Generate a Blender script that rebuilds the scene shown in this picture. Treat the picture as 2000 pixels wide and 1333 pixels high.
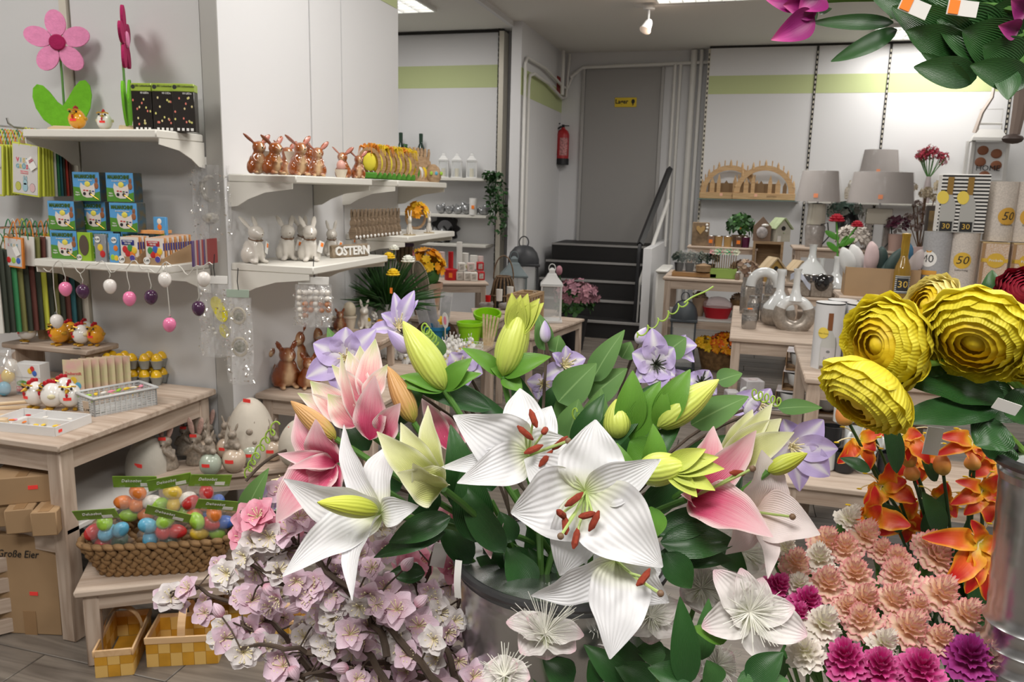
import bpy, math, random
from mathutils import Matrix, Vector, Euler
for _o in list(bpy.data.objects): bpy.data.objects.remove(_o)
SC = bpy.context.scene
COL = SC.collection
PI = math.pi
R_ = math.radians
# ---------------------------------------------------------------- camera
CAM = Vector((0, 0, 1.4)); FPX = 1540.0
_p, _r, _y = R_(10.7), R_(1.4), R_(16.0)
_f0 = Vector((-math.sin(_y), math.cos(_y), 0)); _r0 = Vector((math.cos(_y), math.sin(_y), 0)); _u0 = Vector((0, 0, 1))
CF = _f0*math.cos(_p) - _u0*math.sin(_p); _u1 = _u0*math.cos(_p) + _f0*math.sin(_p)
CR = _r0*math.cos(_r) + _u1*math.sin(_r); CU = _u1*math.cos(_r) - _r0*math.sin(_r)
cd = bpy.data.cameras.new('camera'); cam = bpy.data.objects.new('camera', cd); COL.objects.link(cam)
cam.matrix_world = Matrix(((CR.x, CU.x, -CF.x, 0), (CR.y, CU.y, -CF.y, 0), (CR.z, CU.z, -CF.z, 1.4), (0, 0, 0, 1)))
cd.sensor_width = 36; cd.lens = FPX*36/2000; cd.clip_start = .02
cd.dof.use_dof = True; cd.dof.focus_distance = .95; cd.dof.aperture_fstop = 20
SC.camera = cam
# ---------------------------------------------------------------- world, lights, exposure
w = bpy.data.worlds.new('world'); SC.world = w; w.use_nodes = True
w.node_tree.nodes['Background'].inputs[0].default_value = (.93, .96, 1, 1)
w.node_tree.nodes['Background'].inputs[1].default_value = .22
SC.view_settings.view_transform = 'Standard'; SC.view_settings.look = 'None'
SC.view_settings.gamma = 1; SC.view_settings.use_curve_mapping = False
SC.view_settings.exposure = -.8
CEIL = 3.0
# fluorescent troffers on the ceiling: (x, y, size x, size y, watts)
TROFFERS = [(-3.1, 6.37, .62, 1.25, 46), (-.2, 6.72, 1.25, .62, 58), (1.68, 8.63, 1.25, .62, 42),
            (-2.6, .9, .62, 1.25, 55), (-.6, 2.6, 1.25, .62, 60), (1.5, 4.2, 1.25, .62, 50),
            (-.3, -.6, 1.25, .62, 112), (1.6, .6, .62, 1.25, 75)]
for _x, _yy, _sx, _sy, _w in TROFFERS:
    l = bpy.data.lights.new('troffer_light', 'AREA'); l.shape = 'RECTANGLE'; l.size = _sx*.92; l.size_y = _sy*.92
    l.energy = _w; l.color = (1, .965, .92)
    o = bpy.data.objects.new('troffer_light', l); COL.objects.link(o); o.location = (_x, _yy, CEIL-.035)
# ---------------------------------------------------------------- helpers: pixels to points in the room
def ray(px, py): return CR*((px-1000)/FPX) - CU*((py-666.5)/FPX) + CF
def at(px, py, d): return CAM + ray(px, py)*d
def P(px, py, z=None, y=None, x=None):
    d = ray(px, py)
    if z is not None: t = (z-1.4)/d.z
    elif y is not None: t = d.y and y/d.y
    else: t = x/d.x
    return CAM + d*t
def dep(p): return (Vector(p)-CAM).dot(CF)
def mpp(p): return dep(p)/FPX          # metres per pixel there
# ---------------------------------------------------------------- materials
MATS = {}
def mat(name, col, rough=.55, metal=0, noise=None, bump=None, trans=0, alpha=1, emit=0, sss=0, coat=0, col2=None, sheen=0, ior=1.45):
    if name in MATS: return MATS[name]
    m = bpy.data.materials.new(name); m.use_nodes = True; MATS[name] = m
    nt = m.node_tree; b = nt.nodes['Principled BSDF']; I = b.inputs
    c = (*col, 1); I['Base Color'].default_value = c; I['Roughness'].default_value = rough; I['Metallic'].default_value = metal
    I['IOR'].default_value = ior
    if trans: I['Transmission Weight'].default_value = trans
    if alpha < 1: I['Alpha'].default_value = alpha
    if coat: I['Coat Weight'].default_value = coat; I['Coat Roughness'].default_value = .08
    if sheen: I['Sheen Weight'].default_value = sheen
    if sss: I['Subsurface Weight'].default_value = sss; I['Subsurface Radius'].default_value = (.01, .006, .004); I['Subsurface Scale'].default_value = .5
    if emit: I['Emission Color'].default_value = c; I['Emission Strength'].default_value = emit
    if noise or bump:
        tc = nt.nodes.new('ShaderNodeTexCoord')
    if noise:
        sc, amt = noise[:2]; st = noise[2] if len(noise) > 2 else (1, 1, 1)
        mp = nt.nodes.new('ShaderNodeMapping'); mp.inputs['Scale'].default_value = st
        n = nt.nodes.new('ShaderNodeTexNoise'); n.inputs['Scale'].default_value = sc; n.inputs['Detail'].default_value = 5
        rp = nt.nodes.new('ShaderNodeValToRGB'); rp.color_ramp.elements[0].position = .35; rp.color_ramp.elements[1].position = .65
        c2 = col2 or tuple(max(0, k*(1-amt)) for k in col)
        rp.color_ramp.elements[0].color = (*c2, 1); rp.color_ramp.elements[1].color = c
        nt.links.new(tc.outputs['Object'], mp.inputs[0]); nt.links.new(mp.outputs[0], n.inputs['Vector'])
        nt.links.new(n.outputs['Fac'], rp.inputs[0]); nt.links.new(rp.outputs[0], I['Base Color'])
    if bump:
        n2 = nt.nodes.new('ShaderNodeTexNoise'); n2.inputs['Scale'].default_value = bump[0]; n2.inputs['Detail'].default_value = 4
        mp2 = nt.nodes.new('ShaderNodeMapping'); mp2.inputs['Scale'].default_value = bump[2] if len(bump) > 2 else (1, 1, 1)
        bp = nt.nodes.new('ShaderNodeBump'); bp.inputs['Strength'].default_value = bump[1]; bp.inputs['Distance'].default_value = .004
        nt.links.new(tc.outputs['Object'], mp2.inputs[0]); nt.links.new(mp2.outputs[0], n2.inputs['Vector'])
        nt.links.new(n2.outputs['Fac'], bp.inputs['Height']); nt.links.new(bp.outputs[0], I['Normal'])
    return m
def wood(name, c1, c2, rough=.6, sc=1.0, axis='X'):
    if name in MATS: return MATS[name]
    m = bpy.data.materials.new(name); m.use_nodes = True; MATS[name] = m
    nt = m.node_tree; b = nt.nodes['Principled BSDF']; b.inputs['Roughness'].default_value = rough
    tc = nt.nodes.new('ShaderNodeTexCoord'); mp = nt.nodes.new('ShaderNodeMapping')
    s = {'X': (1.2, 14, 14), 'Y': (14, 1.2, 14), 'Z': (14, 14, 1.2)}[axis]
    mp.inputs['Scale'].default_value = tuple(k*sc for k in s)
    oi = nt.nodes.new('ShaderNodeObjectInfo'); ad = nt.nodes.new('ShaderNodeVectorMath'); ad.operation = 'ADD'
    ml = nt.nodes.new('ShaderNodeMath'); ml.operation = 'MULTIPLY'; ml.inputs[1].default_value = 37
    n = nt.nodes.new('ShaderNodeTexNoise'); n.inputs['Scale'].default_value = 2.2; n.inputs['Detail'].default_value = 6; n.inputs['Distortion'].default_value = 1.1
    rp = nt.nodes.new('ShaderNodeValToRGB'); e = rp.color_ramp.elements
    e[0].position = .33; e[0].color = (*c2, 1); e[1].position = .62; e[1].color = (*c1, 1)
    bp = nt.nodes.new('ShaderNodeBump'); bp.inputs['Strength'].default_value = .15; bp.inputs['Distance'].default_value = .003
    L = nt.links.new
    L(tc.outputs['Object'], mp.inputs[0]); L(oi.outputs['Random'], ml.inputs[0]); L(mp.outputs[0], ad.inputs[0]); L(ml.outputs[0], ad.inputs[1])
    L(ad.outputs[0], n.inputs['Vector']); L(n.outputs['Fac'], rp.inputs[0]); L(rp.outputs[0], b.inputs['Base Color'])
    L(n.outputs['Fac'], bp.inputs['Height']); L(bp.outputs[0], b.inputs['Normal'])
    return m
def ramp_mat(name, stops, along='V', rough=.6, streak=None, veins=0, trans=.0, spots=None, edge=None, sss=.0, coat=0, mid=None):
    """coloured along a petal's or leaf's own UV: V from base to tip, U across (0..1)"""
    if name in MATS: return MATS[name]
    m = bpy.data.materials.new(name); m.use_nodes = True; MATS[name] = m
    nt = m.node_tree; b = nt.nodes['Principled BSDF']; L = nt.links.new; N = nt.nodes.new
    b.inputs['Roughness'].default_value = rough
    if coat: b.inputs['Coat Weight'].default_value = coat; b.inputs['Coat Roughness'].default_value = .2
    tc = N('ShaderNodeTexCoord'); sp = N('ShaderNodeSeparateXYZ'); L(tc.outputs['UV'], sp.inputs[0])
    U, V = sp.outputs[0], sp.outputs[1]
    a = N('ShaderNodeMath'); a.operation = 'SUBTRACT'; L(U, a.inputs[0]); a.inputs[1].default_value = .5
    ab = N('ShaderNodeMath'); ab.operation = 'ABSOLUTE'; L(a.outputs[0], ab.inputs[0])
    eu = N('ShaderNodeMath'); eu.operation = 'MULTIPLY'; L(ab.outputs[0], eu.inputs[0]); eu.inputs[1].default_value = 2   # 0 mid, 1 edge
    rp = N('ShaderNodeValToRGB'); e = rp.color_ramp.elements
    while len(e) < len(stops): e.new(.5)
    for k, (p, c) in enumerate(stops): e[k].position = p; e[k].color = (*c, 1)
    fac = V if along == 'V' else eu.outputs[0]
    mp = N('ShaderNodeMapping'); mp.inputs['Scale'].default_value = (26, 2.2, 1); L(tc.outputs['UV'], mp.inputs[0])
    ns = N('ShaderNodeTexNoise'); ns.inputs['Scale'].default_value = 1.0; ns.inputs['Detail'].default_value = 3; L(mp.outputs[0], ns.inputs['Vector'])
    if streak:
        m1 = N('ShaderNodeMath'); m1.operation = 'MULTIPLY_ADD'; L(ns.outputs['Fac'], m1.inputs[0]); m1.inputs[1].default_value = streak; 
        m2 = N('ShaderNodeMath'); m2.operation = 'SUBTRACT'; L(fac, m2.inputs[0]); m2.inputs[1].default_value = streak*.5; L(m2.outputs[0], m1.inputs[2])
        fac = m1.outputs[0]
    L(fac, rp.inputs[0]); c = rp.outputs[0]
    def mix(fac_socket, col, c):
        mx = N('ShaderNodeMix'); mx.data_type = 'RGBA'; L(fac_socket, mx.inputs[0]); L(c, mx.inputs[6]); mx.inputs[7].default_value = (*col, 1); return mx.outputs[2]
    def smooth(s, lo, hi):
        mr = N('ShaderNodeMapRange'); mr.interpolation_type = 'SMOOTHSTEP'; L(s, mr.inputs[0]); mr.inputs[1].default_value = lo; mr.inputs[2].default_value = hi; return mr.outputs[0]
    if edge: c = mix(smooth(eu.outputs[0], edge[1], edge[2]), edge[0], c)
    if mid: c = mix(smooth(eu.outputs[0], mid[1], mid[2]), mid[0], c)
    if spots:
        vo = N('ShaderNodeTexVoronoi'); vo.inputs['Scale'].default_value = spots[1]; L(tc.outputs['UV'], vo.inputs['Vector'])
        s1 = smooth(vo.outputs['Distance'], .22, .12); s2 = smooth(V, spots[2], spots[2]-.25)
        mm = N('ShaderNodeMath'); mm.operation = 'MULTIPLY'; L(s1, mm.inputs[0]); L(s2, mm.inputs[1]); c = mix(mm.outputs[0], spots[0], c)
    L(c, b.inputs['Base Color'])
    bp = N('ShaderNodeBump'); bp.inputs['Strength'].default_value = .35 if veins else .15; bp.inputs['Distance'].default_value = .0015
    h = ns.outputs['Fac']
    if veins:
        wv = N('ShaderNodeTexWave'); wv.bands_direction = 'X'; wv.inputs['Scale'].default_value = veins; wv.inputs['Distortion'].default_value = 1.2; L(tc.outputs['UV'], wv.inputs['Vector'])
        h = wv.outputs['Fac']
    L(h, bp.inputs['Height']); L(bp.outputs[0], b.inputs['Normal'])
    if trans:
        tr = N('ShaderNodeBsdfTranslucent'); L(c, tr.inputs[0]); mx = N('ShaderNodeMixShader'); mx.inputs[0].default_value = trans
        L(b.outputs[0], mx.inputs[1]); L(tr.outputs[0], mx.inputs[2]); L(mx.outputs[0], nt.nodes['Material Output'].inputs[0])
    return m
# ---------------------------------------------------------------- mesh builder
class B:
    def __init__(s): s.v = []; s.f = []; s.uv = []; s.m = []; s.mi = 0
    def add(s, vs, fs, uv=None, M=None):
        k = len(s.v)
        for v in vs:
            v = Vector(v); s.v.append(M @ v if M else v)
        s.uv += uv or [(0, 0)]*len(vs)
        for f in fs: s.f.append([i+k for i in f]); s.m.append(s.mi)
        return s
    def box(s, c, d, M=None, b=0):
        x, y, z = (k/2 for k in d)
        if b <= 0:
            vs = [(c[0]+a*x, c[1]+e*y, c[2]+g*z) for a in (-1, 1) for e in (-1, 1) for g in (-1, 1)]
            return s.add(vs, [(0, 1, 3, 2), (4, 6, 7, 5), (0, 4, 5, 1), (2, 3, 7, 6), (0, 2, 6, 4), (1, 5, 7, 3)], None, M)
        b = min(b, x*.9, y*.9, z*.9); vs = []; ix = {}
        for a in (-1, 1):
            for e in (-1, 1):
                for g in (-1, 1):
                    for k in range(3):
                        q = [x, y, z]
                        for j in range(3):
                            if j != k: q[j] -= b
                        ix[a, e, g, k] = len(vs); vs.append((c[0]+a*q[0], c[1]+e*q[1], c[2]+g*q[2]))
        fs = []
        for k in range(3):
            i, j = [(1, 2), (2, 0), (0, 1)][k]
            for sg in (-1, 1):
                q = []
                for (p1, p2) in ((-1, -1), (1, -1), (1, 1), (-1, 1)):
                    t = [0, 0, 0]; t[k] = sg; t[i] = p1; t[j] = p2; q.append(ix[(*t, k)])
                fs.append(q if sg > 0 else q[::-1])
            for p1 in (-1, 1):                 # edges along axis k
                for p2 in (-1, 1):
                    t0 = [0, 0, 0]; t0[i] = p1; t0[j] = p2; t1 = list(t0); t0[k] = -1; t1[k] = 1
                    q = [ix[(*t0, i)], ix[(*t1, i)], ix[(*t1, j)], ix[(*t0, j)]]
                    fs.append(q if p1*p2 < 0 else q[::-1])
        for a in (-1, 1):
            for e in (-1, 1):
                for g in (-1, 1):
                    q = [ix[a, e, g, k] for k in range(3)]; fs.append(q if a*e*g > 0 else q[::-1])
        return s.add(vs, fs, None, M)
    def tube(s, pts, r, n=8, caps=True, M=None):
        pts = [Vector(p) for p in pts]; m = len(pts)
        if not hasattr(r, '__len__'): r = [r]*m
        vs = []; uv = []; fs = []; nrm = None
        for i, p in enumerate(pts):
            t = (pts[min(i+1, m-1)]-pts[max(i-1, 0)])
            if t.length < 1e-9: t = Vector((0, 0, 1))
            t.normalize()
            if nrm is None:
                a = Vector((1, 0, 0)) if abs(t.x) < .8 else Vector((0, 1, 0)); nrm = (a - t*a.dot(t)).normalized()
            else:
                nrm = nrm - t*nrm.dot(t); nrm = nrm.normalized() if nrm.length > 1e-6 else t.orthogonal().normalized()
            bn = t.cross(nrm)
            for k in range(n):
                a = 2*PI*k/n; vs.append(p+(nrm*math.cos(a)+bn*math.sin(a))*r[i]); uv.append((k/n, i/max(1, m-1)))
        for i in range(m-1):
            for k in range(n):
                k2 = (k+1) % n; fs.append((i*n+k, i*n+k2, (i+1)*n+k2, (i+1)*n+k))
        if caps: fs.append(tuple(range(n-1, -1, -1))); fs.append(tuple((m-1)*n+k for k in range(n)))
        return s.add(vs, fs, uv, M)
    def lathe(s, prof, n=20, M=None, sy=1):
        vs = []; uv = []; fs = []; m = len(prof)
        for i, (r, z) in enumerate(prof):
            for k in range(n):
                a = 2*PI*k/n; vs.append((r*math.cos(a), sy*r*math.sin(a), z)); uv.append((k/n, i/(m-1)))
        for i in range(m-1):
            for k in range(n):
                k2 = (k+1) % n; fs.append((i*n+k, i*n+k2, (i+1)*n+k2, (i+1)*n+k))
        if prof[0][0] > 1e-5: fs.append(tuple(range(n-1, -1, -1)))
        if prof[-1][0] > 1e-5: fs.append(tuple((m-1)*n+k for k in range(n)))
        return s.add(vs, fs, uv, M)
    def ell(s, c, r, n=14, m=8, M=None, egg=0):
        if not hasattr(r, '__len__'): r = (r, r, r)
        vs = []; uv = []; fs = []
        for i in range(m+1):
            a = PI*i/m; q = math.sin(a); h = -math.cos(a); q *= 1-egg*h
            q = max(q, 1e-4)
            for k in range(n):
                t = 2*PI*k/n; vs.append((c[0]+r[0]*q*math.cos(t), c[1]+r[1]*q*math.sin(t), c[2]+r[2]*h)); uv.append((k/n, i/m))
        for i in range(m):
            for k in range(n):
                k2 = (k+1) % n; fs.append((i*n+k, i*n+k2, (i+1)*n+k2, (i+1)*n+k))
        return s.add(vs, fs, uv, M)
    def prism(s, out, z0, z1, M=None):
        """outline in XY extruded in Z"""
        n = len(out); vs = [(x, y, z0) for x, y in out]+[(x, y, z1) for x, y in out]
        fs = [tuple(range(n-1, -1, -1)), tuple(range(n, 2*n))]+[(k, (k+1) % n, n+(k+1) % n, n+k) for k in range(n)]
        return s.add(vs, fs, None, M)
    def sheet(s, fn, nu, nv, M=None, wrap=False):
        vs = []; uv = []; fs = []
        for j in range(nv+1):
            for i in range(nu+1):
                u, v = i/nu, j/nv; vs.append(fn(u, v)); uv.append((u, v))
        for j in range(nv):
            for i in range(nu):
                a = j*(nu+1)+i; fs.append((a, a+1, a+nu+2, a+nu+1))
        return s.add(vs, fs, uv, M)
    def mesh(s, name='mesh', ang=40, mats=()):
        me = bpy.data.meshes.new(name); me.from_pydata(s.v, [], s.f)
        ul = me.uv_layers.new(name='UVMap'); idx = [0]*len(me.loops); me.loops.foreach_get('vertex_index', idx)
        fl = [0.0]*(2*len(idx))
        for k, i in enumerate(idx): fl[2*k], fl[2*k+1] = s.uv[i]
        ul.data.foreach_set('uv', fl)
        for m in mats: me.materials.append(m)
        if any(s.m): me.polygons.foreach_set('material_index', s.m)
        if ang:
            me.polygons.foreach_set('use_smooth', [True]*len(me.polygons))
            if ang < 180: me.set_sharp_from_angle(angle=R_(ang))
        me.update(); return me
def T4(loc=(0, 0, 0), rot=(0, 0, 0), sc=1):
    if not hasattr(sc, '__len__'): sc = (sc, sc, sc)
    return Matrix.LocRotScale(Vector(loc), Euler(rot), Vector(sc))
# ---------------------------------------------------------------- objects
def _obj(name, data, loc=(0, 0, 0), rot=(0, 0, 0), sc=1):
    o = bpy.data.objects.new(name, data); COL.objects.link(o); o.location = loc
    if isinstance(rot, Matrix): o.rotation_euler = rot.to_euler()
    else: o.rotation_euler = rot
    o.scale = sc if hasattr(sc, '__len__') else (sc, sc, sc)
    return o
def tag(o, label=None, cat=None, group=None, kind=None):
    if label: o['label'] = label
    if cat: o['category'] = cat
    if group: o['group'] = group
    if kind: o['kind'] = kind
    return o
def thing(name, label, cat, loc=(0, 0, 0), rot=(0, 0, 0), sc=1, group=None, kind=None):
    return tag(_obj(name, None, loc, rot, sc), label, cat, group, kind)
def _mesh(b, m, ang=40):
    if isinstance(b, B): b = b.mesh('mesh', ang)
    if m is not None and not len(b.materials):
        for k in (m if isinstance(m, (list, tuple)) else [m]): b.materials.append(k)
    return b
def part(par, name, b, m=None, loc=(0, 0, 0), rot=(0, 0, 0), sc=1, label=None, ang=40, kind=None):
    o = _obj(name, _mesh(b, m, ang), loc, rot, sc); o.parent = par
    return tag(o, label, None, None, kind)
def solo(name, label, cat, b, m=None, loc=(0, 0, 0), rot=(0, 0, 0), sc=1, group=None, kind=None, ang=40):
    return tag(_obj(name, _mesh(b, m, ang), loc, rot, sc), label, cat, group, kind)
def dup(root, loc, rot=None, label=None, sc=None, group=None):
    def cp(o, par):
        c = o.copy(); COL.objects.link(c); c.parent = par
        for ch in KIDS.get(o.name, None) or [k for k in o.children]: cp(ch, c)
        return c
    r = cp(root, None); r.location = loc
    if rot is not None: r.rotation_euler = rot
    if sc is not None: r.scale = sc if hasattr(sc, '__len__') else (sc, sc, sc)
    if label: r['label'] = label
    if group: r['group'] = group
    return r
KIDS = {}
def struct(name, b, m, loc=(0, 0, 0), rot=(0, 0, 0), label=None, cat=None, ang=40):
    return tag(_obj(name, _mesh(b, m, ang), loc, rot), label, cat, None, 'structure')
def text(body, size, ext=.0006, align='CENTER', bold=0, shear=0, sx=1):
    c = bpy.data.curves.new('lettering', 'FONT'); c.body = body; c.size = size; c.extrude = ext; c.align_x = align; c.align_y = 'CENTER'
    c.offset = bold; c.shear = shear; c.resolution_u = 2; c.space_character = 1
    o = bpy.data.objects.new('lettering', c); me = bpy.data.meshes.new_from_object(o)
    bpy.data.objects.remove(o); bpy.data.curves.remove(c)
    if sx != 1: me.transform(Matrix.Diagonal((sx, 1, 1, 1)))
    return me
FACE = (PI/2, 0, 0)       # text laid on a face that looks towards -Y
def letter(par, body, size, m, loc, rot=FACE, **k):
    return part(par, 'lettering', text(body, size, **k), m, loc, rot)
def polar(r, a): return (r*math.cos(a), r*math.sin(a))
rnd = random.Random(7)
# common colours
ORD = ('first', 'second', 'third', 'fourth', 'fifth', 'sixth', 'seventh', 'eighth', 'ninth', 'tenth', 'eleventh', 'twelfth', 'thirteenth', 'fourteenth', 'fifteenth', 'sixteenth')
WHITE = mat('white_paint', (.80, .80, .79), .5)
SHELFW = mat('shelf_cream', (.74, .72, .66), .45)
BLACK = mat('black_plastic', (.012, .012, .014), .4)
WASH = wood('whitewashed_pine', (.56, .455, .37), (.39, .29, .22), .65)
WASHZ = wood('whitewashed_pine_upright', (.56, .455, .37), (.39, .29, .22), .65, 1, 'Z')
WASHY = wood('whitewashed_pine_depth', (.56, .455, .37), (.39, .29, .22), .65, 1, 'Y')
CARD = mat('brown_cardboard', (.40, .26, .14), .8, noise=(6, .12))
REDTAG = mat('neon_red_sticker', (.95, .06, .05), .6)
ORTAG = mat('neon_orange_sticker', (1, .26, .03), .6)
GLASS = mat('clear_glass', (1, 1, 1), .03, trans=1, ior=1.3)
INK = mat('black_ink', (.02, .02, .02), .6)
PAPER = mat('white_card', (.82, .81, .78), .6)
def film(name='clear_film', a=.16): return mat(name, (.95, .95, .95), .12, alpha=a)
# ================================================================ figurine bodies (each one fused surface)
def fuse(b, vox, it=3, ang=180):
    me = b.mesh('figure', 0); o = bpy.data.objects.new('tmp', me); COL.objects.link(o)
    r = o.modifiers.new('r', 'REMESH'); r.mode = 'VOXEL'; r.voxel_size = vox; r.use_smooth_shade = True
    s = o.modifiers.new('s', 'SMOOTH'); s.iterations = it; s.factor = .5
    dg = bpy.context.evaluated_depsgraph_get(); out = bpy.data.meshes.new_from_object(o.evaluated_get(dg))
    bpy.data.objects.remove(o); bpy.data.meshes.remove(me)
    out.polygons.foreach_set('use_smooth', [True]*len(out.polygons)); return out
def V3(*a): return Vector(a)
def lens(b, base, d, L, w, t, side):
    """flat leaf-shaped solid (an ear): from base along d, width along side"""
    d = Vector(d).normalized(); side = Vector(side); side = (side-d*side.dot(d)).normalized(); n = d.cross(side)
    b.ell((0, 0, 0), (w/2, t/2, L/2), 10, 8, Matrix((( side.x, n.x, d.x, base[0]+d.x*L/2), (side.y, n.y, d.y, base[1]+d.y*L/2), (side.z, n.z, d.z, base[2]+d.z*L/2), (0, 0, 0, 1))))
# faces -Y, 1 unit tall (head top about .78, ears above)
def rabbit(ears='back', fat=1.0, arms=True):
    b = B()
    b.ell((0, .05, .24), (.19*fat, .23*fat, .25), 16, 10); b.ell((0, -.03, .36), (.15*fat, .16*fat, .2), 14, 8)
    b.ell((0, -.08, .6), (.15, .18, .145), 16, 10); b.ell((0, -.2, .57), (.08, .1, .075), 10, 6)
    for s in (-1, 1):
        b.ell((s*.15*fat, .04, .16), (.09, .17, .16), 12, 8); b.ell((s*.12, -.17, .035), (.06, .13, .04), 10, 6)
        if arms: b.tube([(s*.12, -.05, .4), (s*.1, -.15, .28), (s*.06, -.2, .3)], [.055, .05, .045], 8)
        else: b.tube([(s*.07, -.12, .36), (s*.07, -.17, .03)], [.06, .045], 8)
        if ears == 'back': lens(b, (s*.07, -.02, .66), (s*.25, .75, .72), .4, .13, .05, (1, 0, 0))
        elif ears == 'small': lens(b, (s*.09, -.04, .68), (s*.5, .1, 1), .2, .11, .06, (1, 0, 0))
        elif ears == 'up': lens(b, (s*.06, -.03, .68), (s*.25, .12, 1), .33, .11, .05, (1, 0, 0))
        else: lens(b, (s*.08, -.03, .68), (s*.75, .25, .7), .34, .15, .06, (-.7, 0, .7))
    b.ell((0, .3, .12), .07, 10, 6)
    return b
M_RAB_BACK = fuse(rabbit('back', 1, False), .022)
M_RAB_UP = fuse(rabbit('up', 1, False), .022)
M_RAB_WIDE = fuse(rabbit('wide', 1.05, True), .022)
M_SQUIRREL = fuse(rabbit('small', 1.2, True), .022)
M_TINY = fuse(rabbit('up', 1.0, False), .04, 2)
def bust():
    b = B()
    b.lathe([(.0, 0), (.2, 0), (.21, .04), (.17, .2), (.11, .36), (.07, .45), (0, .46)], 16)
    b.ell((0, -.02, .5), (.12, .13, .1), 14, 8); b.ell((0, -.12, .47), (.06, .06, .05), 10, 6)
    for s in (-1, 1): b.tube([(s*.13, -.02, .36), (s*.17, -.1, .22), (s*.05, -.16, .36), (s*.03, -.15, .4)], [.05, .055, .045, .04], 8)
    return b
M_BUST = fuse(bust(), .02)
def egg_rabbit():
    b = B()
    b.ell((0, 0, 0), (.1, .1, .13), 12, 8); b.ell((0, -.03, .15), (.075, .08, .07), 12, 8)
    for s in (-1, 1):
        lens(b, (s*.03, 0, .18), (s*.35, .1, 1), .17, .055, .03, (1, 0, 0)); b.ell((s*.09, -.04, -.04), (.05, .07, .05), 8, 6)
    return b
M_EGGRAB = fuse(egg_rabbit(), .014, 2)
def owl_b():
    b = B()
    b.ell((0, 0, .36), (.24, .2, .36), 16, 10); b.ell((0, -.02, .74), (.2, .18, .19), 16, 10)
    for s in (-1, 1): b.ell((s*.22, .04, .36), (.07, .16, .3), 10, 8); b.ell((s*.12, -.02, .9), (.05, .05, .06), 8, 6)
    return b
M_OWL = fuse(owl_b(), .025)
def stone_hand():
    b = B(); b.ell((0, 0, .3), (.36, .3, .3), 14, 8); b.ell((.2, -.1, .5), (.2, .2, .2), 12, 8); b.ell((-.22, -.06, .42), (.2, .2, .22), 12, 8); b.ell((.3, -.1, .66), (.07, .06, .12), 8, 6); return b
M_STONE = fuse(stone_hand(), .035)
EYE = mat('eye_black', (.01, .008, .008), .2)
def fur(name, back, belly, rough=.12):
    """glazed ceramic: brown back and ears running into a cream belly, by the figure's own coordinates"""
    if name in MATS: return MATS[name]
    m = bpy.data.materials.new(name); m.use_nodes = True; MATS[name] = m; nt = m.node_tree; b = nt.nodes['Principled BSDF']; N = nt.nodes.new; L = nt.links.new
    b.inputs['Roughness'].default_value = rough; b.inputs['Coat Weight'].default_value = .6; b.inputs['Coat Roughness'].default_value = .05
    tc = N('ShaderNodeTexCoord'); sp = N('ShaderNodeSeparateXYZ'); L(tc.outputs['Object'], sp.inputs[0])
    ax = N('ShaderNodeMath'); ax.operation = 'ABSOLUTE'; L(sp.outputs[0], ax.inputs[0])
    k = N('ShaderNodeMath'); k.operation = 'MULTIPLY_ADD'; L(ax.outputs[0], k.inputs[0]); k.inputs[1].default_value = 1.6; L(sp.outputs[1], k.inputs[2])
    hz = N('ShaderNodeMath'); hz.operation = 'MULTIPLY_ADD'; L(sp.outputs[2], hz.inputs[0]); hz.inputs[1].default_value = .32; L(k.outputs[0], hz.inputs[2])
    n = N('ShaderNodeTexNoise'); n.inputs['Scale'].default_value = 5; L(tc.outputs['Object'], n.inputs['Vector'])
    a = N('ShaderNodeMath'); a.operation = 'MULTIPLY_ADD'; L(n.outputs['Fac'], a.inputs[0]); a.inputs[1].default_value = .15; L(hz.outputs[0], a.inputs[2])
    rp = N('ShaderNodeValToRGB'); e = rp.color_ramp.elements; e[0].position = -.0; e[0].color = (*belly, 1); e[1].position = .22; e[1].color = (*back, 1)
    e2 = e.new(.1); e2.color = (*[(x*.35+y*.65) for x, y in zip(belly, back)], 1)
    L(a.outputs[0], rp.inputs[0]); L(rp.outputs[0], b.inputs['Base Color']); return m
BROWNF = fur('brown_glaze', (.29, .07, .01), (.70, .48, .27)); DBROWNF = fur('dark_brown_glaze', (.22, .048, .008), (.60, .40, .23))
CREAMC = mat('cream_ceramic', (.66, .62, .56), .15, coat=.4, bump=(14, .1))
WHITEC = mat('white_ceramic', (.76, .74, .71), .12, coat=.5)
def eyes(par, y=-.18, x=.075, z=.63, r=.02):
    for s in (-1, 1): part(par, 'eye', B().ell((s*x, y, z), r, 8, 5), EYE)
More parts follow.
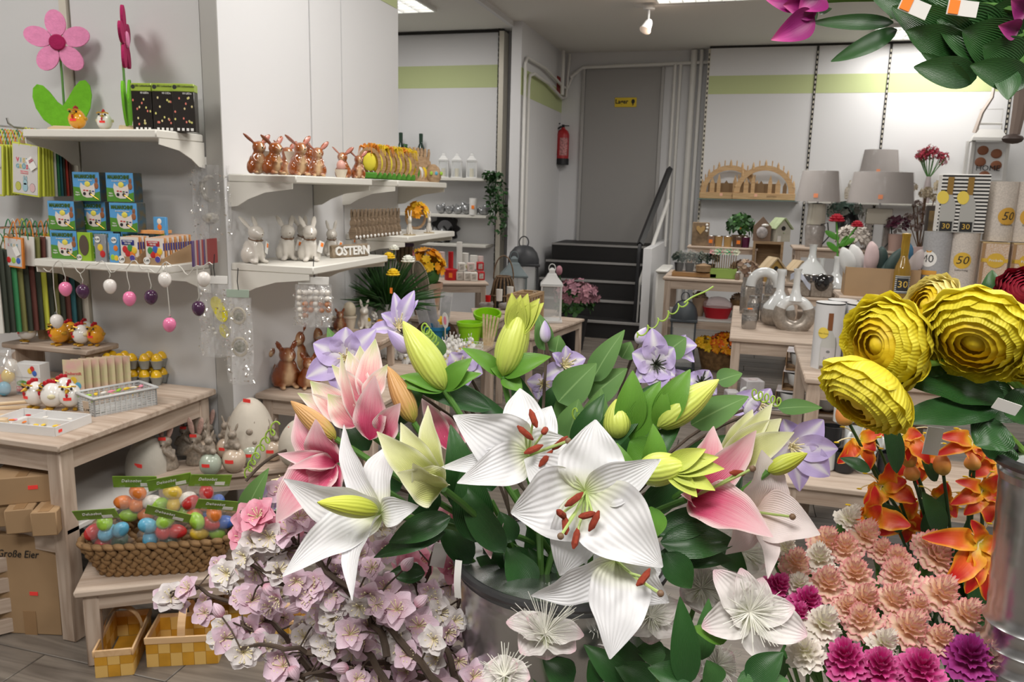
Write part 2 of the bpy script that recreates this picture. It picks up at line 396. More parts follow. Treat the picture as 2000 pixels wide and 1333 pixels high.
# glass hen: egg body, comb, beak, wings, feet, glasses and a price sticker; about .1 tall
HENW = mat('hen_white_glass', (.80, .78, .74), .08, coat=.6); HENO = mat('hen_amber_glass', (.80, .36, .02), .1, coat=.6)
GOLD = mat('gold_paint', (.62, .36, .04), .3, metal=.5); COMB = mat('comb_red', (.45, .01, .02), .25)
HEN = {}
def hen(label, loc, rz, white=True, s=1.0, grp='glass hens', sticker=True):
    key = white
    if key in HEN:
        return dup(HEN[key], loc, (0, 0, rz), label, s, grp)
    t = thing('glass_hen', label, 'figurine', loc, (0, 0, rz), s, grp); HEN[key] = t
    b = B(); b.ell((0, 0, .044), (.030, .032, .036), 18, 12, egg=.12); part(t, 'body', b, HENW if white else HENO)
    b = B()
    for k, (y, z) in enumerate(((-.016, .079), (-.006, .084), (.004, .082))): b.ell((0, y, z), (.0035, .0075, .008), 8, 6, T4((0, 0, 0), (-.5, 0, 0)) if 0 else None)
    part(t, 'comb', b, COMB)
    part(t, 'beak', B().tube([(0, -.026, .062), (0, -.042, .058)], [.007, .001], 8), GOLD)
    part(t, 'wattle', B().ell((0, -.034, .05), (.004, .004, .007), 8, 6), COMB)
    for s_ in (-1, 1):
        part(t, 'eye', B().ell((s_*.012, -.027, .068), .0042, 8, 6), EYE)
        part(t, 'wing', B().ell((s_*.031, .004, .045), (.004, .011, .007), 8, 6), GOLD if not white else mat('wing_cream', (.72, .66, .42), .3))
        part(t, 'foot', B().ell((s_*.012, -.010, .004), (.006, .013, .005), 8, 5).ell((s_*.017, -.018, .004), (.004, .007, .004), 8, 5), GOLD)
    part(t, 'spectacles', B().tube([(-.022, -.02, .073), (-.012, -.03, .076), (0, -.031, .073), (.012, -.03, .076), (.022, -.02, .073)], .0028, 6), GOLD)
    st = part(t, 'price_sticker', B().sheet(lambda u, v: ((u-.5)*.022, -.0325+abs(u-.5)*.004, .034+v*.009), 4, 1), REDTAG)
    return t
# ================================================================ the room
WALLM = mat('wall_white', (.71, .71, .72), .7, bump=(60, .05))
GREYW = mat('wall_grey', (.34, .33, .32), .75, bump=(60, .05))
PANELM = mat('wall_panel_white', (.74, .74, .75), .55)
STRIPE = mat('lime_stripe', (.53, .60, .30), .6)
UPR = mat('upright_cream', (.62, .58, .49), .45, metal=.1)
DARK = mat('dark_slot', (.02, .018, .016), .6)
def slab(x0, x1, y0, y1, z0, z1): return B().box(((x0+x1)/2, (y0+y1)/2, (z0+z1)/2), (x1-x0, y1-y0, z1-z0))
# floor: grey laminate planks on a base
fl = struct('floor', slab(-5, 4, -3, 11, -.12, -.012), mat('floor_base', (.06, .055, .05), .8), label='grey wood-look plank floor', cat='floor')
PLK = wood('grey_laminate', (.21, .18, .15), (.105, .088, .074), .42, .8, 'X')
pm = _mesh(B().box((0, 0, 0), (1.197, .187, .012), b=.002), PLK)
for j in range(0, 48):
    yy = .45+j*.19
    for i in range(-4, 4):
        xx = -.3+i*1.2+(j*.43 % 1.2)
        if -3.6 < xx < 3.0 and not (xx < -2.5 and 2.7 < yy < 6.5): part(fl, 'plank', pm, None, (xx, yy, -.006))
part(fl, 'plank_field', slab(-5, 4, -3, .35, -.012, -.0005), PLK)
CEILM = mat('ceiling_white', (.78, .765, .72), .8)
ce = struct('ceiling', slab(-5, 4, -3, 11, CEIL, CEIL+.1), CEILM, label='plain off-white ceiling', cat='ceiling')
part(ce, 'edge_moulding', slab(-2.285, -2.245, 4.0, 9.4, CEIL-.045, CEIL), WALLM)
# outer shell out of sight
struct('wall_left', slab(-4.4, -4.3, -3, 11, 0, CEIL), WALLM, label='white side wall behind the shelving', cat='wall')
struct('wall_right', slab(3.4, 3.5, -3, 11, 0, CEIL), mat('wall_dim', (.36, .35, .34), .8), label='grey wall on the far right', cat='wall')
struct('wall_front', slab(-4.4, 3.5, -3.1, -3, 0, CEIL), mat('wall_dim', (.36, .35, .34), .8), label='grey wall behind the viewer', cat='wall')
# door wall
DY = 9.4
wb = struct('wall_back', slab(-4.3, -.4, DY, DY+.1, 0, CEIL), WALLM, label='white back wall around the grey door', cat='wall')
dr = thing('door_1', 'plain grey storeroom door at the top of the black steps', 'door', (0, 0, 0), kind='structure')
a, b2 = P(1141, 135, y=DY), P(1283, 478, y=DY); dx0, dx1, dz1 = a.x, P(1298, 131, y=DY).x, a.z
part(dr, 'door_leaf', slab(dx0+.03, dx1-.02, DY-.03, DY-.002, .85, dz1), GREYW)
part(dr, 'door_frame', B().box((dx0+.012, DY-.03, (dz1+.85)/2), (.03, .06, dz1-.85)).box((dx1-.005, DY-.03, (dz1+.85)/2), (.03, .06, dz1-.85)).box(((dx0+dx1)/2, DY-.03, dz1+.012), (dx1-dx0, .06, .03)), mat('door_frame_grey', (.42, .41, .40), .6))
sg = P(1222, 200, y=DY-.035)
s_ = thing('door_sign', 'small yellow plate reading Lager on the grey door', 'sign', (sg.x, DY-.036, sg.z))
part(s_, 'plate', B().box((0, 0, 0), (.25, .006, .105), b=.002), mat('sign_yellow', (.72, .52, .03), .5))
letter(s_, 'Lager', .066, INK, (-.045, -.004, .006), bold=.002)
part(s_, 'hand_symbol', B().ell((.085, -.004, .008), (.02, .002, .026)).box((.085, -.004, -.02), (.012, .003, .03)), INK)
# side wall in the passage, with stripe
SX = -2.16
ws = struct('wall_passage', slab(SX-.1, SX, 7.62, DY, 0, CEIL), WALLM, label='white passage wall with lime stripe beside the steps', cat='wall')
part(ws, 'painted_stripe', slab(SX, SX+.002, 7.62, DY, 2.33, 2.58), STRIPE)
struct('wall_nook', slab(-2.42, SX-.1, 8.06, 8.16, 0, CEIL), mat('nook_grey', (.40, .40, .41), .7), label='narrow grey wall strip right of the shelving bay', cat='wall')
# pipes along the wall
PIPE = mat('pipe_white', (.70, .69, .66), .4)
def pipe(label, pts, r=.017):
    solo('heating_pipe', label, 'pipe', B().tube(pts, r, 10), PIPE)
px = SX+.05
pipe('white pipe running down the passage wall then along below the ceiling', [(px-.02, 7.66, 0), (px-.02, 7.66, 2.62), (px-.02, 7.72, 2.68), (px, 8.4, 2.68), (px, 9.25, 2.6), (px+.03, 9.33, 2.6), (px+.1, 9.35, 2.78)])
pipe('lower white pipe with rounded elbow on the passage wall', [(px-.01, 7.76, 0), (px-.01, 7.76, 2.44), (px-.01, 7.8, 2.53), (px, 7.92, 2.56), (px, 8.5, 2.55), (px, 9.2, 2.47), (px+.02, 9.32, 2.5), (px+.04, 9.34, 2.98)])
pipe('short white pipe stub dropping from the ceiling', [(px+.02, 9.1, 2.98), (px+.02, 9.1, 2.5)], .022)
pipe('long white pipe crossing above the grey door', [(px+.06, 9.33, 2.72), (px+.2, 9.34, 2.83), (-.45, 9.33, 2.86)], .02)
for xx, r in ((-.86, .018), (-.80, .018), (-.66, .035), (-.58, .022)):
    pipe({-.86: 'thin white riser pipe nearest the grey door', -.80: 'second thin white riser pipe from the door', -.66: 'thickest white riser pipe right of the door', -.58: 'white riser pipe beside the right shelving panels'}[xx], [(xx, 9.32, 0), (xx, 9.32, 2.84 if xx < -.7 else 2.99)], r)
# fire extinguisher
e = P(1099, 282, y=DY-.1)
fe = thing('fire_extinguisher', 'red fire extinguisher hanging on the wall left of the door', 'fire extinguisher', (e.x, DY-.1, e.z-.23))
FER = mat('extinguisher_red', (.42, .015, .02), .35, coat=.5)
part(fe, 'cylinder', B().lathe([(0, 0), (.07, 0), (.072, .07), (.075, .072), (.075, .34), (.06, .38), (.025, .405), (.022, .42), (0, .42)], 20), FER)
part(fe, 'foot_ring', B().lathe([(.078, -.005), (.078, .065), (.074, .065)], 20), BLACK)
part(fe, 'valve', B().box((0, 0, .435), (.03, .03, .035)).box((.03, 0, .462), (.1, .018, .012), T4(rot=(0, -.25, 0))).box((.03, 0, .44), (.08, .016, .01)), BLACK)
part(fe, 'hose', B().tube([(-.015, -.03, .43), (-.06, -.05, .4), (-.07, -.05, .3), (-.06, -.055, .1)], .011, 8), BLACK)
part(fe, 'instruction_label', B().sheet(lambda u, v: (.0762*math.sin((u-.5)*1.3+.4), -.0762*math.cos((u-.5)*1.3+.4), .1+.2*v), 6, 1), mat('extinguisher_label', (.7, .3, .3), .5, noise=(60, .6)))
e2 = P(1091, 168, x=SX+.004)
solo('fire_point_sign', 'narrow red fire point sign above the extinguisher', 'sign', B().box((0, 0, 0), (.006, .17, .2)), mat('sign_red', (.35, .03, .03), .5), (SX+.006, min(e2.y, 9.25), e2.z))
# steps
st = thing('staircase', 'five black steps with pale nosings up to the door', 'stairs', (0, 0, 0), kind='structure')
STB = mat('step_black', (.012, .011, .011), .55); NOS = mat('nosing_grey', (.30, .29, .28), .5)
YS = [7.62, 7.9, 8.16, 8.42, 8.68]
for k, yy in enumerate(YS):
    y1 = DY if k == 4 else YS[k+1]+.02
    s1 = part(st, 'step', slab(-2.05, -.9, yy, y1, .17*k, .17*(k+1)), STB)
    part(s1, 'nosing', slab(-2.05, -.9, yy-.012, yy+.03, .17*(k+1)-.018, .17*(k+1)+.003), NOS)
struct('stair_side_wall', slab(-.9, -.82, 7.62, DY, 0, .9), WALLM, label='low white wall on the right of the steps', cat='wall')
# handrail
hr = thing('handrail', 'black flat handrail climbing beside the steps', 'handrail', (0, 0, 0))
h0 = P(1308, 330, y=8.9); h1 = P(1250, 478, y=7.75); h2 = P(1246, 640, y=7.65)
dv = (h1-h0).normalized()
part(hr, 'rail', B().tube([h0, h1], .035, 4), BLACK); part(hr, 'post', B().tube([h1, (h1.x, h1.y-.05, h1.z-.1), (h1.x-.01, h1.y-.06, .02)], .018, 8), BLACK)
part(hr, 'post', B().tube([h0-Vector((0, 0, .02)), (h0.x, h0.y, .85)], .014, 8), PIPE)
w0 = P(1305, 392, y=8.9); w1 = P(1247, 560, y=7.72)
solo('wall_rail', 'thin white rail slanting below the black handrail', 'rail', B().tube([w0, w1, (w1.x-.01, w1.y, .01)], .02, 8), PIPE)
# radiator at the foot of the steps
ra = P(1283, 680, z=0)
rd = thing('radiator', 'white ribbed radiator standing beside the steps', 'radiator', (ra.x, ra.y+.06, .1))
rw = mat('radiator_white', (.74, .73, .69), .35)
for k in range(9):
    part(rd, 'fin', B().box((0, k*.065, .3), (.1, .05, .6), b=.018), rw)
part(rd, 'top_grille', B().box((0, .26, .615), (.115, .62, .03), b=.012), rw); part(rd, 'foot', B().box((0, .05, -.05), (.06, .03, .1)).box((0, .47, -.05), (.06, .03, .1)), rw)
# -------- back-left shelving bay
BY = 7.95
bl = struct('wall_bay', slab(-4.3, -2.5, BY, BY+.06, 0, 2.97), PANELM, label='white shelving back panel with lime stripe', cat='wall')
part(bl, 'painted_stripe', slab(-4.3, -2.5, BY-.002, BY, 2.44, 2.66), STRIPE); part(bl, 'top_gap', slab(-4.3, -2.44, BY-.02, BY+.02, 2.97, 2.995), DARK)
part(bl, 'upright', slab(-2.47, -2.42, BY-.06, BY+.1, 0, 2.97), UPR)
sl = B()
for k in range(58): sl.box((-2.485, BY-.012, .15+k*.05), (.018, .02, .03))
part(bl, 'slot_strip', sl, DARK)
# -------- right shelving wall
RY = 9.2
wr = struct('wall_shelving', slab(-.49, 3.4, RY+.01, RY+.1, 0, 2.985), mat('wall_core', (.5, .5, .5), .7), label='white panelled shelving wall with lime stripe', cat='wall')
ups = [-.49, .61, 1.31, 2.44, 3.4]
for i in range(4):
    q = part(wr, 'panel', slab(ups[i]+.012, ups[i+1]-.012, RY-.02, RY+.01, .1, 2.975), PANELM)
    part(q, 'painted_stripe', slab(ups[i]+.012, ups[i+1]-.012, RY-.022, RY-.02, 2.5, 2.69), STRIPE)
for i, xx in enumerate(ups[:4]):
    u = part(wr, 'upright', slab(xx-.011, xx+.011, RY-.03, RY, .1, 2.97), UPR if i == 0 else DARK)
    sl = B()
    for k in range(56): sl.box((xx, RY-.031, .16+k*.05), (.012, .004, .026))
    part(u, 'slot_strip', sl, DARK if i == 0 else UPR)
part(wr, 'top_gap', slab(-.49, 3.4, RY-.02, RY, 2.978, 2.998), DARK)
# -------- wall A (left, faces the viewer) and the side run L
AY = 2.5
wa = struct('wall_shelf_left', slab(-4.3, -1.83, AY+.01, AY+.08, 0, CEIL), mat('wall_core', (0, 0, 0)), label='light grey panelled wall behind the left shelves', cat='wall')
for x0, x1 in ((-4.3, -3.03), (-3.03, -2.475), (-2.437, -1.872)):
    part(wa, 'panel', slab(x0+.006, x1-.006, AY-.012, AY+.01, .02, CEIL-.01), mat('panel_grey', (.60, .60, .60), .6, bump=(90, .06)))
for x0, x1 in ((-2.472, -2.44), (-1.868, -1.801)):
    part(wa, 'upright', slab(x0, x1, AY-.022, AY+.01, .02, CEIL-.01), UPR if x0 < -2 else mat('post_grey', (.42, .41, .39), .5, metal=.2))
LX = -1.8
wl = struct('wall_shelf_side', slab(LX-.14, LX-.012, AY+.02, 3.97, 0, CEIL), mat('wall_core', (0, 0, 0)), label='white panelled shelf wall running into the depth', cat='wall')
for y0, y1 in ((AY-.018, 3.09), (3.10, 3.365), (3.375, 3.97)):
    part(wl, 'panel', slab(LX-.012, LX, y0, y1, .02, CEIL-.01), PANELM)
part(wl, 'painted_stripe', slab(LX, LX+.002, 2.52, 3.97, 2.315, 2.55), STRIPE); part(wl, 'end_panel', slab(LX-.14, LX, 3.97, 3.985, .02, CEIL-.01), PANELM)
# shelf boards: cream metal with curved brackets
def shelf(label, c, dx, dy, face, brk=True, t=.028, m=None):
    """c = back-left corner top; face 'y' projects to -Y, 'x' projects to +X"""
    s = thing('shelf', label, 'shelf', c)
    m = m or SHELFW
    if face == 'y':
        part(s, 'board', B().box((dx/2, -dy/2, -t/2), (dx, dy, t), b=.004), m)
        br = B()
        out = [(0, 0), (-dy*.95, 0), (-dy*.95, -.02), (-dy*.55, -.035), (-dy*.3, -.06), (-dy*.14, -.085), (0, -.09)]
        for xx in ((.0, dx-.0) if brk else ()):
            q = B().prism(out, -.002, .002, Matrix(((0, 0, 1, xx), (1, 0, 0, 0), (0, 1, 0, -t), (0, 0, 0, 1)))); part(s, 'bracket', q, m)
    else:
        part(s, 'board', B().box((dx/2, dy/2, -t/2), (dx, dy, t), b=.004), m)
        out = [(0, 0), (dx*.95, 0), (dx*.95, -.02), (dx*.55, -.035), (dx*.3, -.06), (dx*.14, -.085), (0, -.09)]
        for yy in ((0, dy) if brk else ()):
            q = B().prism(out, -.002, .002, Matrix(((1, 0, 0, 0), (0, 0, 1, yy), (0, 1, 0, -t), (0, 0, 0, 1)))); part(s, 'bracket', q, m)
    return s
ZA1, ZA2 = 1.575, 1.125
shelf('upper cream shelf carrying the two felt flowers', (-2.43, AY-.024, ZA1), .555, .24, 'y')
shelf('lower cream shelf carrying the craft kits', (-2.43, AY-.024, ZA2), .555, .24, 'y')
# ceiling fixtures
LOUV = mat('troffer_glow', (1, .98, .94), .5, emit=3.2); LV = mat('louver_white', (.8, .8, .78), .3, metal=.3)
names = ['louvred ceiling light above the back-left bay', 'louvred ceiling light above the middle of the shop', 'louvred ceiling light near the right shelving wall'] + ['louvred ceiling light near the viewer, number %s along' % k for k in ('one', 'two', 'three', 'four', 'five')]
for (x, y, sx, sy, _), nm in zip(TROFFERS, names):
    tr = thing('ceiling_light', nm, 'ceiling light', (x, y, CEIL), group='louvred ceiling lights')
    part(tr, 'frame', B().box((0, sy/2, -.015), (sx, .02, .03)).box((0, -sy/2, -.015), (sx, .02, .03)).box((sx/2, 0, -.015), (.02, sy, .03)).box((-sx/2, 0, -.015), (.02, sy, .03)), LV)
    part(tr, 'diffuser', B().box((0, 0, -.006), (sx-.02, sy-.02, .006)), LOUV)
    lv = B()
    for k in range(1, 12):
        if sx > sy: lv.box((-sx/2+k*sx/12, 0, -.02), (.004, sy-.02, .02))
        else: lv.box((0, -sy/2+k*sy/12, -.02), (sx-.02, .004, .02))
    for k in (1, 2, 3):
        if sx > sy: lv.box((0, -sy/2+k*sy/4, -.02), (sx-.02, .004, .02))
        else: lv.box((-sx/2+k*sx/4, 0, -.02), (.004, sy-.02, .02))
    part(tr, 'louvre', lv, LV)
# spotlight on a short track
sp = P(1268, 14, z=2.97)
t = thing('track_spotlight', 'small white spotlight hanging from the ceiling track', 'spotlight', (sp.x, sp.y, CEIL))
part(t, 'track', B().box((.25, 0, -.012), (.75, .035, .024)), WHITE)
part(t, 'adapter', B().lathe([(.05, -.05), (.05, -.025), (.03, -.02)], 14), WHITE)
part(t, 'arm', B().tube([(0, 0, -.04), (0, 0, -.13), (.02, -.02, -.15)], .009, 8), WHITE)
part(t, 'lamp_head', B().lathe([(.02, 0), (.032, .02), (.045, .09), (.05, .1), (.05, .105)], 16, T4((.015, -.02, -.14), (2.7, .35, 0))), WHITE)
part(t, 'bulb', B().lathe([(0, .096), (.044, .096)], 16, T4((.015, -.02, -.14), (2.7, .35, 0))), mat('bulb_glow', (1, .75, .5), .5, emit=12))
sl = bpy.data.lights.new('spot_glow', 'POINT'); sl.energy = 1.5; sl.color = (1, .7, .5); sl.shadow_soft_size = .04
so = bpy.data.objects.new('spot_glow', sl); COL.objects.link(so); so.parent = t; so.location = (.04, -.08, -.26)
# ================================================================ left wall: felt flowers, kits, bags
FELTP = mat('felt_pink', (.78, .27, .48), .95, bump=(180, .5), noise=(60, .12)); FELTM = mat('felt_magenta', (.36, .01, .09), .95, bump=(180, .5), noise=(60, .15)); FELTG = mat('felt_green', (.16, .48, .02), .95, bump=(180, .5), noise=(60, .12))
RAWW = wood('raw_pine', (.78, .62, .42), (.62, .44, .26), .6)
def ovl(cx, cy, a, b, ang, n=20): return [(cx+a*math.cos(t)*math.cos(ang)-b*math.sin(t)*math.sin(ang), cy+a*math.cos(t)*math.sin(ang)+b*math.sin(t)*math.cos(ang)) for t in [2*PI*k/n for k in range(n)]]
XZ = Matrix(((1, 0, 0, 0), (0, 0, -1, 0), (0, 1, 0, 0), (0, 0, 0, 1)))   # XY outline -> XZ, thickness along -Y
def felt_flower(label, loc, rz, pet, ctr, ph):
    t = thing('felt_flower', label, 'decoration', loc, (0, 0, rz))
    for k in range(5):
        a = ph+k*2*PI/5; part(t, 'petal', B().prism(ovl(.066*math.cos(a), .066*math.sin(a), .046, .034, a), .0, .009, XZ), pet, (0, 0, .312))
    part(t, 'flower_centre', B().lathe([(0, 0), (.026, 0), (.028, .004), (.024, .009), (0, .01)], 20, XZ), ctr, (0, -.008, .312))
    part(t, 'stem', B().tube([(0, .006, .02), (.002, .006, .2), (0, .006, .3)], .0042, 8), mat('stem_green', (.10, .24, .05), .6))
    for s in (-1, 1):
        f = .87 if s < 0 else 1; pts = [(0, 0), (s*.035, 0), (s*.068, .03*f), (s*.09, .075*f), (s*.098, .12*f), (s*.094, .155*f), (s*.08, .172*f), (s*.062, .168*f), (s*.042, .145*f), (s*.018, .105*f), (0, .078)]
        part(t, 'leaf', B().prism(pts if s > 0 else pts[::-1], 0, .008, XZ), FELTG, (0, .004, .016))
    part(t, 'wooden_base', B().prism([(-.055, 0), (.055, 0), (.05, .014), (.03, .022), (-.03, .022), (-.05, .014)], -.025, .025, XZ), RAWW)
    return t
def onA(px, py, y, z): p = P(px, py, y=y); return Vector((p.x, y, z))
felt_flower('pink felt flower with magenta centre facing the room on the upper left shelf', onA(127, 250, 2.4, ZA1), .5, FELTP, FELTM, PI/2+.05)
felt_flower('magenta felt flower turned sideways on the upper left shelf', onA(252, 250, 2.38, ZA1), 2.15, FELTM, FELTP, PI/2+.1)
hen('amber glass hen standing before the pink felt flower', onA(152, 250, 2.33, ZA1), .3, False, .95)
hen('white glass hen standing between the two felt flowers', onA(205, 250, 2.36, ZA1), .45, True, .85)
# LED light-chain boxes
LBLK = mat('box_black_print', (.02, .016, .014), .25, coat=.4); LLIME = mat('box_lime_print', (.34, .46, .06), .3, coat=.3)
dots = [mat('dot_%d' % k, c, .5) for k, c in enumerate(((.7, .2, .15), (.7, .6, .3), (.65, .62, .2)))]
for i, (px, rz, nm) in enumerate(((287, .22, 'black light-chain box nearest the magenta flower'), (327, .34, 'middle black light-chain box of the three'), (365, .42, 'black light-chain box nearest the post'))):
    t = thing('light_chain_box', nm, 'box', onA(px, 255, 2.345+i*.014, ZA1), (0, 0, rz), group='black light-chain boxes')
    part(t, 'carton', B().box((0, 0, .066), (.071, .05, .132), b=.0015), LBLK); part(t, 'lid_band', B().box((0, 0, .145), (.0715, .0505, .026), b=.0015), LLIME)
    letter(t, 'LED Lichterkette', .0085, INK, (.008, -.0258, .149)); part(t, 'logo', B().lathe([(0, 0), (.007, 0), (.007, .0006), (0, .0006)], 12, XZ), INK, (-.027, -.0254, .146))
    d = B(); r = random.Random(i+3)
    for k in range(13):
        d.mi = k % 3; d.add(*[( [(x, -.0258, z) for x, z in ovl(r.uniform(-.03, .03), r.uniform(.02, .118), .003, .0042, 0, 8)]), [tuple(range(8))]])
    part(t, 'egg_print', d, dots, kind='stuff'); letter(t, '10 LEDs', .009, PAPER, (.012, -.0258, .126))
    part(t, 'symbols', B().box((-.02, -.0256, .008), (.008, .0008, .009)).box((-.005, -.0256, .008), (.008, .0008, .009)).box((.01, -.0256, .008), (.008, .0008, .009)).box((.024, -.0256, .008), (.009, .0008, .009)), PAPER, kind='stuff')
# craft kits "MALMASCHINE"
SKY = mat('print_sky', (.10, .34, .66), .35); GRS = mat('print_grass', (.09, .27, .03), .4); PALW = mat('print_palette', (.74, .66, .60), .4); KSIDE = mat('print_kit_side', (.12, .10, .05), .4, noise=(40, .6), col2=(.03, .10, .16)); TGR = mat('print_leaf_text', (.05, .12, .02), .5); YEL = mat('print_yellow', (.76, .66, .10), .5)
KITM = None
def kit(label, p, rz=.06, w=.112, h=.102, d=.045):
    global KITM
    if KITM: return dup(KITM, p, (0, 0, rz), label)
    t = thing('craft_kit', label, 'box', p, (0, 0, rz), group='MALMASCHINE craft kits'); KITM = t
    part(t, 'carton', B().box((0, 0, h/2), (w, d, h), b=.001), KSIDE); y = -d/2-.0006
    fr = part(t, 'front_print', B().box((0, y, h/2), (w-.001, .0008, h-.001)), SKY)
    part(fr, 'grass', B().prism([(-w/2+.001, .001), (w/2-.001, .001), (w/2-.001, .035), (.03, .028), (0, .034), (-.03, .048), (-w/2+.001, .05)], -y, -y+.0012, XZ), GRS)
    part(fr, 'palette', B().prism([(-.022, .03), (-.016, .018), (0, .012), (.022, .013), (.034, .024), (.036, .044), (.033, .063), (.026, .056), (.008, .053), (-.012, .056), (-.022, .065), (-.026, .05)], -y, -y+.002, XZ), PALW)
    part(fr, 'egg', B().ell((.006, y-.002, .06), (.012, .002, .01)), YEL)
    cs = [(.5, .02, .02), (.5, .02, .02), (.03, .12, .04), (.02, .02, .2)]
    for k in range(4): part(fr, 'paint_pan', B().box((-.008+k*.012, y-.0025, .038-.001*k), (.008, .001, .004)), mat('pan_%d' % (k if k else 1), cs[k]))
    for x in (-.008, .016): part(fr, 'hole', B().lathe([(0, 0), (.006, 0), (.006, .001), (0, .001)], 12, XZ), INK, (x, y-.002, .026))
    part(fr, 'brush', B().tube([(.018, y-.0035, .025), (.05, y-.0035, .006)], [.0015, .001], 6), GOLD)
    part(fr, 'hare', B().ell((.042, y-.001, .055), (.009, .0015, .012)).ell((.046, y-.001, .074), (.003, .0015, .01)).ell((.04, y-.001, .073), (.0025, .0015, .009)), mat('print_hare', (.32, .12, .05), .5))
    letter(fr, 'MALMASCHINE', .0175, TGR, (-.004, y-.0015, h-.016), bold=.0008, sx=.74); letter(fr, 'für wunderschöne Ostereier', .0062, PAPER, (-.002, y-.0015, h-.029), sx=.8); letter(fr, 'Malen\nmagisch', .008, PAPER, (-.038, y-.0015, .026), sx=.8)
    return t
zr = [ZA2, ZA2+.1035, ZA2+.207]
kit('craft kit at the top left of the stack of kits', onA(178, 363, 2.35, zr[2]), .05); kit('craft kit at the top right of the stack of kits', onA(243, 363, 2.35, zr[2]), .05)
kit('craft kit at the left of the middle row', onA(130, 422, 2.31, zr[1]), .05); kit('craft kit turned to its side in the middle row', onA(190, 422, 2.37, zr[1]), .05)
kit('craft kit at the right of the middle row', onA(250, 420, 2.33, zr[1]), .05); kit('craft kit in the bottom row behind a price dot', onA(135, 480, 2.3, zr[0]), .05)
kit('craft kit hidden low behind the dye packets', onA(206, 480, 2.36, zr[0]), .05); kit('craft kit low behind the orange dye display', onA(272, 480, 2.4, zr[0]), .05)
def flatpack(name, label, p, w, h, d, m, rz=.05, cat='packet', deco=None, group=None):
    t = thing(name, label, cat, p, (0, 0, rz), group=group); part(t, 'carton', B().box((0, 0, h/2), (w, d, h), b=.001), m)
    if deco: deco(t, w, h, -d/2-.0008)
    return t
def dot_price(t, s, x, z, y, r=.011):
    q = part(t, 'price_dot', B().lathe([(0, 0), (r, 0), (r, .0008), (0, .0008)], 16, XZ), PAPER, (x, y, z)); part(q, 'lettering', text(s, r*.95), INK, (0, -.0012, 0), FACE)
def eggdots(t, y, spots, rr=.009):
    for k, (x, z, c) in enumerate(spots): part(t, 'egg_print', B().ell((x, y, z), (rr, .0012, rr*1.15), 10, 6), mat('egg_%s' % c, EC[c], .3))
EC = dict(red=(.55, .03, .03), blue=(.05, .14, .5), green=(.06, .28, .08), yellow=(.8, .55, .05), purple=(.14, .05, .2), orange=(.75, .2, .03), sky=(.12, .42, .62), lime=(.35, .6, .06), white=(.8, .76, .7), pink=(.85, .3, .4))
flatpack('craft_booklet', 'blue craft booklet beside the middle row of kits', onA(313, 425, 2.36, zr[1]-.03), .05, .085, .012, SKY, .05, 'booklet', lambda t, w, h, y: eggdots(t, y, [(0, .05, 'orange'), (-.012, .03, 'green'), (.01, .025, 'lime'), (0, .07, 'white')]))
def d_win(t, w, h, y):
    part(t, 'window', B().prism(ovl(0, h*.55, w*.36, h*.36, 0), -y, -y+.0008, XZ), mat('packet_window', (.10, .07, .05), .2)); dot_price(t, '0,99', -w*.4, .012, y-.001)
flatpack('dye_packet', 'lime green packet with a dark window on the kit shelf', onA(168, 490, 2.262, ZA2), .054, .1, .014, mat('packet_lime', (.30, .50, .03), .35), .05, deco=d_win)
def d_gr(t, w, h, y): eggdots(t, y, [(0, .05, 'yellow'), (.008, .028, 'red')], .011); dot_price(t, '0,99', -.008, .078, y-.001)
flatpack('dye_packet', 'silver grey packet with a gold egg on the kit shelf', onA(199, 492, 2.262, ZA2), .046, .096, .012, mat('packet_grey', (.33, .34, .36), .3, metal=.3), .05, deco=d_gr)
def d_bl(t, w, h, y): eggdots(t, y, [(-.006, .018, 'lime'), (.008, .016, 'yellow'), (.008, .05, 'orange')]); dot_price(t, '0,99', .004, .078, y-.001)
flatpack('dye_packet', 'blue packet with a hare and eggs on the kit shelf', onA(225, 490, 2.264, ZA2), .04, .1, .012, SKY, .05, deco=d_bl)
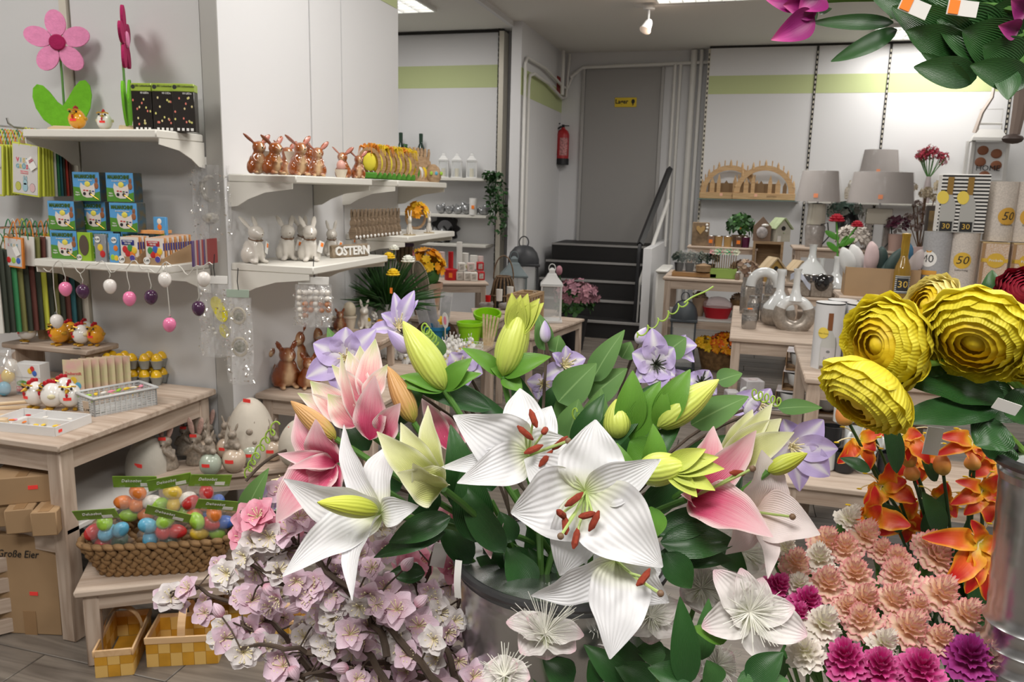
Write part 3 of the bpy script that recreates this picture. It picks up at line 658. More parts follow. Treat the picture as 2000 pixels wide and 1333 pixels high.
# counter display of dye packets
for i, (px, nm, cb, n) in enumerate(((254, 'cardboard display of red and white egg dye packets', (.02, .03, .2), 5), (303, 'cardboard display of orange egg dye packets', (.45, .02, .03), 12))):
    t = thing('dye_display', nm, 'display', onA(px, 490, 2.262, ZA2), (0, 0, .05), group='egg dye displays')
    part(t, 'tray', B().prism([(-.011, 0), (n*.0148, 0), (n*.0148, .072), (-.011, .022)], -.002, .002, T4((.036, -.011, 0), (PI/2, 0, PI/2)) if 0 else Matrix(((0, 0, 1, .036), (1, 0, 0, 0), (0, 1, 0, 0), (0, 0, 0, 1)))).box((0, -.012, .012), (.074, .002, .024)), CARD)
    for k in range(n):
        q = part(t, 'dye_packet', B().box((0, k*.0135, .046+k*.0006), (.068, .006, .09)), mat('dye_orange', (.72, .34, .12), .4) if k % 2 else mat('dye_cream', (.76, .7, .64), .4))
        part(q, 'stripe', B().box((.0343, k*.0135, .062), (.0008, .0062, .025)), mat('dye_stripe', (.05, .05, .25), .4))
    part(t, 'title', B().box((-.004, -.0042, .072), (.05, .0012, .018), b=.0005), mat('title_%d' % i, cb, .4)); letter(t, 'KALTFARBEN\nFÜR EIER', .0078, PAPER, (-.004, -.0052, .0725), sx=.8)
    eggdots(t, -.0045, [(-.016, .048, 'green' if i else 'red'), (.004, .053, 'blue' if i else 'green'), (.02, .046, 'yellow'), (-.006, .034, 'red'), (.012, .03, 'orange')], .011)
    dot_price(t, '1,49', -.024, .014, -.0145, .013)
    part(t, 'badge', B().lathe([(0, 0), (.011, 0), (.011, .001), (0, .001)], 14, XZ), PAPER, (.02, -.0145, .02)); part(t, 'badge_ring', B().lathe([(.008, 0), (.0105, 0), (.0105, .0012), (.008, .0012)], 14, XZ), mat('ring_blue', (.08, .06, .3)), (.02, -.0146, .02))
flatpack('dye_packet', 'orange dye packet lying flat on the display', onA(302, 455, 2.36, ZA2+.1), .09, .012, .07, mat('dye_orange', (0, 0, 0)), .1)
for k in range(9):
    flatpack('napkin_pack', 'slim striped sticker pack at the kit shelf end, %s from the left' % ORD[k], onA(386+k*3.4, 487, 2.3+k*.012, ZA2), .006, .088, .08, mat('slim_%d' % (k % 3), ((.10, .06, .16), (.40, .30, .28), (.30, .05, .05))[k % 3], .4), .2, 'packet', group='slim packs at the shelf end')
# -------- gift bags on hooks
BAGE = dict(lime=(.62, .66, .08), orange=(.75, .25, .04), green=(.05, .25, .10), red=(.5, .06, .04), teal=(.04, .16, .19), white=(.72, .72, .68), dark=(.05, .06, .045), olive=(.20, .20, .07), brown=(.14, .05, .04))
BAGW = mat('bag_grey_white', (.62, .60, .58), .6); HOOKM = mat('chrome', (.6, .6, .6), .2, metal=1)
def bagmat(c): return mat('bag_'+c, BAGE[c], .5)
def bag(label, p, w, h, c, rz=0, tilt=0, full=False, group=None, t_=.009, hc=None):
    t = thing('gift_bag', label, 'gift bag', p, (0, tilt, rz), group=group)      # p = middle of the top edge
    part(t, 'body', B().box((0, 0, -h/2), (w, t_, h), b=.0012), bagmat(c))
    part(t, 'handle', B().tube([(-w*.22, -t_/2, -.012), (-w*.2, -.004, .012), (-w*.06, 0, .05), (0, 0, .056), (w*.06, 0, .05), (w*.2, -.004, .012), (w*.22, -t_/2, -.012)], .0022, 6), bagmat(hc or c))
    if full:
        y = -t_/2-.0008
        fr = part(t, 'front_print', B().box((0, y, -h/2), (w-.012, .001, h-.012)), BAGW)
        part(t, 'hanger_card', B().box((-.01, y, .004), (.022, .002, .012), b=.001), CARD)
        return t, fr, y
    return t
def easter_front(t, fr, y, h, l1, l2, tagx):
    cols = [mat('pastel_%d' % k, c, .6) for k, c in enumerate(((.62, .12, .16), (.20, .42, .48), (.62, .50, .20), (.10, .36, .45)))]
    for i, (wd, z) in enumerate(((l1, -.062), (l2, -.085))):
        for k, ch in enumerate(wd): letter(fr, ch, .021, cols[(k+i) % 4], (-.034+k*.0145, y-.001, z), bold=.0008)
    part(fr, 'banner', B().box((-.004, y-.0006, -.105), (.036, .0008, .011)), mat('banner_pink', (.62, .18, .20), .6)); letter(fr, 'zu Ostern', .0085, PAPER, (-.004, y-.0014, -.105))
    hb = mat('print_hare_blue', (.34, .53, .60), .6); ye = mat('print_egg_lime', (.50, .50, .10), .6); pk = mat('print_egg_pink', (.66, .45, .45), .6)
    for dx, m in ((-.032, ye), (.033, pk)):
        q = part(fr, 'egg_outline', B().prism(ovl(dx, -.157, .0135, .0165, 0), -y, -y+.0008, XZ), INK); part(q, 'egg_print', B().prism(ovl(dx, -.157, .0125, .0155, 0), -y, -y+.0012, XZ), m)
    q = part(fr, 'hare_outline', B().prism(ovl(0, -.158, .0125, .0165, 0), -y, -y+.0010, XZ).prism(ovl(0, -.14, .0105, .0105, 0), -y, -y+.001, XZ).prism(ovl(-.005, -.126, .004, .009, 0), -y, -y+.001, XZ).prism(ovl(.005, -.126, .004, .009, 0), -y, -y+.001, XZ), INK)
    part(q, 'hare_print', B().prism(ovl(0, -.158, .0115, .0155, 0), -y, -y+.0014, XZ).prism(ovl(0, -.14, .0095, .0095, 0), -y, -y+.0014, XZ).prism(ovl(-.005, -.126, .003, .008, 0), -y, -y+.0014, XZ).prism(ovl(.005, -.126, .003, .008, 0), -y, -y+.0014, XZ), hb)
    g = part(t, 'gift_tag', B().box((tagx, y-.005, -.07), (.03, .001, .045), T4((tagx, 0, -.07), (0, -.6, 0)) @ T4((-tagx, 0, .07))), PAPER)
    letter(t, 'FROHE\nOSTERN', .006, cols[0], (tagx, y-.0065, -.06), (PI/2, -.6, 0))
HX = -2.535
def hook(label, x, z, y0):
    solo('display_hook', label, 'hook', B().tube([(x, AY-.01, z), (x, y0+.02, z), (x, y0, z+.012), (x, y0-.004, z+.03)], .004, 8), HOOKM)
hook('chrome hook holding the upper gift bags beside the felt flower', HX+.01, 1.585, 2.27); hook('chrome hook holding the upper gift bags at the left edge', HX-.19, 1.6, 2.27)
bg = 'gift bags on the upper hooks'
for hx, nm in ((HX+.012, 'by the shelf'), (HX-.155, 'at the left edge')):
    t, fr, y = bag('front lime-edged Easter gift bag with hare and eggs, hanging %s' % nm, (hx, 2.335, 1.532), .125, .188, 'lime', 0, .1, True, bg); easter_front(t, fr, y, .188, 'VIELE', 'GRÜSSE', .032)
    for k, c in enumerate(('lime', 'lime', 'lime', 'lime', 'white', 'green', 'teal', 'dark', 'red', 'brown')):
        bag('%s gift bag, %s behind the front one %s' % ({'lime': 'lime', 'white': 'white', 'green': 'dark green', 'teal': 'teal', 'dark': 'near black', 'red': 'red', 'brown': 'dark brown'}[c], ORD[k], nm), (hx+.004, 2.347+k*.0125, 1.53), .122, .185, c, 0, .06-.006*k, False, bg, .006, ('lime', 'orange', 'lime', 'green', 'orange')[k % 5])
hook('chrome hook holding the small gift bags at the lower left', HX-.03, 1.23, 2.2)
bg = 'small gift bags on the lower hook'
t, fr, y = bag('small orange-edged gift bag in front of the lower hook', (HX-.012, 2.27, 1.196), .085, .112, 'orange', 0, .06, True, bg)
for k, ch in enumerate('LEGE'): letter(fr, ch, .014, mat('pastel_%d' % (k % 4), (0, 0, 0)), (-.02+k*.013, y-.001, -.03))
eggdots(fr, y-.001, [(-.022, -.085, 'red'), (0, -.085, 'lime'), (.022, -.085, 'blue')], .01)
part(t, 'gift_tag', B().box((.018, y-.004, -.05), (.022, .001, .035), T4((.018, 0, -.05), (0, -.5, 0)) @ T4((-.018, 0, .05))), PAPER)
for k, c in enumerate(('white', 'olive', 'brown', 'white', 'orange')): bag('small %s gift bag, %s behind the orange-edged one' % (c, ORD[k]), (HX+.004+k*.012, 2.3+k*.013, 1.198), .08, .108, c, .1, .05, False, bg, .006, ('green', 'orange')[k % 2])
for k, c in enumerate(('lime', 'lime', 'olive', 'lime', 'white', 'teal', 'olive')): bag('small %s gift bag left of the kit shelf, %s from the front' % (c, ORD[k]), (HX+.045, 2.372+k*.0135, 1.205), .056, .11, c, .35, .0, False, bg, .006, 'lime' if k % 3 else 'orange')
for k, c in enumerate(('white', 'olive', 'teal', 'orange', 'olive', 'green')): bag('small %s gift bag at the left edge, %s from the front' % (c, ORD[k]), (HX-.1, 2.33+k*.02, 1.2), .09, .11, c, .1, .0, False, bg, .006, ('green', 'white', 'orange', 'lime')[k % 4])
bg = 'tall bags hanging edge-on'
for k in range(15):
    c = ('white', 'dark', 'dark', 'green', 'olive', 'dark', 'brown', 'dark', 'lime', 'dark', 'olive', 'dark', 'brown', 'teal', 'dark')[k]
    bag('tall %s gift bag hanging edge-on, %s from the left' % (c, ORD[k]), (HX-.105+k*.0095, 2.22+k*.0165, 1.15), .095, .31, c, .35, 0, False, bg, .007)
solo('wall_card', 'brown cardboard piece standing behind the riser hens', 'card', B().prism([(-.055, 0), (.055, 0), (.055, .085), (.045, .13), (.03, .17), (-.03, .17), (-.045, .13), (-.055, .085)], 0, .004, XZ), CARD, onA(120, 645, 2.46, .795))
# -------- egg light chain below the shelf
EGG = [(128, 565, 'pink'), (162, 570, 'purple'), (215, 560, 'white'), (253, 584, 'pink'), (295, 581, 'purple'), (322, 547, 'white'), (398, 546, 'white'), (388, 603, 'purple'), (331, 635, 'pink'), (111, 628, 'white')]
t = thing('egg_light_chain', 'chain of pink, plum and white plastic eggs draped below the kit shelf', 'light chain', (0, 0, 0))
top = {}
for k, (px, py, c) in enumerate(EGG):
    p = P(px, py, y=2.215); top[k] = p+Vector((0, 0, .03))
    m = mat('lamp_egg_'+c, {'pink': (.85, .22, .42), 'purple': (.07, .025, .07), 'white': (.80, .76, .72)}[c], .18, coat=.4)
    q = part(t, 'egg', B().ell((0, 0, 0), (.0215, .0215, .026), 16, 10, egg=-.12), m, p, (rnd.uniform(-.12, .12), rnd.uniform(-.12, .12), 0)); part(q, 'cap', B().lathe([(.004, .025), (.004, .033), (0, .033)], 8), GLASS)
pts = []
for k, px in enumerate(range(85, 418, 6)):
    p = P(px, 520+(px-85)*.012+9*math.sin(px*.09)+5*math.sin(px*.21), y=2.212); pts.append(p)
WIRE = mat('clear_cable', (.62, .60, .55), .25)
part(t, 'cable', B().tube(pts, .0016, 6), WIRE)
for k in range(10):
    q = top[k]; a = min(pts, key=lambda v: abs(v.x-q.x)); part(t, 'cable', B().tube([q, q+Vector((.004, 0, .012)), (q.x*.5+a.x*.5, a.y, (q.z+a.z)/2+.008), a], .0014, 6), WIRE)
# ================================================================ left table and what stands on it
def table(name, label, corner, dx, dy, h, rz=0, leg=.05, apron=.06, inset=.02, top=.022, cat='table', shelf_z=None, z0=0):
    """corner = front-left floor point; dx along local X, dy along local Y (to the back)"""
    t = thing(name, label, cat, (corner[0], corner[1], z0), (0, 0, rz)); h -= z0
    part(t, 'tabletop', B().box((dx/2, dy/2, h-top/2), (dx, dy, top), b=.005), WASH)
    for x in (inset+leg/2, dx-inset-leg/2):
        for y in (inset+leg/2, dy-inset-leg/2): part(t, 'leg', B().box((x, y, (h-top)/2), (leg, leg, h-top), b=.004), WASHZ)
    for y in (inset+leg*.3, dy-inset-leg*.3): part(t, 'apron', B().box((dx/2, y, h-top-apron/2), (dx-2*inset-2*leg, leg*.4, apron)), WASH)
    for x in (inset+leg*.3, dx-inset-leg*.3): part(t, 'apron', B().box((x, dy/2, h-top-apron/2), (leg*.4, dy-2*inset-2*leg, apron)), WASHY)
    if shelf_z:
        part(t, 'lower_shelf', B().box((dx/2, dy/2, shelf_z-.009), (dx-2*inset, dy-2*inset-.004, .018), b=.003), mat('shelf_white_board', (.66, .64, .61), .5)); part(t, 'shelf_rail', B().box((dx/2, inset+leg*.3, shelf_z-.05), (dx-2*inset-2*leg, leg*.4, .062)), WASH)
    return t
TZ = .645
table('display_table', 'whitewashed wooden table on the left with lower shelf', (-3.25, 1.74), 1.39, .725, TZ, 0, .052, .07, .02, .024, shelf_z=.37)
rs = thing('riser_bench', 'small whitewashed riser bench standing on the left table', 'bench', (-2.66, 2.285, TZ), (0, 0, 0))
part(rs, 'top_plank', B().box((.19, .075, .138), (.4, .16, .02), b=.004), WASH)
for x in (.03, .355): part(rs, 'leg', B().box((x, .075, .064), (.02, .13, .128)), WASHZ)
RZ = TZ+.148
def onT(px, py, z=TZ): p = P(px, py, z=z); return Vector((p.x, p.y, z))
hen('white glass hen with a paper tag at the left of the riser', onA(56, 680, 2.33, RZ), -.5, True, 1); hen('amber glass hen facing away in the middle of the riser', onA(118, 680, 2.325, RZ), -.35, False, 1.08)
hen('amber glass hen half hidden at the back of the riser', onA(139, 668, 2.385, RZ), -.2, False, 1); hen('white glass hen between two amber hens on the riser', onA(160, 672, 2.35, RZ), -.4, True, 1); hen('amber glass hen at the right end of the riser', onA(188, 668, 2.37, RZ), .1, False, 1)
hen('white glass hen at the rear of the riser, only its comb showing', onA(168, 660, 2.42, RZ), .1, True, 1)
for px, py, nm in ((50, 690, 'left'), (150, 682, 'right')):
    t = thing('price_tag', 'white paper price tag hanging over the %s of the riser edge' % nm, 'price tag', onA(px, py, 2.292, RZ+.003), (-.5, 0, .3)); part(t, 'card', B().box((0, 0, 0), (.028, .016, .0008)), PAPER); letter(t, '2,99', .009, INK, (0, 0, .0008), (0, 0, 0))
t = thing('moss_nest', 'tufty yellow and white feather bundle behind the riser hen', 'decoration', onA(45, 660, 2.41, RZ)); b = B(); r = random.Random(4)
for k in range(70):
    a, e = r.uniform(0, 6.28), r.uniform(.2, 1.4); q = .035*r.uniform(.6, 1.1); b.mi = k % 2; b.tube([(0, 0, .03), (q*math.cos(a)*math.cos(e), q*math.sin(a)*math.cos(e), .035+q*math.sin(e))], [.003, .0008], 4)
part(t, 'feathers', b, [mat('feather_yellow', (.62, .62, .06), .8), mat('feather_white', (.66, .63, .56), .8)], kind='stuff'); part(t, 'pot', B().lathe([(.015, 0), (.022, .03), (0, .03)], 12), mat('pot_mauve', (.28, .14, .13), .6))
solo('card_pot', 'small brown cardboard plant pot behind the riser hens', 'pot', B().lathe([(.02, 0), (.028, .06), (.025, .06), (.018, .005)], 4, T4(rot=(0, 0, .785))), CARD, onA(88, 665, 2.4, RZ))
# hens on the table
for (px, py, rz, nm) in ((72, 797, -.2, 'leftmost'), (105, 800, -1.0, 'second from the left'), (128, 785, -.5, 'third'), (140, 800, .5, 'rightmost')):
    hen('white glass hen on the left table, %s of its cluster' % nm, onT(px, py), rz, True, 1.15 if nm != 'third' else 1.1)
# white box with egg prints, marker packets
t = flatpack('dye_kit', 'white Easter dye kit carton with coloured egg pictures', onT(58, 772)+Vector((.0, .02, 0)), .1, .115, .05, mat('kit_white', (.70, .70, .70), .4), .12, 'box')
eggdots(t, -.0265, [(.022, .098, 'red'), (.012, .09, 'yellow'), (.03, .082, 'blue')], .009); q = part(t, 'oval', B().prism(ovl(-.022, .043, .022, .011, 0), .0255, .027, XZ), mat('oval_green', (.12, .30, .06))); part(t, 'red_label', B().box((-.022, -.026, .022), (.05, .002, .018)), mat('label_red', (.55, .04, .06))); letter(t, 'PUSTEFIX', .011, PAPER, (-.022, -.0275, .024)); letter(t, 'Ostereier', .008, PAPER, (-.022, -.0277, .043)); part(t, 'grey_label', B().box((-.022, -.026, .009), (.05, .002, .008)), mat('label_grey', (.2, .2, .22)))
part(t, 'fold', B().box((0, -.026, .066), (.1, .0012, .0015)), mat('fold_grey', (.45, .45, .45)))
for k in range(7):
    t = flatpack('marker_packet', 'pastel marker packet, %s from the front of the row behind the hens' % ORD[k] if k else 'front pastel marker packet reading Zauberstift', onT(138, 772)+Vector((k*.016, k*.02+.02, 0)), .075, .125, .004, mat('packet_pastel', (.66, .70, .36), .4, noise=(14, .3), col2=(.75, .45, .42)), .25, 'packet', group='Zauberstift marker packets')
    if k == 0: letter(t, 'Zauberstift', .016, mat('text_pink', (.7, .12, .14)), (0, -.003, .075), sx=.85); eggdots(t, -.0025, [(-.02, .03, 'lime'), (.015, .03, 'sky'), (0, .05, 'yellow')], .012)
# grey plastic basket
b0, b1 = onT(186, 815), onT(306, 791); ax = (b1-b0); bl = ax.length; rz = math.atan2(ax.y, ax.x)
t = thing('plastic_basket', 'light grey slotted plastic basket full of spring picks', 'basket', b0, (0, 0, rz)); GP = mat('basket_grey_plastic', (.55, .56, .56), .4)
bw, bd, bh = bl, .12, .062
part(t, 'base', B().box((bw/2, bd/2, .003), (bw, bd, .006)), GP); part(t, 'rim', B().box((bw/2, -.004, bh), (bw+.016, .012, .008), b=.003).box((bw/2, bd+.004, bh), (bw+.016, .012, .008), b=.003).box((-.004, bd/2, bh), (.012, bd, .008), b=.003).box((bw+.004, bd/2, bh), (.012, bd, .008), b=.003), GP)
for sd in range(4):
    q = B(); n = 12 if sd < 2 else 6; L_ = bw if sd < 2 else bd; org = ((0, 0), (0, bd), (0, 0), (bw, 0))[sd]; ex = (1, 0) if sd < 2 else (0, 1)
    for k in range(n+1): s_ = L_*k/n; q.box((org[0]+ex[0]*s_, org[1]+ex[1]*s_, bh/2), (.004, .004, bh))
    for j in range(7):
        q.box((org[0]+ex[0]*L_/2, org[1]+ex[1]*L_/2, .006+j*.008), (L_ if ex[0] else .003, L_ if ex[1] else .003, .0028))
    part(t, 'slotted_side', q, GP, kind='stuff')
r = random.Random(9)
for k in range(16):
    c = ('lime', 'yellow', 'white', 'pink')[k % 4]; p = b0+Matrix.Rotation(rz, 3, 'Z') @ Vector((.02+(k % 8)*bw*.125, .03+.06*(k//8), .052))
    solo('spring_pick', 'small %s pick in the grey basket, %s row, %s from the left' % ({'lime': 'green'}.get(c, c), ('front', 'back')[k//8], ORD[k % 8]), 'ornament', B().ell((0, 0, 0), (.013, .007, .005), 8, 5).tube([(0, 0, 0), (-.04, .01, 0)], .0012, 5), mat('pick_'+c, EC[c], .5), p, (0, r.uniform(-.2, .2), r.uniform(0, 6)), group='picks in the grey basket')
t = thing('price_tag', 'kraft price tag clipped to the grey plastic basket', 'price tag', b0+Vector((-.02, -.014, .045)), (.25, .15, .2)); part(t, 'card', B().box((0, 0, -.012), (.02, .001, .045)), mat('tag_kraft', (.62, .50, .38), .7)); letter(t, '1,19', .012, INK, (0, -.0012, -.022), (PI/2, 0, 0))
# white partition tray
c0, c1, c2 = onT(108, 853), onT(178, 826), onT(22, 826)
t = thing('partition_tray', 'white wooden tray with four compartments of small charms', 'tray', c0, (0, 0, math.atan2(c1.y-c0.y, c1.x-c0.x))); TW = mat('tray_white', (.70, .69, .68), .5)
tw, td, th = (c1-c0).length, (c2-c0).length, .028
for c_, d_ in (((tw/2, 0, th/2), (tw, .005, th)), ((tw/2, td, th/2), (tw, .005, th)), ((0, td/2, th/2), (.005, td, th)), ((tw, td/2, th/2), (.005, td, th)), ((tw/2, td*.66, th/2), (tw, .003, th-.004)), ((tw*.5, td*.33, th/2), (.003, td*.66, th-.004))): part(t, 'board', B().box(c_, d_), TW)
part(t, 'base', B().box((tw/2, td/2, .002), (tw, td, .004)), TW); part(t, 'price_sticker', B().box((.018, -.0032, .013), (.014, .001, .009)), REDTAG)
for k in range(22):
    c = ('lime', 'red', 'yellow', 'orange', 'pink', 'white')[k % 6]; x, y = r.uniform(.012, tw-.012), r.uniform(.01, td-.012)
    solo('wooden_charm', 'tiny %s charm in the white tray, %s of its colour' % (c, ORD[k//6]), 'ornament', B().ell((0, 0, 0), (.010, .006, .003), 8, 5), mat('pick_'+c, EC[c], .5), t.matrix_world @ Vector((0, 0, 0)) if 0 else c0+Matrix.Rotation(math.atan2(c1.y-c0.y, c1.x-c0.x), 3, 'Z') @ Vector((x, y, .009+.006*(k % 2))), (0, 0, r.uniform(0, 3)), group='charms in the partition tray')
# wooden clothes-pegs and foil bag at the left edge
for (px, py, rz) in ((15, 800, .5), (28, 790, .7), (6, 815, .2)):
    solo('wooden_strip', 'thin raw wooden strip on the table edge, %s' % {15: 'middle one', 28: 'rear one', 6: 'front one'}[px], 'wood piece', B().box((0, 0, .005), (.12, .016, .009), b=.002), RAWW, onT(px, py), (0, 0, rz), group='raw wooden slats')
solo('wood_disc', 'small raw wooden disc at the table edge', 'wood piece', B().lathe([(0, 0), (.018, 0), (.018, .022), (0, .022)], 16), RAWW, onT(4, 832))
FOIL = mat('clear_foil', (.9, .9, .9), .06, alpha=.3, metal=.35, bump=(30, 1)); SILV = mat('silver_foil', (.85, .83, .8), .15, metal=.8, bump=(40, .9))
t = thing('egg_bag', 'foil bag with blue and gold eggs at the left edge of the table', 'bag', onT(14, 775)+Vector((-.01, .02, 0)))
for k, (x, y, z, c) in enumerate(((0, -.02, .028, 'sky'), (.0, 0, .07, 'yellow'), (-.03, .01, .05, 'orange'), (.01, .01, .105, 'white'))): part(t, 'egg', B().ell((x, y, z), (.022, .022, .026), 12, 8), mat('gloss_'+c, EC[c], .2, coat=.4))
part(t, 'film', B().lathe([(.02, 0), (.045, .02), (.05, .07), (.03, .12), (.012, .14), (.03, .16)], 14), FOIL)
# two trays of glossy yellow eggs
YG = mat('egg_glossy_yellow', (.84, .50, .01), .08, coat=.6); CTN = mat('egg_carton_grey', (.33, .34, .32), .8)
e0 = onT(283, 745)+Vector((-.01, -.035, 0))
for lv in (0, 1):
    t = thing('egg_carton', 'grey egg carton of yellow eggs, %s of the two' % ('lower', 'upper')[lv], 'egg carton', e0+Vector((0, 0, lv*.062)), (0, 0, .25+lv*.08), group='cartons of yellow eggs')
    for i in range(5):
        for j in range(2): part(t, 'egg_cup', B().lathe([(.014, 0), (.023, .03), (.025, .033), (.022, .033), (.012, .004)], 8, T4(rot=(0, 0, .39))), CTN, (-.092+i*.046, -.023+j*.046, 0))
    for i in range(5):
        for j in range(2):
            if lv == 1 and (i, j) == (2, 1): continue
            solo('yellow_egg', 'glossy yellow egg in the %s carton, %s row, %s from the left' % (('lower', 'upper')[lv], ('front', 'back')[j], ORD[i]), 'egg', B().ell((0, 0, 0), (.0205, .0205, .026), 14, 9, egg=.12), YG, e0+Vector((0, 0, lv*.062+.034))+Matrix.Rotation(.25+lv*.08, 3, 'Z') @ Vector((-.092+i*.046, -.023+j*.046, 0)), group='glossy yellow eggs')
# ================================================================ below the table
def carton(label, px, py, z, w, d, h, rz=.0, sticker=None, flaps=False):
    p = P(px, py, z=z); t = thing('cardboard_box', label, 'box', (p.x, p.y, z), (0, 0, rz)); part(t, 'carton', B().box((0, d/2, h/2), (w, d, h), b=.003), CARD); part(t, 'tape', B().box((0, d/2, h+.0006), (.03, d-.006, .0012)), mat('tape_brown', (.33, .20, .10), .3))
    if sticker: part(t, 'price_sticker', B().box(sticker, (.026, .0012, .012)) if sticker[1] < 0 else B().box(sticker, (.03, .014, .0012)), REDTAG)
    return t
t = carton('large cardboard box on the floor with handwritten lettering', 62, 1240, 0, .2, .12, .33, .24, (.02, -.001, .14)); letter(t, 'Große Eier', .034, INK, (-.02, -.002, .27), shear=.25, sx=.85); part(t, 'tape', B().box((.0, -.001, .04), (.04, .001, .08)), mat('tape_brown', (0, 0, 0))); part(t, 'price_sticker', B().box((.04, .05, .3315), (.034, .016, .001)), REDTAG)
carton('wide cardboard box at the top of the pile on the table shelf', 45, 985, .445, .16, .16, .085, .6, (.03, -.001, .05)); carton('cardboard box under the wide one on the table shelf', 10, 1030, .371, .12, .12, .073, .5)
carton('small cardboard box in the middle of the table shelf', 40, 1043, .371, .075, .14, .075, .6); carton('small cardboard box at the right end of the table shelf', 88, 1048, .371, .07, .1, .075, .5)
t = thing('slatted_crate', 'whitewashed slatted crate at the left floor edge', 'crate', P(-45, 1255, z=0), (0, 0, .9))
for sd in (0, 1):
    for k in range(4): part(t, 'slat', B().box((.0, sd*.2, .03+k*.068), (.3, .012, .048), b=.002), WASH)
    part(t, 'post', B().box((.14, sd*.2-.02*(sd*2-1), .13), (.03, .03, .26)), WASHZ)
for k in range(4): part(t, 'slat', B().box((.15, .1, .03+k*.068), (.012, .2, .048), b=.002), WASHY)
b = B(); r = random.Random(5)
for k in range(260): x, y = r.uniform(-.12, .13), r.uniform(.02, .18); b.tube([(x, y, .1), (x+r.uniform(-.02, .02), y+r.uniform(-.02, .02), r.uniform(.2, .27))], [.005, .001], 4)
part(t, 'artificial_grass', b, mat('grass_green', (.07, .17, .02), .7), kind='stuff')
# low bench and basket of egg bags (turned to the room)
BA = R_(33); BZ = .25; bc = P(142, 1158, z=BZ)
table('low_bench', 'low whitewashed bench carrying the woven basket', (bc.x, bc.y), .62, .3, BZ, BA, .042, .05, .018, .022, 'bench')
BRD = mat('woven_rush', (.30, .17, .07), .75, noise=(30, .5), bump=(40, .5))
def onB(u, v, z=0): return Vector((bc.x, bc.y, BZ+z))+Matrix.Rotation(BA, 3, 'Z') @ Vector((u, v, 0))
k0 = onB(.225, .15); t = thing('rush_basket', 'woven brown rush basket heaped with bagged eggs', 'basket', k0, (0, 0, BA-.12))
def rrect(a, b, n=40, p=5):
    m = 4000; q = _rr(a, b, m, p); L_ = [0.0]
    for k in range(m): L_.append(L_[-1]+math.hypot(q[(k+1) % m][0]-q[k][0], q[(k+1) % m][1]-q[k][1]))
    out = []; j = 0
    for k in range(n):
        while L_[j+1] < L_[-1]*k/n: j += 1
        out.append(q[j])
    return out
def _rr(a, b, n, p): return [(a*math.copysign(abs(math.cos(q))**(2/p), math.cos(q)), b*math.copysign(abs(math.sin(q))**(2/p), math.sin(q))) for q in [2*PI*k/n for k in range(n)]]
part(t, 'base', B().prism(rrect(.16, .09), .002, .01), BRD)
part(t, 'lining', B().add([(x*(.165+.045*j), y*(.09+.02*j), .005+.085*j) for j in (0, 1) for x, y in rrect(1, 1)], [(k, (k+1) % 40, 40+(k+1) % 40, 40+k) for k in range(40)]), mat('rush_dark', (.13, .07, .03), .8))
bead = B().ell((0, 0, 0), (.021, .0095, .0115), 6, 4).mesh('twist', 180); bead.materials.append(BRD)
for row in range(6):
    n = 36; a_, b_ = .168+.0085*row, .094+.0042*row
    q_ = rrect(a_, b_, 2*n)
    for k in range(n):
        x, y = q_[2*k+row % 2]; x2, y2 = q_[(2*k+row % 2+1) % (2*n)]; ang = math.atan2(y2-y, x2-x)
        part(t, 'rush_twist', bead, None, (x, y, .011+row*.0155), Euler((0, .75 if row % 2 else -.75, ang)))
for k, (x, y) in enumerate(rrect(.215, .118, 40)):
    x2, y2 = rrect(.215, .118, 40)[(k+1) % 40]; part(t, 'rim_twist', bead, None, (x, y, .103), Euler((0, .3, math.atan2(y2-y, x2-x))), (1.1, 1.3, .9))
EGGM = {}
def eggmesh(c):
    if c not in EGGM: m = B().ell((0, 0, 0), (.022, .022, .029), 14, 9, egg=.1).mesh('egg', 180); m.materials.append(mat('bag_egg_'+c, EC.get(c, (.1, .2, .15)), .3, noise=(60, .25))); EGGM[c] = m
    return EGGM[c]
EC['dkgreen'] = (.04, .09, .05)
HDR = mat('header_green', (.22, .38, .04), .4, noise=(8, .5)); FILM = mat('bag_film', (.97, .97, .97), .1, alpha=.13, bump=(25, 1))
def eggbag(label, p, rot, cols, hx=.0):
    t = thing('egg_bag', label, 'bag', p, rot, group='bags of speckled eggs')
    q = [(-.025, -.01, .02), (.025, -.005, .02), (0, .0, .055), (-.042, .004, .058), (.04, .004, .06), (.0, .012, .09)]
    for k, c in enumerate(cols): part(t, 'egg', eggmesh(c), None, q[k], (rnd.uniform(-1.2, 1.2), rnd.uniform(.8, 1.8), rnd.uniform(0, 3)))
    part(t, 'film', B().sheet(lambda u, v: ((u-.5)*.13*(.9+.1*math.sin(v*9)), -.036*math.sin(PI*min(1, v*1.1+.08))*math.sin(PI*u)**.4-.004*math.sin(u*17+v*11), -.012+v*.14), 12, 10), FILM)
    h = part(t, 'header_card', B().box((hx, 0, .14), (.125, .003, .042), b=.001), HDR); letter(h, 'Dekoobst', .014, PAPER, (hx-.01, -.003, .145), shear=.2)
    part(h, 'barcode', B().box((hx+.03, -.002, .13), (.03, .001, .012)), PAPER)
    return t
M3 = Matrix.Rotation(BA-.12, 3, 'Z')
def inb(x, y, z): return k0+M3 @ Vector((x, y, z))
eggbag('bag of red and blue eggs in the left of the rush basket', inb(-.125, -.05, .085), (.5, -.1, BA-.3), ('red', 'dkgreen', 'sky', 'red', 'sky', 'lime'))
eggbag('bag of red and blue eggs with a slanted green header in the middle', inb(.0, -.055, .09), (.55, .35, BA), ('sky', 'dkgreen', 'red', 'sky', 'red', 'lime'))
eggbag('bag of orange and white eggs at the back left of the rush basket', inb(-.08, .045, .125), (.3, .05, BA-.1), ('lime', 'orange', 'orange', 'orange', 'white', 'orange'))
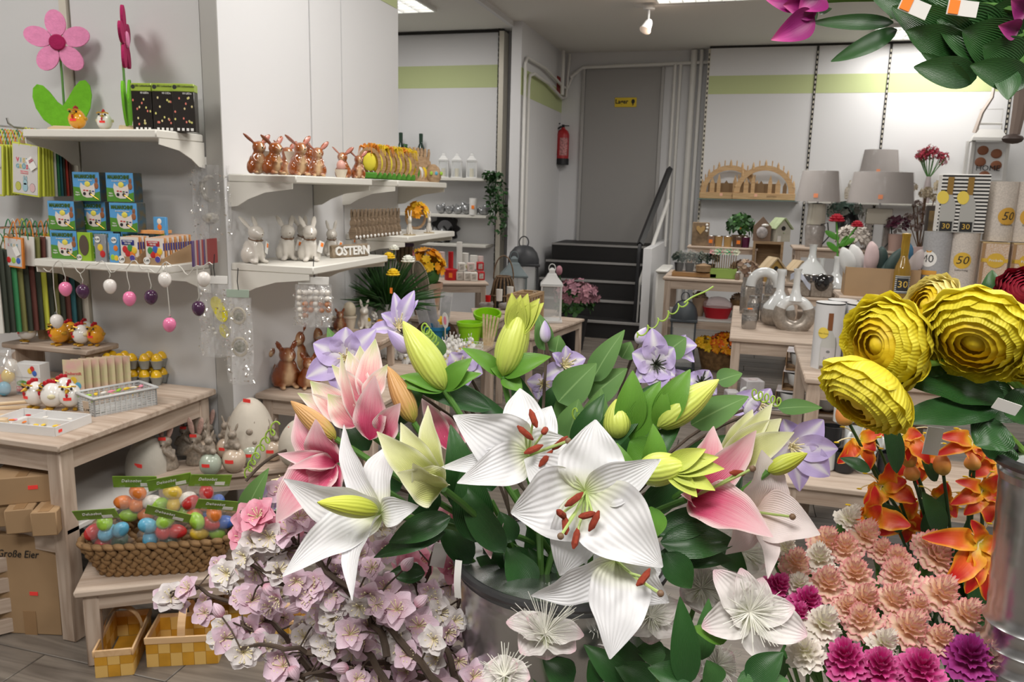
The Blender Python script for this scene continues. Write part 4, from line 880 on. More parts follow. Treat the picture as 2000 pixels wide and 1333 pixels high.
eggbag('bag of yellow and green eggs at the back middle of the rush basket', inb(.03, .05, .12), (.3, -.1, BA+.1), ('yellow', 'lime', 'yellow', 'lime', 'white', 'yellow'))
eggbag('bag of tiny glossy red, yellow and blue eggs at the right of the rush basket', inb(.13, -.02, .085), (.5, .25, BA+.2), ('yellow', 'lime', 'red', 'lime', 'blue', 'orange'))
eggbag('bag of orange and blue eggs behind the glossy ones', inb(.1, .055, .11), (.25, .2, BA+.3), ('orange', 'blue', 'orange', 'red', 'blue', 'red'))
# yellow chip baskets below the bench
CHIP = mat('chip_yellow', (.66, .33, .03), .5, noise=(12, .25)); CHIPL = mat('chip_pale', (.74, .47, .14), .5); HOOP = wood('hoop_wood', (.72, .48, .26), (.60, .36, .18), .5)
def chip(label, p, rz, w, d, h):
    t = thing('chip_basket', label, 'basket', p, (0, 0, rz), group='yellow chip baskets'); part(t, 'base', B().box((w/2, d/2, .004), (w-.03, d-.02, .006)), CHIP)
    n = 6
    for sd in range(4):
        L_ = w if sd < 2 else d; org = Vector(((0, 0), (0, d), (0, 0), (w, 0))[sd]); ex = Vector((1, 0)) if sd < 2 else Vector((0, 1)); nn = n if sd < 2 else 3
        for k in range(nn):
            for j in (0, 1):
                q = org+ex*(L_*(k+.5)/nn); part(t, 'chip_strip', B().box((q.x, q.y, h*(.25+.5*j)), (L_/nn-.001 if ex.x else .003, L_/nn-.001 if ex.y else .003, h*.5-.001)), CHIP if (k+j) % 2 else CHIPL)
    part(t, 'rim', B().box((w/2, -.002, h), (w+.008, .006, .022), b=.002).box((w/2, d+.002, h), (w+.008, .006, .022), b=.002).box((0, d/2, h), (.006, d, .022), b=.002).box((w, d/2, h), (.006, d, .022), b=.002), HOOP)
    hp = [(w/2+0*k, -.004+(d+.008)*(.5-.5*math.cos(PI*k/16)), h+(.085)*math.sin(PI*k/16)) for k in range(17)]
    part(t, 'handle', B().sheet(lambda u, v: (w/2+(u-.5)*.022, hp[int(round(v*16))][1], hp[int(round(v*16))][2]), 1, 16).sheet(lambda u, v: (w/2+(.5-u)*.022, hp[int(round(v*16))][1], hp[int(round(v*16))][2]-.003), 1, 16), HOOP); return t
y1, y2 = P(200, 1302, z=0), P(288, 1304, z=0)
chip('yellow chip basket with its long side running back under the bench', (y1.x+.115, y1.y-.005, 0), R_(118), .22, .1, .075); chip('yellow chip basket with an upright hoop facing the room', (y2.x, y2.y, 0), R_(24), .2, .13, .085)
chip('yellow chip basket deeper under the bench', (y2.x+.0, y2.y+.22, 0), R_(30), .2, .13, .085); chip('yellow chip basket at the right end under the bench', (y2.x+.25, y2.y+.17, 0), R_(30), .2, .12, .08)
# second tier with grey bunnies
TA = R_(37); tz = .4; tc = P(298, 940, z=tz); tc = Vector((-1.885, 2.13, 0)) if 0 else tc
table('tier_bench', 'whitewashed tier bench under the table carrying grey bunnies', (tc.x, tc.y), .5, .2, tz, TA, .035, .05, .015, .02, 'bench')
STN = mat('aged_stone', (.52, .49, .43), .75, noise=(7, .22), bump=(30, .35)); STNB = mat('aged_stone_beige', (.66, .60, .51), .7, noise=(6, .18), bump=(30, .3)); PINKE = mat('ear_pink', (.52, .33, .28), .5, noise=(30, .3)); DARKG = mat('fig_taupe', (.36, .30, .24), .45, noise=(20, .4)); SAGE = mat('glaze_sage', (.44, .50, .41), .2, coat=.4, noise=(90, .1)); SAND = mat('glaze_sand', (.62, .50, .39), .2, coat=.4, noise=(90, .1))
def ontier(px, py, z=tz): return P(px, py, z=z)
t0 = None
for (px, py, s, rz, nm) in ((326, 915, .2, .3, 'front left'), (385, 905, .19, .3, 'front right, second from the left'), (365, 885, .18, .3, 'back left'), (408, 880, .18, .3, 'back middle'), (430, 868, .19, .2, 'back right'), (448, 862, .17, .2, 'rearmost')):
    p = ontier(px, py)
    lb = 'taupe bunny bust with upright pink ears, %s of the group' % nm
    if t0 is None:
        t0 = thing('bunny_bust', lb, 'figurine', p, (0, 0, rz), s, 'taupe bunny busts'); part(t0, 'bust', M_BUST, DARKG)
        for q in (-1, 1): b = B(); lens(b, (q*.05, 0, .55), (q*.22, .1, 1), .36, .11, .04, (1, 0, 0)); part(t0, 'ear', b, PINKE)
        part(t0, 'nose', B().ell((0, -.18, .48), .014, 8, 5), EYE); part(t0, 'price_sticker', B().box((0, -.13, .585), (.13, .004, .06)), REDTAG)
    else: dup(t0, p, (0, 0, rz), lb, s)
t1 = {}
for (px, py, c, s, rz, nm) in ((412, 928, 'sage', .2, .2, 'sage ball at the front edge'), (458, 922, 'sand', .22, .2, 'sand ball at the front edge'), (402, 898, 'sand', .2, .1, 'sand ball between the busts'), (444, 895, 'sand', .2, .2, 'sand ball behind the others'), (491, 908, 'sage', .2, .3, 'sage ball at the right'), (533, 900, 'sand', .2, .3, 'pale ball nearest the pink lily')):
    p = ontier(px, py); lb = 'glazed egg with a small rabbit on top, %s' % nm
    if c in t1: dup(t1[c], p, (0, 0, rz), lb, s)
    else:
        t = thing('egg_rabbit', lb, 'figurine', p, (0, 0, rz), s, 'glazed eggs with rabbits'); t1[c] = t
        part(t, 'egg', B().ell((0, 0, .2), (.19, .19, .21), 18, 12), SAGE if c == 'sage' else SAND); part(t, 'rabbit', M_EGGRAB, DARKG, (0, 0, .48)); part(t, 'price_sticker', B().sheet(lambda u, v: ((u-.5)*.14, -.193+.05*(u-.5)**2, .2+v*.06), 4, 1), REDTAG)
def bigegg(label, px0, px1, pyt, pyb, y, m, stk):
    p = P((px0+px1)/2, pyb, y=y); k = mpp(p); t = thing('stone_egg', label, 'egg', (p.x, y, p.z), (0, .04, 0)); w_, h_ = (px1-px0)*k/2, (pyb-pyt)*k/2; part(t, 'egg', B().ell((0, 0, h_), (w_, w_, h_), 28, 18, egg=.14), m)
    part(t, 'price_sticker', B().box((0, 0, 0), (.03, .0015, .013)), REDTAG, stk(w_, h_))
e1 = bigegg('large pale stone egg standing behind the taupe bunnies', 442, 537, 772, 935, 2.43, STNB, lambda w, h: (.005, -.03, h*1.985))
bigegg('large grey stone egg in the shade under the table', 250, 330, 845, 965, 2.2, STN, lambda w, h: (.02, -w*.93, h*1.2)); bigegg('pale round stone egg peeking beside the pink lily', 545, 625, 815, 915, 2.4, STNB, lambda w, h: (-.01, -w*.5, h*1.7))
# big paper egg with painted scenes
p = onB(.54, .15); t = thing('paper_egg', 'large glossy paper egg printed with a bright Easter scene', 'egg', p, (0, .1, .4))
PE = mat('paper_egg_scene', (.30, .48, .52), .25, coat=.3); nt = PE.node_tree; tcn = nt.nodes.new('ShaderNodeTexCoord'); vn = nt.nodes.new('ShaderNodeTexVoronoi'); vn.inputs['Scale'].default_value = 26; rp = nt.nodes.new('ShaderNodeValToRGB'); e = rp.color_ramp.elements; rp.color_ramp.interpolation = 'CONSTANT'; e[0].color = (.35, .55, .60, 1); e[1].position = .35; e[1].color = (.62, .10, .04, 1)
for ps, c in ((.5, (.12, .32, .08)), (.62, (.70, .45, .35)), (.75, (.75, .35, .08)), (.86, (.40, .60, .62))): q = e.new(ps); q.color = (*c, 1)
nt.links.new(tcn.outputs['Object'], vn.inputs['Vector']); nt.links.new(vn.outputs['Color'], rp.inputs[0]); nt.links.new(rp.outputs[0], nt.nodes['Principled BSDF'].inputs['Base Color'])
part(t, 'egg', B().ell((0, 0, .1), (.085, .085, .11), 24, 16, egg=.1), PE); part(t, 'seam_band', B().lathe([(.0865, .098), (.0865, .104)], 28), mat('seam_grey', (.55, .52, .48), .5))
# foil-wrapped hangers on the posts
def hanger(label, px, pyt, pyb, wpx, d, card, items, cl=None):
    p = at(px, pyt, d); k = d/FPX; h, w_ = (pyb-pyt)*k, wpx*k
    t = thing('hanging_pack', label, 'hanging pack', p, (0, 0, .25))
    hc = part(t, 'header_card', B().box((0, 0, -.012), (w_*.8, .002, .028), b=.001), card); part(t, 'hook_loop', B().tube([(0, .012, .075), (0, 0, .03), (.003, 0, .0)], .0016, 6), BLACK)
    part(t, 'film', B().sheet(lambda u, v: ((u-.5)*w_*(.8+.2*math.sin(v*3)), -.018*math.sin(PI*u)-.007*math.sin(u*21+v*16)*math.sin(v*13+u*5), -.026-v*(h-.026)), 16, 18), FOIL); part(t, 'film', B().sheet(lambda u, v: ((u-.5)*w_*.95, .016*math.sin(PI*u)+.006*math.sin(u*19-v*17), -.026-v*(h-.026)), 12, 14), FOIL)
    part(t, 'crinkle', B().add(*crinkle(w_, h)), SILV, kind='stuff')
    items(t, w_, h); return t
def crinkle(w_, h):
    r = random.Random(int(w_*1e5)); vs = []; fs = []
    for k in range(150):
        x, z = r.choice((-1, 1))*w_*r.uniform(.12, .52), -.04-r.random()*(h-.05); s = r.uniform(.004, .011); a = r.uniform(0, 6); y = -.01-r.random()*.012; n = len(vs)
        vs += [(x, y, z), (x+s*math.cos(a), y-.003, z+s*math.sin(a)), (x+s*.5*math.cos(a+1.3), y+.003, z+s*.6*math.sin(a+1.3))]; fs.append((n, n+1, n+2))
    return vs, fs
def it_wreath(t, w_, h):
    tor = [(.034*math.cos(a), 0, -.11+.042*math.sin(a)) for a in [2*PI*k/24 for k in range(25)]]
    part(t, 'wreath', B().tube(tor, .009, 8), mat('wreath_grey', (.22, .2, .17), .7, noise=(60, .6), col2=(.6, .57, .5))); part(t, 'hare_plaque', B().prism(ovl(0, -.11, .027, .035, 0), -.001, .001, XZ), mat('plaque_grey', (.36, .36, .35), .6, noise=(10, .2), col2=(.55, .48, .38))); part(t, 'nest', B().ell((0, -.002, -.215), (.04, .016, .02), 12, 8), mat('wreath_grey', (0, 0, 0)))
hanger('silver foil pack with a hare wreath hanging from the upper shelf post', 410, 308, 470, 78, 2.83, PAPER, it_wreath)
def it_eggs(t, w_, h):
    for k in range(4): part(t, 'yellow_egg_plaque', B().prism(ovl(.006+k*.006, -.1-k*.009, .021, .031, .35), -.001+k*.004, .002+k*.004, XZ), mat('plaque_yellow', (.70, .62, .02), .6))
    part(t, 'hare_cutout', B().prism(ovl(0, -.105, .006, .013, .4), .002, .003, XZ).prism(ovl(.006, -.088, .002, .008, .6), .002, .003, XZ), mat('plaque_grey', (0, 0, 0))); part(t, 'yellow_egg_plaque', B().prism(ovl(.028, -.19, .016, .026, .3), 0, .003, XZ), mat('plaque_yellow', (0, 0, 0))); part(t, 'pearl_cluster', B().ell((-.02, 0, -.17), .005).ell((-.012, 0, -.185), .006).ell((-.026, 0, -.19), .005).ell((-.005, 0, -.2), .006), mat('pearl', (.7, .68, .6), .2), kind='stuff')
hanger('foil pack with yellow egg plaques hanging beside the light chain', 418, 540, 700, 66, 2.72, PAPER, it_eggs)
def it_wr2(t, w_, h):
    for z, s in ((-.09, .022), (-.2, .026)):
        part(t, 'twig_wreath', B().tube([(s*math.cos(a), 0, z+s*1.2*math.sin(a)) for a in [2*PI*k/20 for k in range(21)]], .005, 6), mat('twig_cream', (.55, .48, .36), .7)); part(t, 'moss', B().ell((0, 0, z), (s*.8, .006, s*.8), 10, 6), mat('moss_fill', (.16, .16, .08), .9, noise=(80, .7), col2=(.45, .42, .36)))
hanger('foil pack with two twig wreaths and a sage card', 464, 567, 755, 56, 2.72, mat('card_sage', (.36, .44, .36), .6), it_wr2)
t = hanger('bag of tiny white and brown eggs hanging under the bunny shelf', 612, 542, 640, 76, 2.84, PAPER, lambda t, w_, h: None)
r = random.Random(12)
for k in range(26):
    x, z = -.05+(k % 6)*.02+r.uniform(-.003, .003), -.055-(k//6)*.021; c = 'white' if (k//6 < 2 or k % 3 == 0) else 'tan'
    part(t, 'egg', B().ell((x, r.uniform(-.008, .002), z), (.0115, .0105, .0105), 10, 7), mat('tiny_egg_'+c, (.76, .72, .66) if c == 'white' else (.55, .25, .13), .35))
# ================================================================ side shelves (run into the depth)
ZL1, ZL2, ZM = 1.44, 1.12, 1.187
shelf('upper cream shelf carrying the brown rabbits', (LX, 2.5, ZL1), .28, .6, 'x'); shelf('lower cream shelf carrying the white bunnies', (LX, 2.5, ZL2), .34, .62, 'x')
shelf('upper cream shelf carrying the yellow egg ornaments', (LX, 3.36, ZL1), .28, .62, 'x'); shelf('cream shelf carrying the row of wooden hares', (LX, 3.38, ZM), .32, .62, 'x')
def onX(px, py, x, z): p = P(px, py, x=x); return Vector((x, p.y, z))
PKT = mat('basket_cream', (.70, .62, .50), .5, bump=(120, .5))
EARP = mat('ear_inner_pink', (.55, .22, .17), .3)
proto = None
def brown(label, p, s, rz, pouch=0):
    global proto
    if proto: t = dup(proto, p, (0, 0, rz), label, s)
    else:
        t = thing('brown_rabbit', label, 'figurine', p, (0, 0, rz), s, 'glazed brown rabbits'); proto = t
        part(t, 'body', M_RAB_WIDE, BROWNF); eyes(t)
        for q in (-1, 1): b = B(); lens(b, (q*.1, -.06, .7), (q*.75, .22, .7), .27, .09, .03, (-.7, 0, .7)); part(t, 'inner_ear', b, EARP)
        part(t, 'nose', B().ell((0, -.3, .585), .018, 8, 5), EYE)
    if pouch: part(t, 'basket', B().lathe([(.13, 0), (.2, .2), (.21, .24), (.18, .24), (.12, .02)], 16), PKT, (0, .33, .3) if pouch == 1 else (0, -.38, .0), (0, 0, 0), (.9, .8, 1))
    if pouch == 2: part(t, 'egg', B().ell((0, -.38, .34), (.13, .13, .17), 14, 9), mat('egg_rose', (.66, .36, .30), .3))
    return t
proto = None
brown('brown rabbit looking right, at the near end of the shelf', onX(505, 336, -1.62, ZL1), .15, .95); brown('brown rabbit without basket, third along the shelf', onX(620, 342, -1.6, ZL1), .15, .75); brown('brown rabbit half hidden behind the third one', onX(598, 338, -1.7, ZL1), .15, 2.4); brown('brown rabbit at the back between the baskets', onX(560, 338, -1.73, ZL1), .15, .9)
brown('brown rabbit at the far end of the shelf', onX(700, 348, -1.57, ZL1), .13, .7)
brown('brown rabbit with a cream basket on its back, near end', onX(500, 336, -1.72, ZL1), .14, 1.3, 1) if 0 else None
_s = proto; proto = None
brown('brown rabbit carrying a cream basket behind it, second along the shelf', onX(585, 338, -1.57, ZL1), .16, 1.0, 1); proto = None
brown('brown rabbit holding a basket with a pink egg', onX(670, 346, -1.6, ZL1), .14, .35, 2); proto = None
brown('brown rabbit with a cream basket jutting to the left', onX(535, 336, -1.56, ZL1), .145, 1.25, 1)
# white bunnies with cords and tags
CORD = mat('cord_brown', (.16, .09, .05), .8); pw = {}
def wbunny(label, p, s, rz, ears='back', tagc=True):
    if ears in pw: return dup(pw[ears], p, (0, 0, rz), label, s)
    t = thing('white_bunny', label, 'figurine', p, (0, 0, rz), s, 'white ceramic bunnies'); pw[ears] = t
    part(t, 'body', M_RAB_BACK if ears == 'back' else M_RAB_UP, CREAMC); part(t, 'cord', B().tube([(.125*math.cos(a), -.05+.13*math.sin(a), .475+.03*math.sin(a)) for a in [2*PI*k/20 for k in range(21)]], .011, 6), CORD)
    part(t, 'nose', B().ell((0, -.295, .575), .012, 6, 4), CORD)
    part(t, 'bow', B().ell((.05, -.18, .45), (.05, .012, .02), 8, 5).ell((-.05, -.18, .45), (.05, .012, .02), 8, 5), CORD)
    g = part(t, 'hang_tag', B().box((0, 0, 0), (.14, .008, .24)), PAPER, (.21, -.12, .3), (0, .35, .6)); part(g, 'price_sticker', B().box((.02, -.006, .05), (.07, .004, .08)), ORTAG); return t
def onL(px, py, z=ZL2): p = P(px, py, z=z); p = P(px, py, x=-1.725) if p.x < -1.725 else p; return Vector((p.x, p.y, z))
wbunny('white bunny looking right beside the foil pack', onL(497, 505), .185, 1.2); wbunny('white bunny with a brown bow, second from the left', onL(562, 508), .185, .75); wbunny('white bunny with a tilted tag, frontmost on the shelf', onL(605, 510), .185, .7); wbunny('white bunny hidden at the back of the shelf', onL(592, 497), .18, .9)
wbunny('small white bunny with upright ears near the sign', onL(648, 500), .15, .6, 'up'); wbunny('white bunny with a round back at the far end of the shelf', onL(700, 493), .15, -1.1, 'up')
# OSTERN letter block
p = onL(672, 503); t = thing('letter_block', 'driftwood block sign reading OSTERN in white letters', 'sign', p, (0, 0, R_(70))); DW = wood('driftwood', (.33, .26, .18), (.18, .13, .08), .8, 2)
part(t, 'block', B().box((.03, 0, .026), (.2, .022, .052), b=.004), DW); letter(t, 'OSTERN', .05, PAPER, (.035, -.014, .026), bold=.0012, ext=.003)
# yellow egg ornaments in a row
WRM = wood('ornament_wood', (.45, .28, .13), (.26, .14, .06), .7, 3); YF = mat('yellow_raffia', (.78, .55, .02), .8); OF = mat('orange_paint', (.75, .27, .03), .6); GRP = mat('print_green_dk', (.07, .26, .02), .6)
def eggorn(label, p, s, rz, k):
    t = thing('egg_ornament', label, 'ornament', p, (0, 0, rz), s, 'yellow wooden egg ornaments')
    o = [(.055*math.cos(a), .075+.072*math.sin(a)) for a in [2*PI*j/22 for j in range(22)]]; i = [(.04*math.cos(a), .075+.055*math.sin(a)) for a in [2*PI*j/22 for j in range(22)]]
    vs = [(x, y, z) for z in (-.006, .006) for L_ in (o, i) for x, z in [(0, 0)] ] if 0 else []
    b = B(); n = 22; vs = [(x, -.006, y) for x, y in o]+[(x, -.006, y) for x, y in i]+[(x, .006, y) for x, y in o]+[(x, .006, y) for x, y in i]
    fs = []
    for j in range(n): q = (j+1) % n; fs += [(j, q, n+q, n+j), (2*n+j, 3*n+j, 3*n+q, 2*n+q), (j, 2*n+j, 2*n+q, q), (n+j, n+q, 3*n+q, 3*n+j)]
    part(t, 'ring', b.add(vs, fs), WRM); part(t, 'yellow_figure', B().ell((0, 0, .08), (.03, .008, .042), 10, 6), YF if k % 2 else mat('yellow_felt', (.74, .64, .05), .8)); part(t, 'grass_strip', B().box((0, -.004, .018), (.07, .016, .03), b=.005), GRP)
    b = B(); r = random.Random(k)
    for j in range(22): a = r.uniform(-1.1, 1.1); b.tube([(0, 0, .135), (.05*math.sin(a), r.uniform(-.012, .012), .135+.03*math.cos(a)), (.06*math.sin(a), r.uniform(-.014, .014), .1+.03*r.random())], [.003, .003, .001], 4)
    part(t, 'raffia_bow', b, YF if k % 3 else OF, kind='stuff'); return t
for k in range(9):
    px = 722+k*9.5; eggorn('yellow wooden egg ornament, %s in the row beside the brown rabbits' % ('first', 'second', 'third', 'fourth', 'fifth', 'sixth', 'seventh', 'eighth', 'ninth')[k], onX(px, 347, -1.6+.012*(k % 2), ZL1), .95, .4, k)
HW = wood('hare_wood', (.50, .34, .20), (.34, .21, .11), .7, 3)
hare_out = [(-.02, 0), (.02, 0), (.026, .02), (.024, .045), (.014, .062), (.02, .075), (.019, .09), (.012, .1), (.016, .13), (.013, .15), (.007, .148), (.002, .112), (-.002, .112), (-.007, .148), (-.013, .15), (-.016, .13), (-.012, .1), (-.019, .09), (-.02, .075), (-.014, .062), (-.024, .045), (-.026, .02)]
HM = B().prism(hare_out, -.005, .005, XZ).mesh('hare', 30); HM.materials.append(HW)
def hare(label, p, s, rz, scarf=None):
    t = thing('wooden_hare', label, 'ornament', p, (0, 0, rz), s, 'flat wooden hares'); part(t, 'cutout', HM); part(t, 'foot_plate', B().box((0, 0, .003), (.05, .03, .006)), HW)
    if scarf: part(t, 'felt_coat', B().ell((0, -.006, .04), (.018, .006, .028), 8, 6), scarf)
    return t
for k in range(5): hare('pale wooden hare in a felt coat, %s behind the egg ornaments' % ('first', 'second', 'third', 'fourth', 'fifth')[k], onX(805+k*7, 348, -1.6, ZL1), 1.12, .7, (YF, GRP, WHITEC)[k % 3])
t = thing('twig_house', 'little twig house with coloured dots at the end of the shelf', 'ornament', onX(846, 350, -1.56, ZL1), (0, 0, .8)); part(t, 'hut', B().lathe([(.03, 0), (.042, .02), (.042, .05), (.03, .075), (.012, .09), (0, .092)], 10), HW)
for k, c in enumerate(('lime', 'sky', 'lime')): part(t, 'dot', B().ell((-.028+k*.028, -.04, .045), (.009, .004, .01), 8, 5), mat('dot_'+c, EC[c]))
# row of wooden hares on the lower far shelf
DH = wood('taupe_wood', (.28, .20, .13), (.17, .12, .075), .75, 3); HM2 = B().prism(hare_out, -.009, .009, XZ).mesh('hare', 30); HM2.materials.append(DH)
for k in range(13):
    px = 690+k*7.2; t = thing('wooden_hare', 'taupe wooden hare stacked in the row, %s from the near end' % ('first', 'second', 'third', 'fourth', 'fifth', 'sixth', 'seventh', 'eighth', 'ninth', 'tenth', 'eleventh', 'twelfth', 'thirteenth')[k], 'ornament', onX(px, 448, -1.58+.006*(k % 2), ZM), (0, 0, .15), (.62, 1, .84), 'taupe wooden hares'); part(t, 'cutout', HM2); part(t, 'tail', B().ell((.028, -.008, .012), .009, 8, 5), WHITEC)
for px, s, nm in ((800, .12, 'nearer'), (838, .11, 'farther')):
    t = thing('gilt_hare', '%s slim gilt hare standing on the wooden hare shelf' % nm, 'figurine', onX(px, 447, -1.52, ZM), (0, 0, .6), s); part(t, 'figure', M_RAB_UP, mat('gilt_cream', (.50, .40, .24), .4, metal=.3), sc=(.55, .6, 1)); part(t, 'plinth', B().lathe([(.25, 0), (.25, .04), (0, .04)], 14), mat('gilt_cream', (0, 0, 0)))
def petals5(n, r, w, rise=.3):
    b = B()
    for k in range(n):
        a = 2*PI*k/n; ca, sa = math.cos(a), math.sin(a)
        b.add([(0, 0, 0), (ca*r*.55-sa*w, sa*r*.55+ca*w, rise*r*.6), (ca*r, sa*r, rise*r), (ca*r*.55+sa*w, sa*r*.55-ca*w, rise*r*.6)], [(0, 1, 2, 3)])
    return b
def posy(par, name, c, R, n, fr, mats, seed, flat=.8, petn=6):
    """n little flowers over a dome, joined (too small to pick apart)"""
    r = random.Random(seed); b = B()
    for k in range(n):
        a, e = r.uniform(0, 6.283), math.asin(r.uniform(-.25, 1)); d = Vector((math.cos(a)*math.cos(e), math.sin(a)*math.cos(e), math.sin(e)))
        p = Vector(c)+Vector((d.x*R, d.y*R, d.z*R*flat))*r.uniform(.75, 1.05); M = Matrix.Translation(p) @ d.to_track_quat('Z', 'Y').to_matrix().to_4x4(); k0 = len(b.v); b.mi = r.randrange(len(mats))
        q = petals5(petn, fr*r.uniform(.8, 1.15), fr*.33, .35); b.add(q.v, q.f, None, M)
    return part(par, name, b, mats, kind='stuff', ang=180)
OFL = mat('flower_orange', (.90, .38, .01), .6); OFL2 = mat('flower_amber', (.92, .55, .02), .6); LEAFG = mat('leaf_green', (.05, .15, .03), .5); LEAFD = mat('leaf_dark', (.02, .07, .015), .5)
t = thing('flower_wreath', 'orange blossom wreath leaning on the wooden hare shelf', 'wreath', onX(812, 425, -1.6, ZM+.075), (0, 0, .7)); part(t, 'twig_ring', B().tube([(.05*math.cos(a), 0, .055*math.sin(a)) for a in [2*PI*k/20 for k in range(21)]], .007, 6), HW); posy(t, 'blossoms', (.005, -.005, .02), .055, 60, .02, [OFL, OFL2], 2, 1)
# ================================================================ tables along the side wall
table('side_table', 'whitewashed table under the side shelves carrying brown squirrels', (-1.79, 2.6), .52, .72, .6, 0, .045, .06)
table('riser_stool', 'small whitewashed riser carrying white pots', (-1.76, 3.02), .3, .26, .755, .1, .03, .03, cat='stool', z0=.6)
_pr = None
for (px, py, s, rz, nm) in ((520, 748, .23, .9, 'leftmost'), (561, 756, .225, .8, 'second from the left'), (604, 758, .175, .6, 'small one at the front'), (578, 728, .26, .75, 'tall one at the back'), (612, 715, .25, .9, 'rearmost, with both ears showing'), (634, 738, .2, .9, 'half hidden behind the lilac clematis')):
    p = P(px, py, z=.6); lb = 'glossy brown squirrel figure, %s' % nm
    if _pr: dup(_pr, p, (0, 0, rz), lb, s)
    else:
        _pr = thing('brown_squirrel', lb, 'figurine', p, (0, 0, rz), s, 'glossy brown squirrels'); part(_pr, 'body', M_SQUIRREL, DBROWNF); eyes(_pr)
PZ = .755
for (px, py, c, nm) in ((628, 643, 'w', 'white plant pot with a moulded rim on the riser'), (655, 641, 'w', 'second white plant pot behind the first on the riser'), (683, 642, 'c', 'cream egg cup holding a pale egg on the riser')):
    p = P(px, py, z=PZ); t = thing('plant_pot', nm, 'pot', p); part(t, 'pot', B().lathe([(.022, 0), (.031, .05), (.034, .052), (.034, .062), (.03, .062), (.028, .05), (.02, .008)], 16), PKT)
    if c == 'c': part(t, 'egg', B().ell((0, 0, .085), (.031, .031, .042), 16, 10), mat('egg_bone', (.62, .55, .42), .3))
t = dup(_pr, P(664, 645, z=PZ), (0, 0, .6), 'small brown squirrel between the pots on the riser', .12); t['group'] = 'glossy brown squirrels'
wb = thing('tan_rabbit', 'tan and white glazed rabbit with flowers on the riser', 'figurine', P(712, 642, z=PZ), (0, 0, .4), .14); part(wb, 'body', M_RAB_UP, BROWNF); eyes(wb); posy(wb, 'flower_garland', (.25, 0, .35), .16, 14, .07, [YF, WHITEC], 3, 1.6)
t = thing('ceramic_basket', 'cream ceramic dish with an orange sitting at the riser end', 'dish', P(742, 640, z=PZ)); part(t, 'dish', B().lathe([(.02, 0), (.04, .018), (.042, .02), (.03, .006), (0, .005)], 16), PKT); part(t, 'orange', B().ell((0, 0, .02), .02, 12, 8), mat('orange_fruit', (.75, .3, .05), .4))
# vases with greenery behind the riser
VX, VY = -1.52, 3.52
t = thing('greenery_vase', 'clear vase crammed with dark green sprays and daisies', 'plant', (VX-.13, VY, .6)); part(t, 'vase', B().lathe([(.045, 0), (.05, .02), (.05, .22), (.058, .25), (.054, .25), (.046, .21), (.046, .02), (0, .015)], 18), mat('vase_clear', (.9, .9, .9), .05, alpha=.35))
b = B(); r = random.Random(31)
for k in range(260):
    a = r.uniform(0, 6.28); e = r.uniform(.35, 1.35); L_ = r.uniform(.14, .3); d = Vector((math.cos(a)*math.cos(e), math.sin(a)*math.cos(e), math.sin(e))); p0 = Vector((0, 0, .2))+d*.04; p1 = p0+d*L_+Vector((0, 0, -.06*math.cos(e))); p1.x = max(p1.x, -.13)
    b.tube([p0, (p0+p1)/2+Vector((0, 0, .02)), p1], [.003, .006, .001], 4)
part(t, 'sprays', b, mat('spray_green', (.03, .11, .02), .6, noise=(20, .5)), kind='stuff')
part(t, 'stems', B().tube([(-.03, 0, .02), (-.02, .01, .3)], .003, 5).tube([(.02, -.02, .02), (.03, 0, .3)], .003, 5).tube([(0, .02, .02), (-.03, -.02, .3)], .003, 5), mat('stem_pale', (.4, .36, .3), .6), kind='stuff')
WFL = mat('ranunculus_white', (.82, .82, .74), .6); 
def pompom(par, c, R, m, n=3, name='flower_head'):
    b = B()
    for ring in range(n+1):
        for k in range(7):
            a = k*2*PI/7+ring*.5; e = .15+1.3*ring/(n+.5); d = Vector((math.cos(a)*math.cos(e), math.sin(a)*math.cos(e), math.sin(e))); M = Matrix.Translation(Vector(c)+d*R*.35) @ d.to_track_quat('Z', 'Y').to_matrix().to_4x4(); b.ell((0, 0, R*.35), (R*.42, R*.16, R*.38), 8, 5, M)
    return part(par, name, b, m)
YFL = mat('gerbera_yellow', (.85, .58, .02), .6)
for q, m, R in ((at(770, 488, 3.55), WFL, .022), (at(797, 512, 3.5), WFL, .03), (at(760, 505, 3.55), YFL, .028), (at(768, 538, 3.5), YFL, .03)):
    v = Vector(q)-Vector((VX-.13, VY, .6)); pompom(t, v, R, m); part(t, 'stem', B().tube([v, v*.6+Vector((0, 0, .1)), (0, 0, .24)], .003, 5), LEAFG)
part(t, 'price_tag', B().box((0, 0, 0), (.012, .001, .025)), ORTAG, Vector(at(764, 568, 3.5))-Vector((VX-.13, VY, .6)))
solo('tall_vase', 'tall smooth grey ceramic vase beside the greenery', 'vase', B().lathe([(.04, 0), (.07, .06), (.085, .2), (.08, .32), (.06, .4), (.05, .41), (.045, .4), (.06, .3), (0, .06)], 24), mat('vase_stone', (.50, .48, .45), .5), P(755, 660, y=3.75))
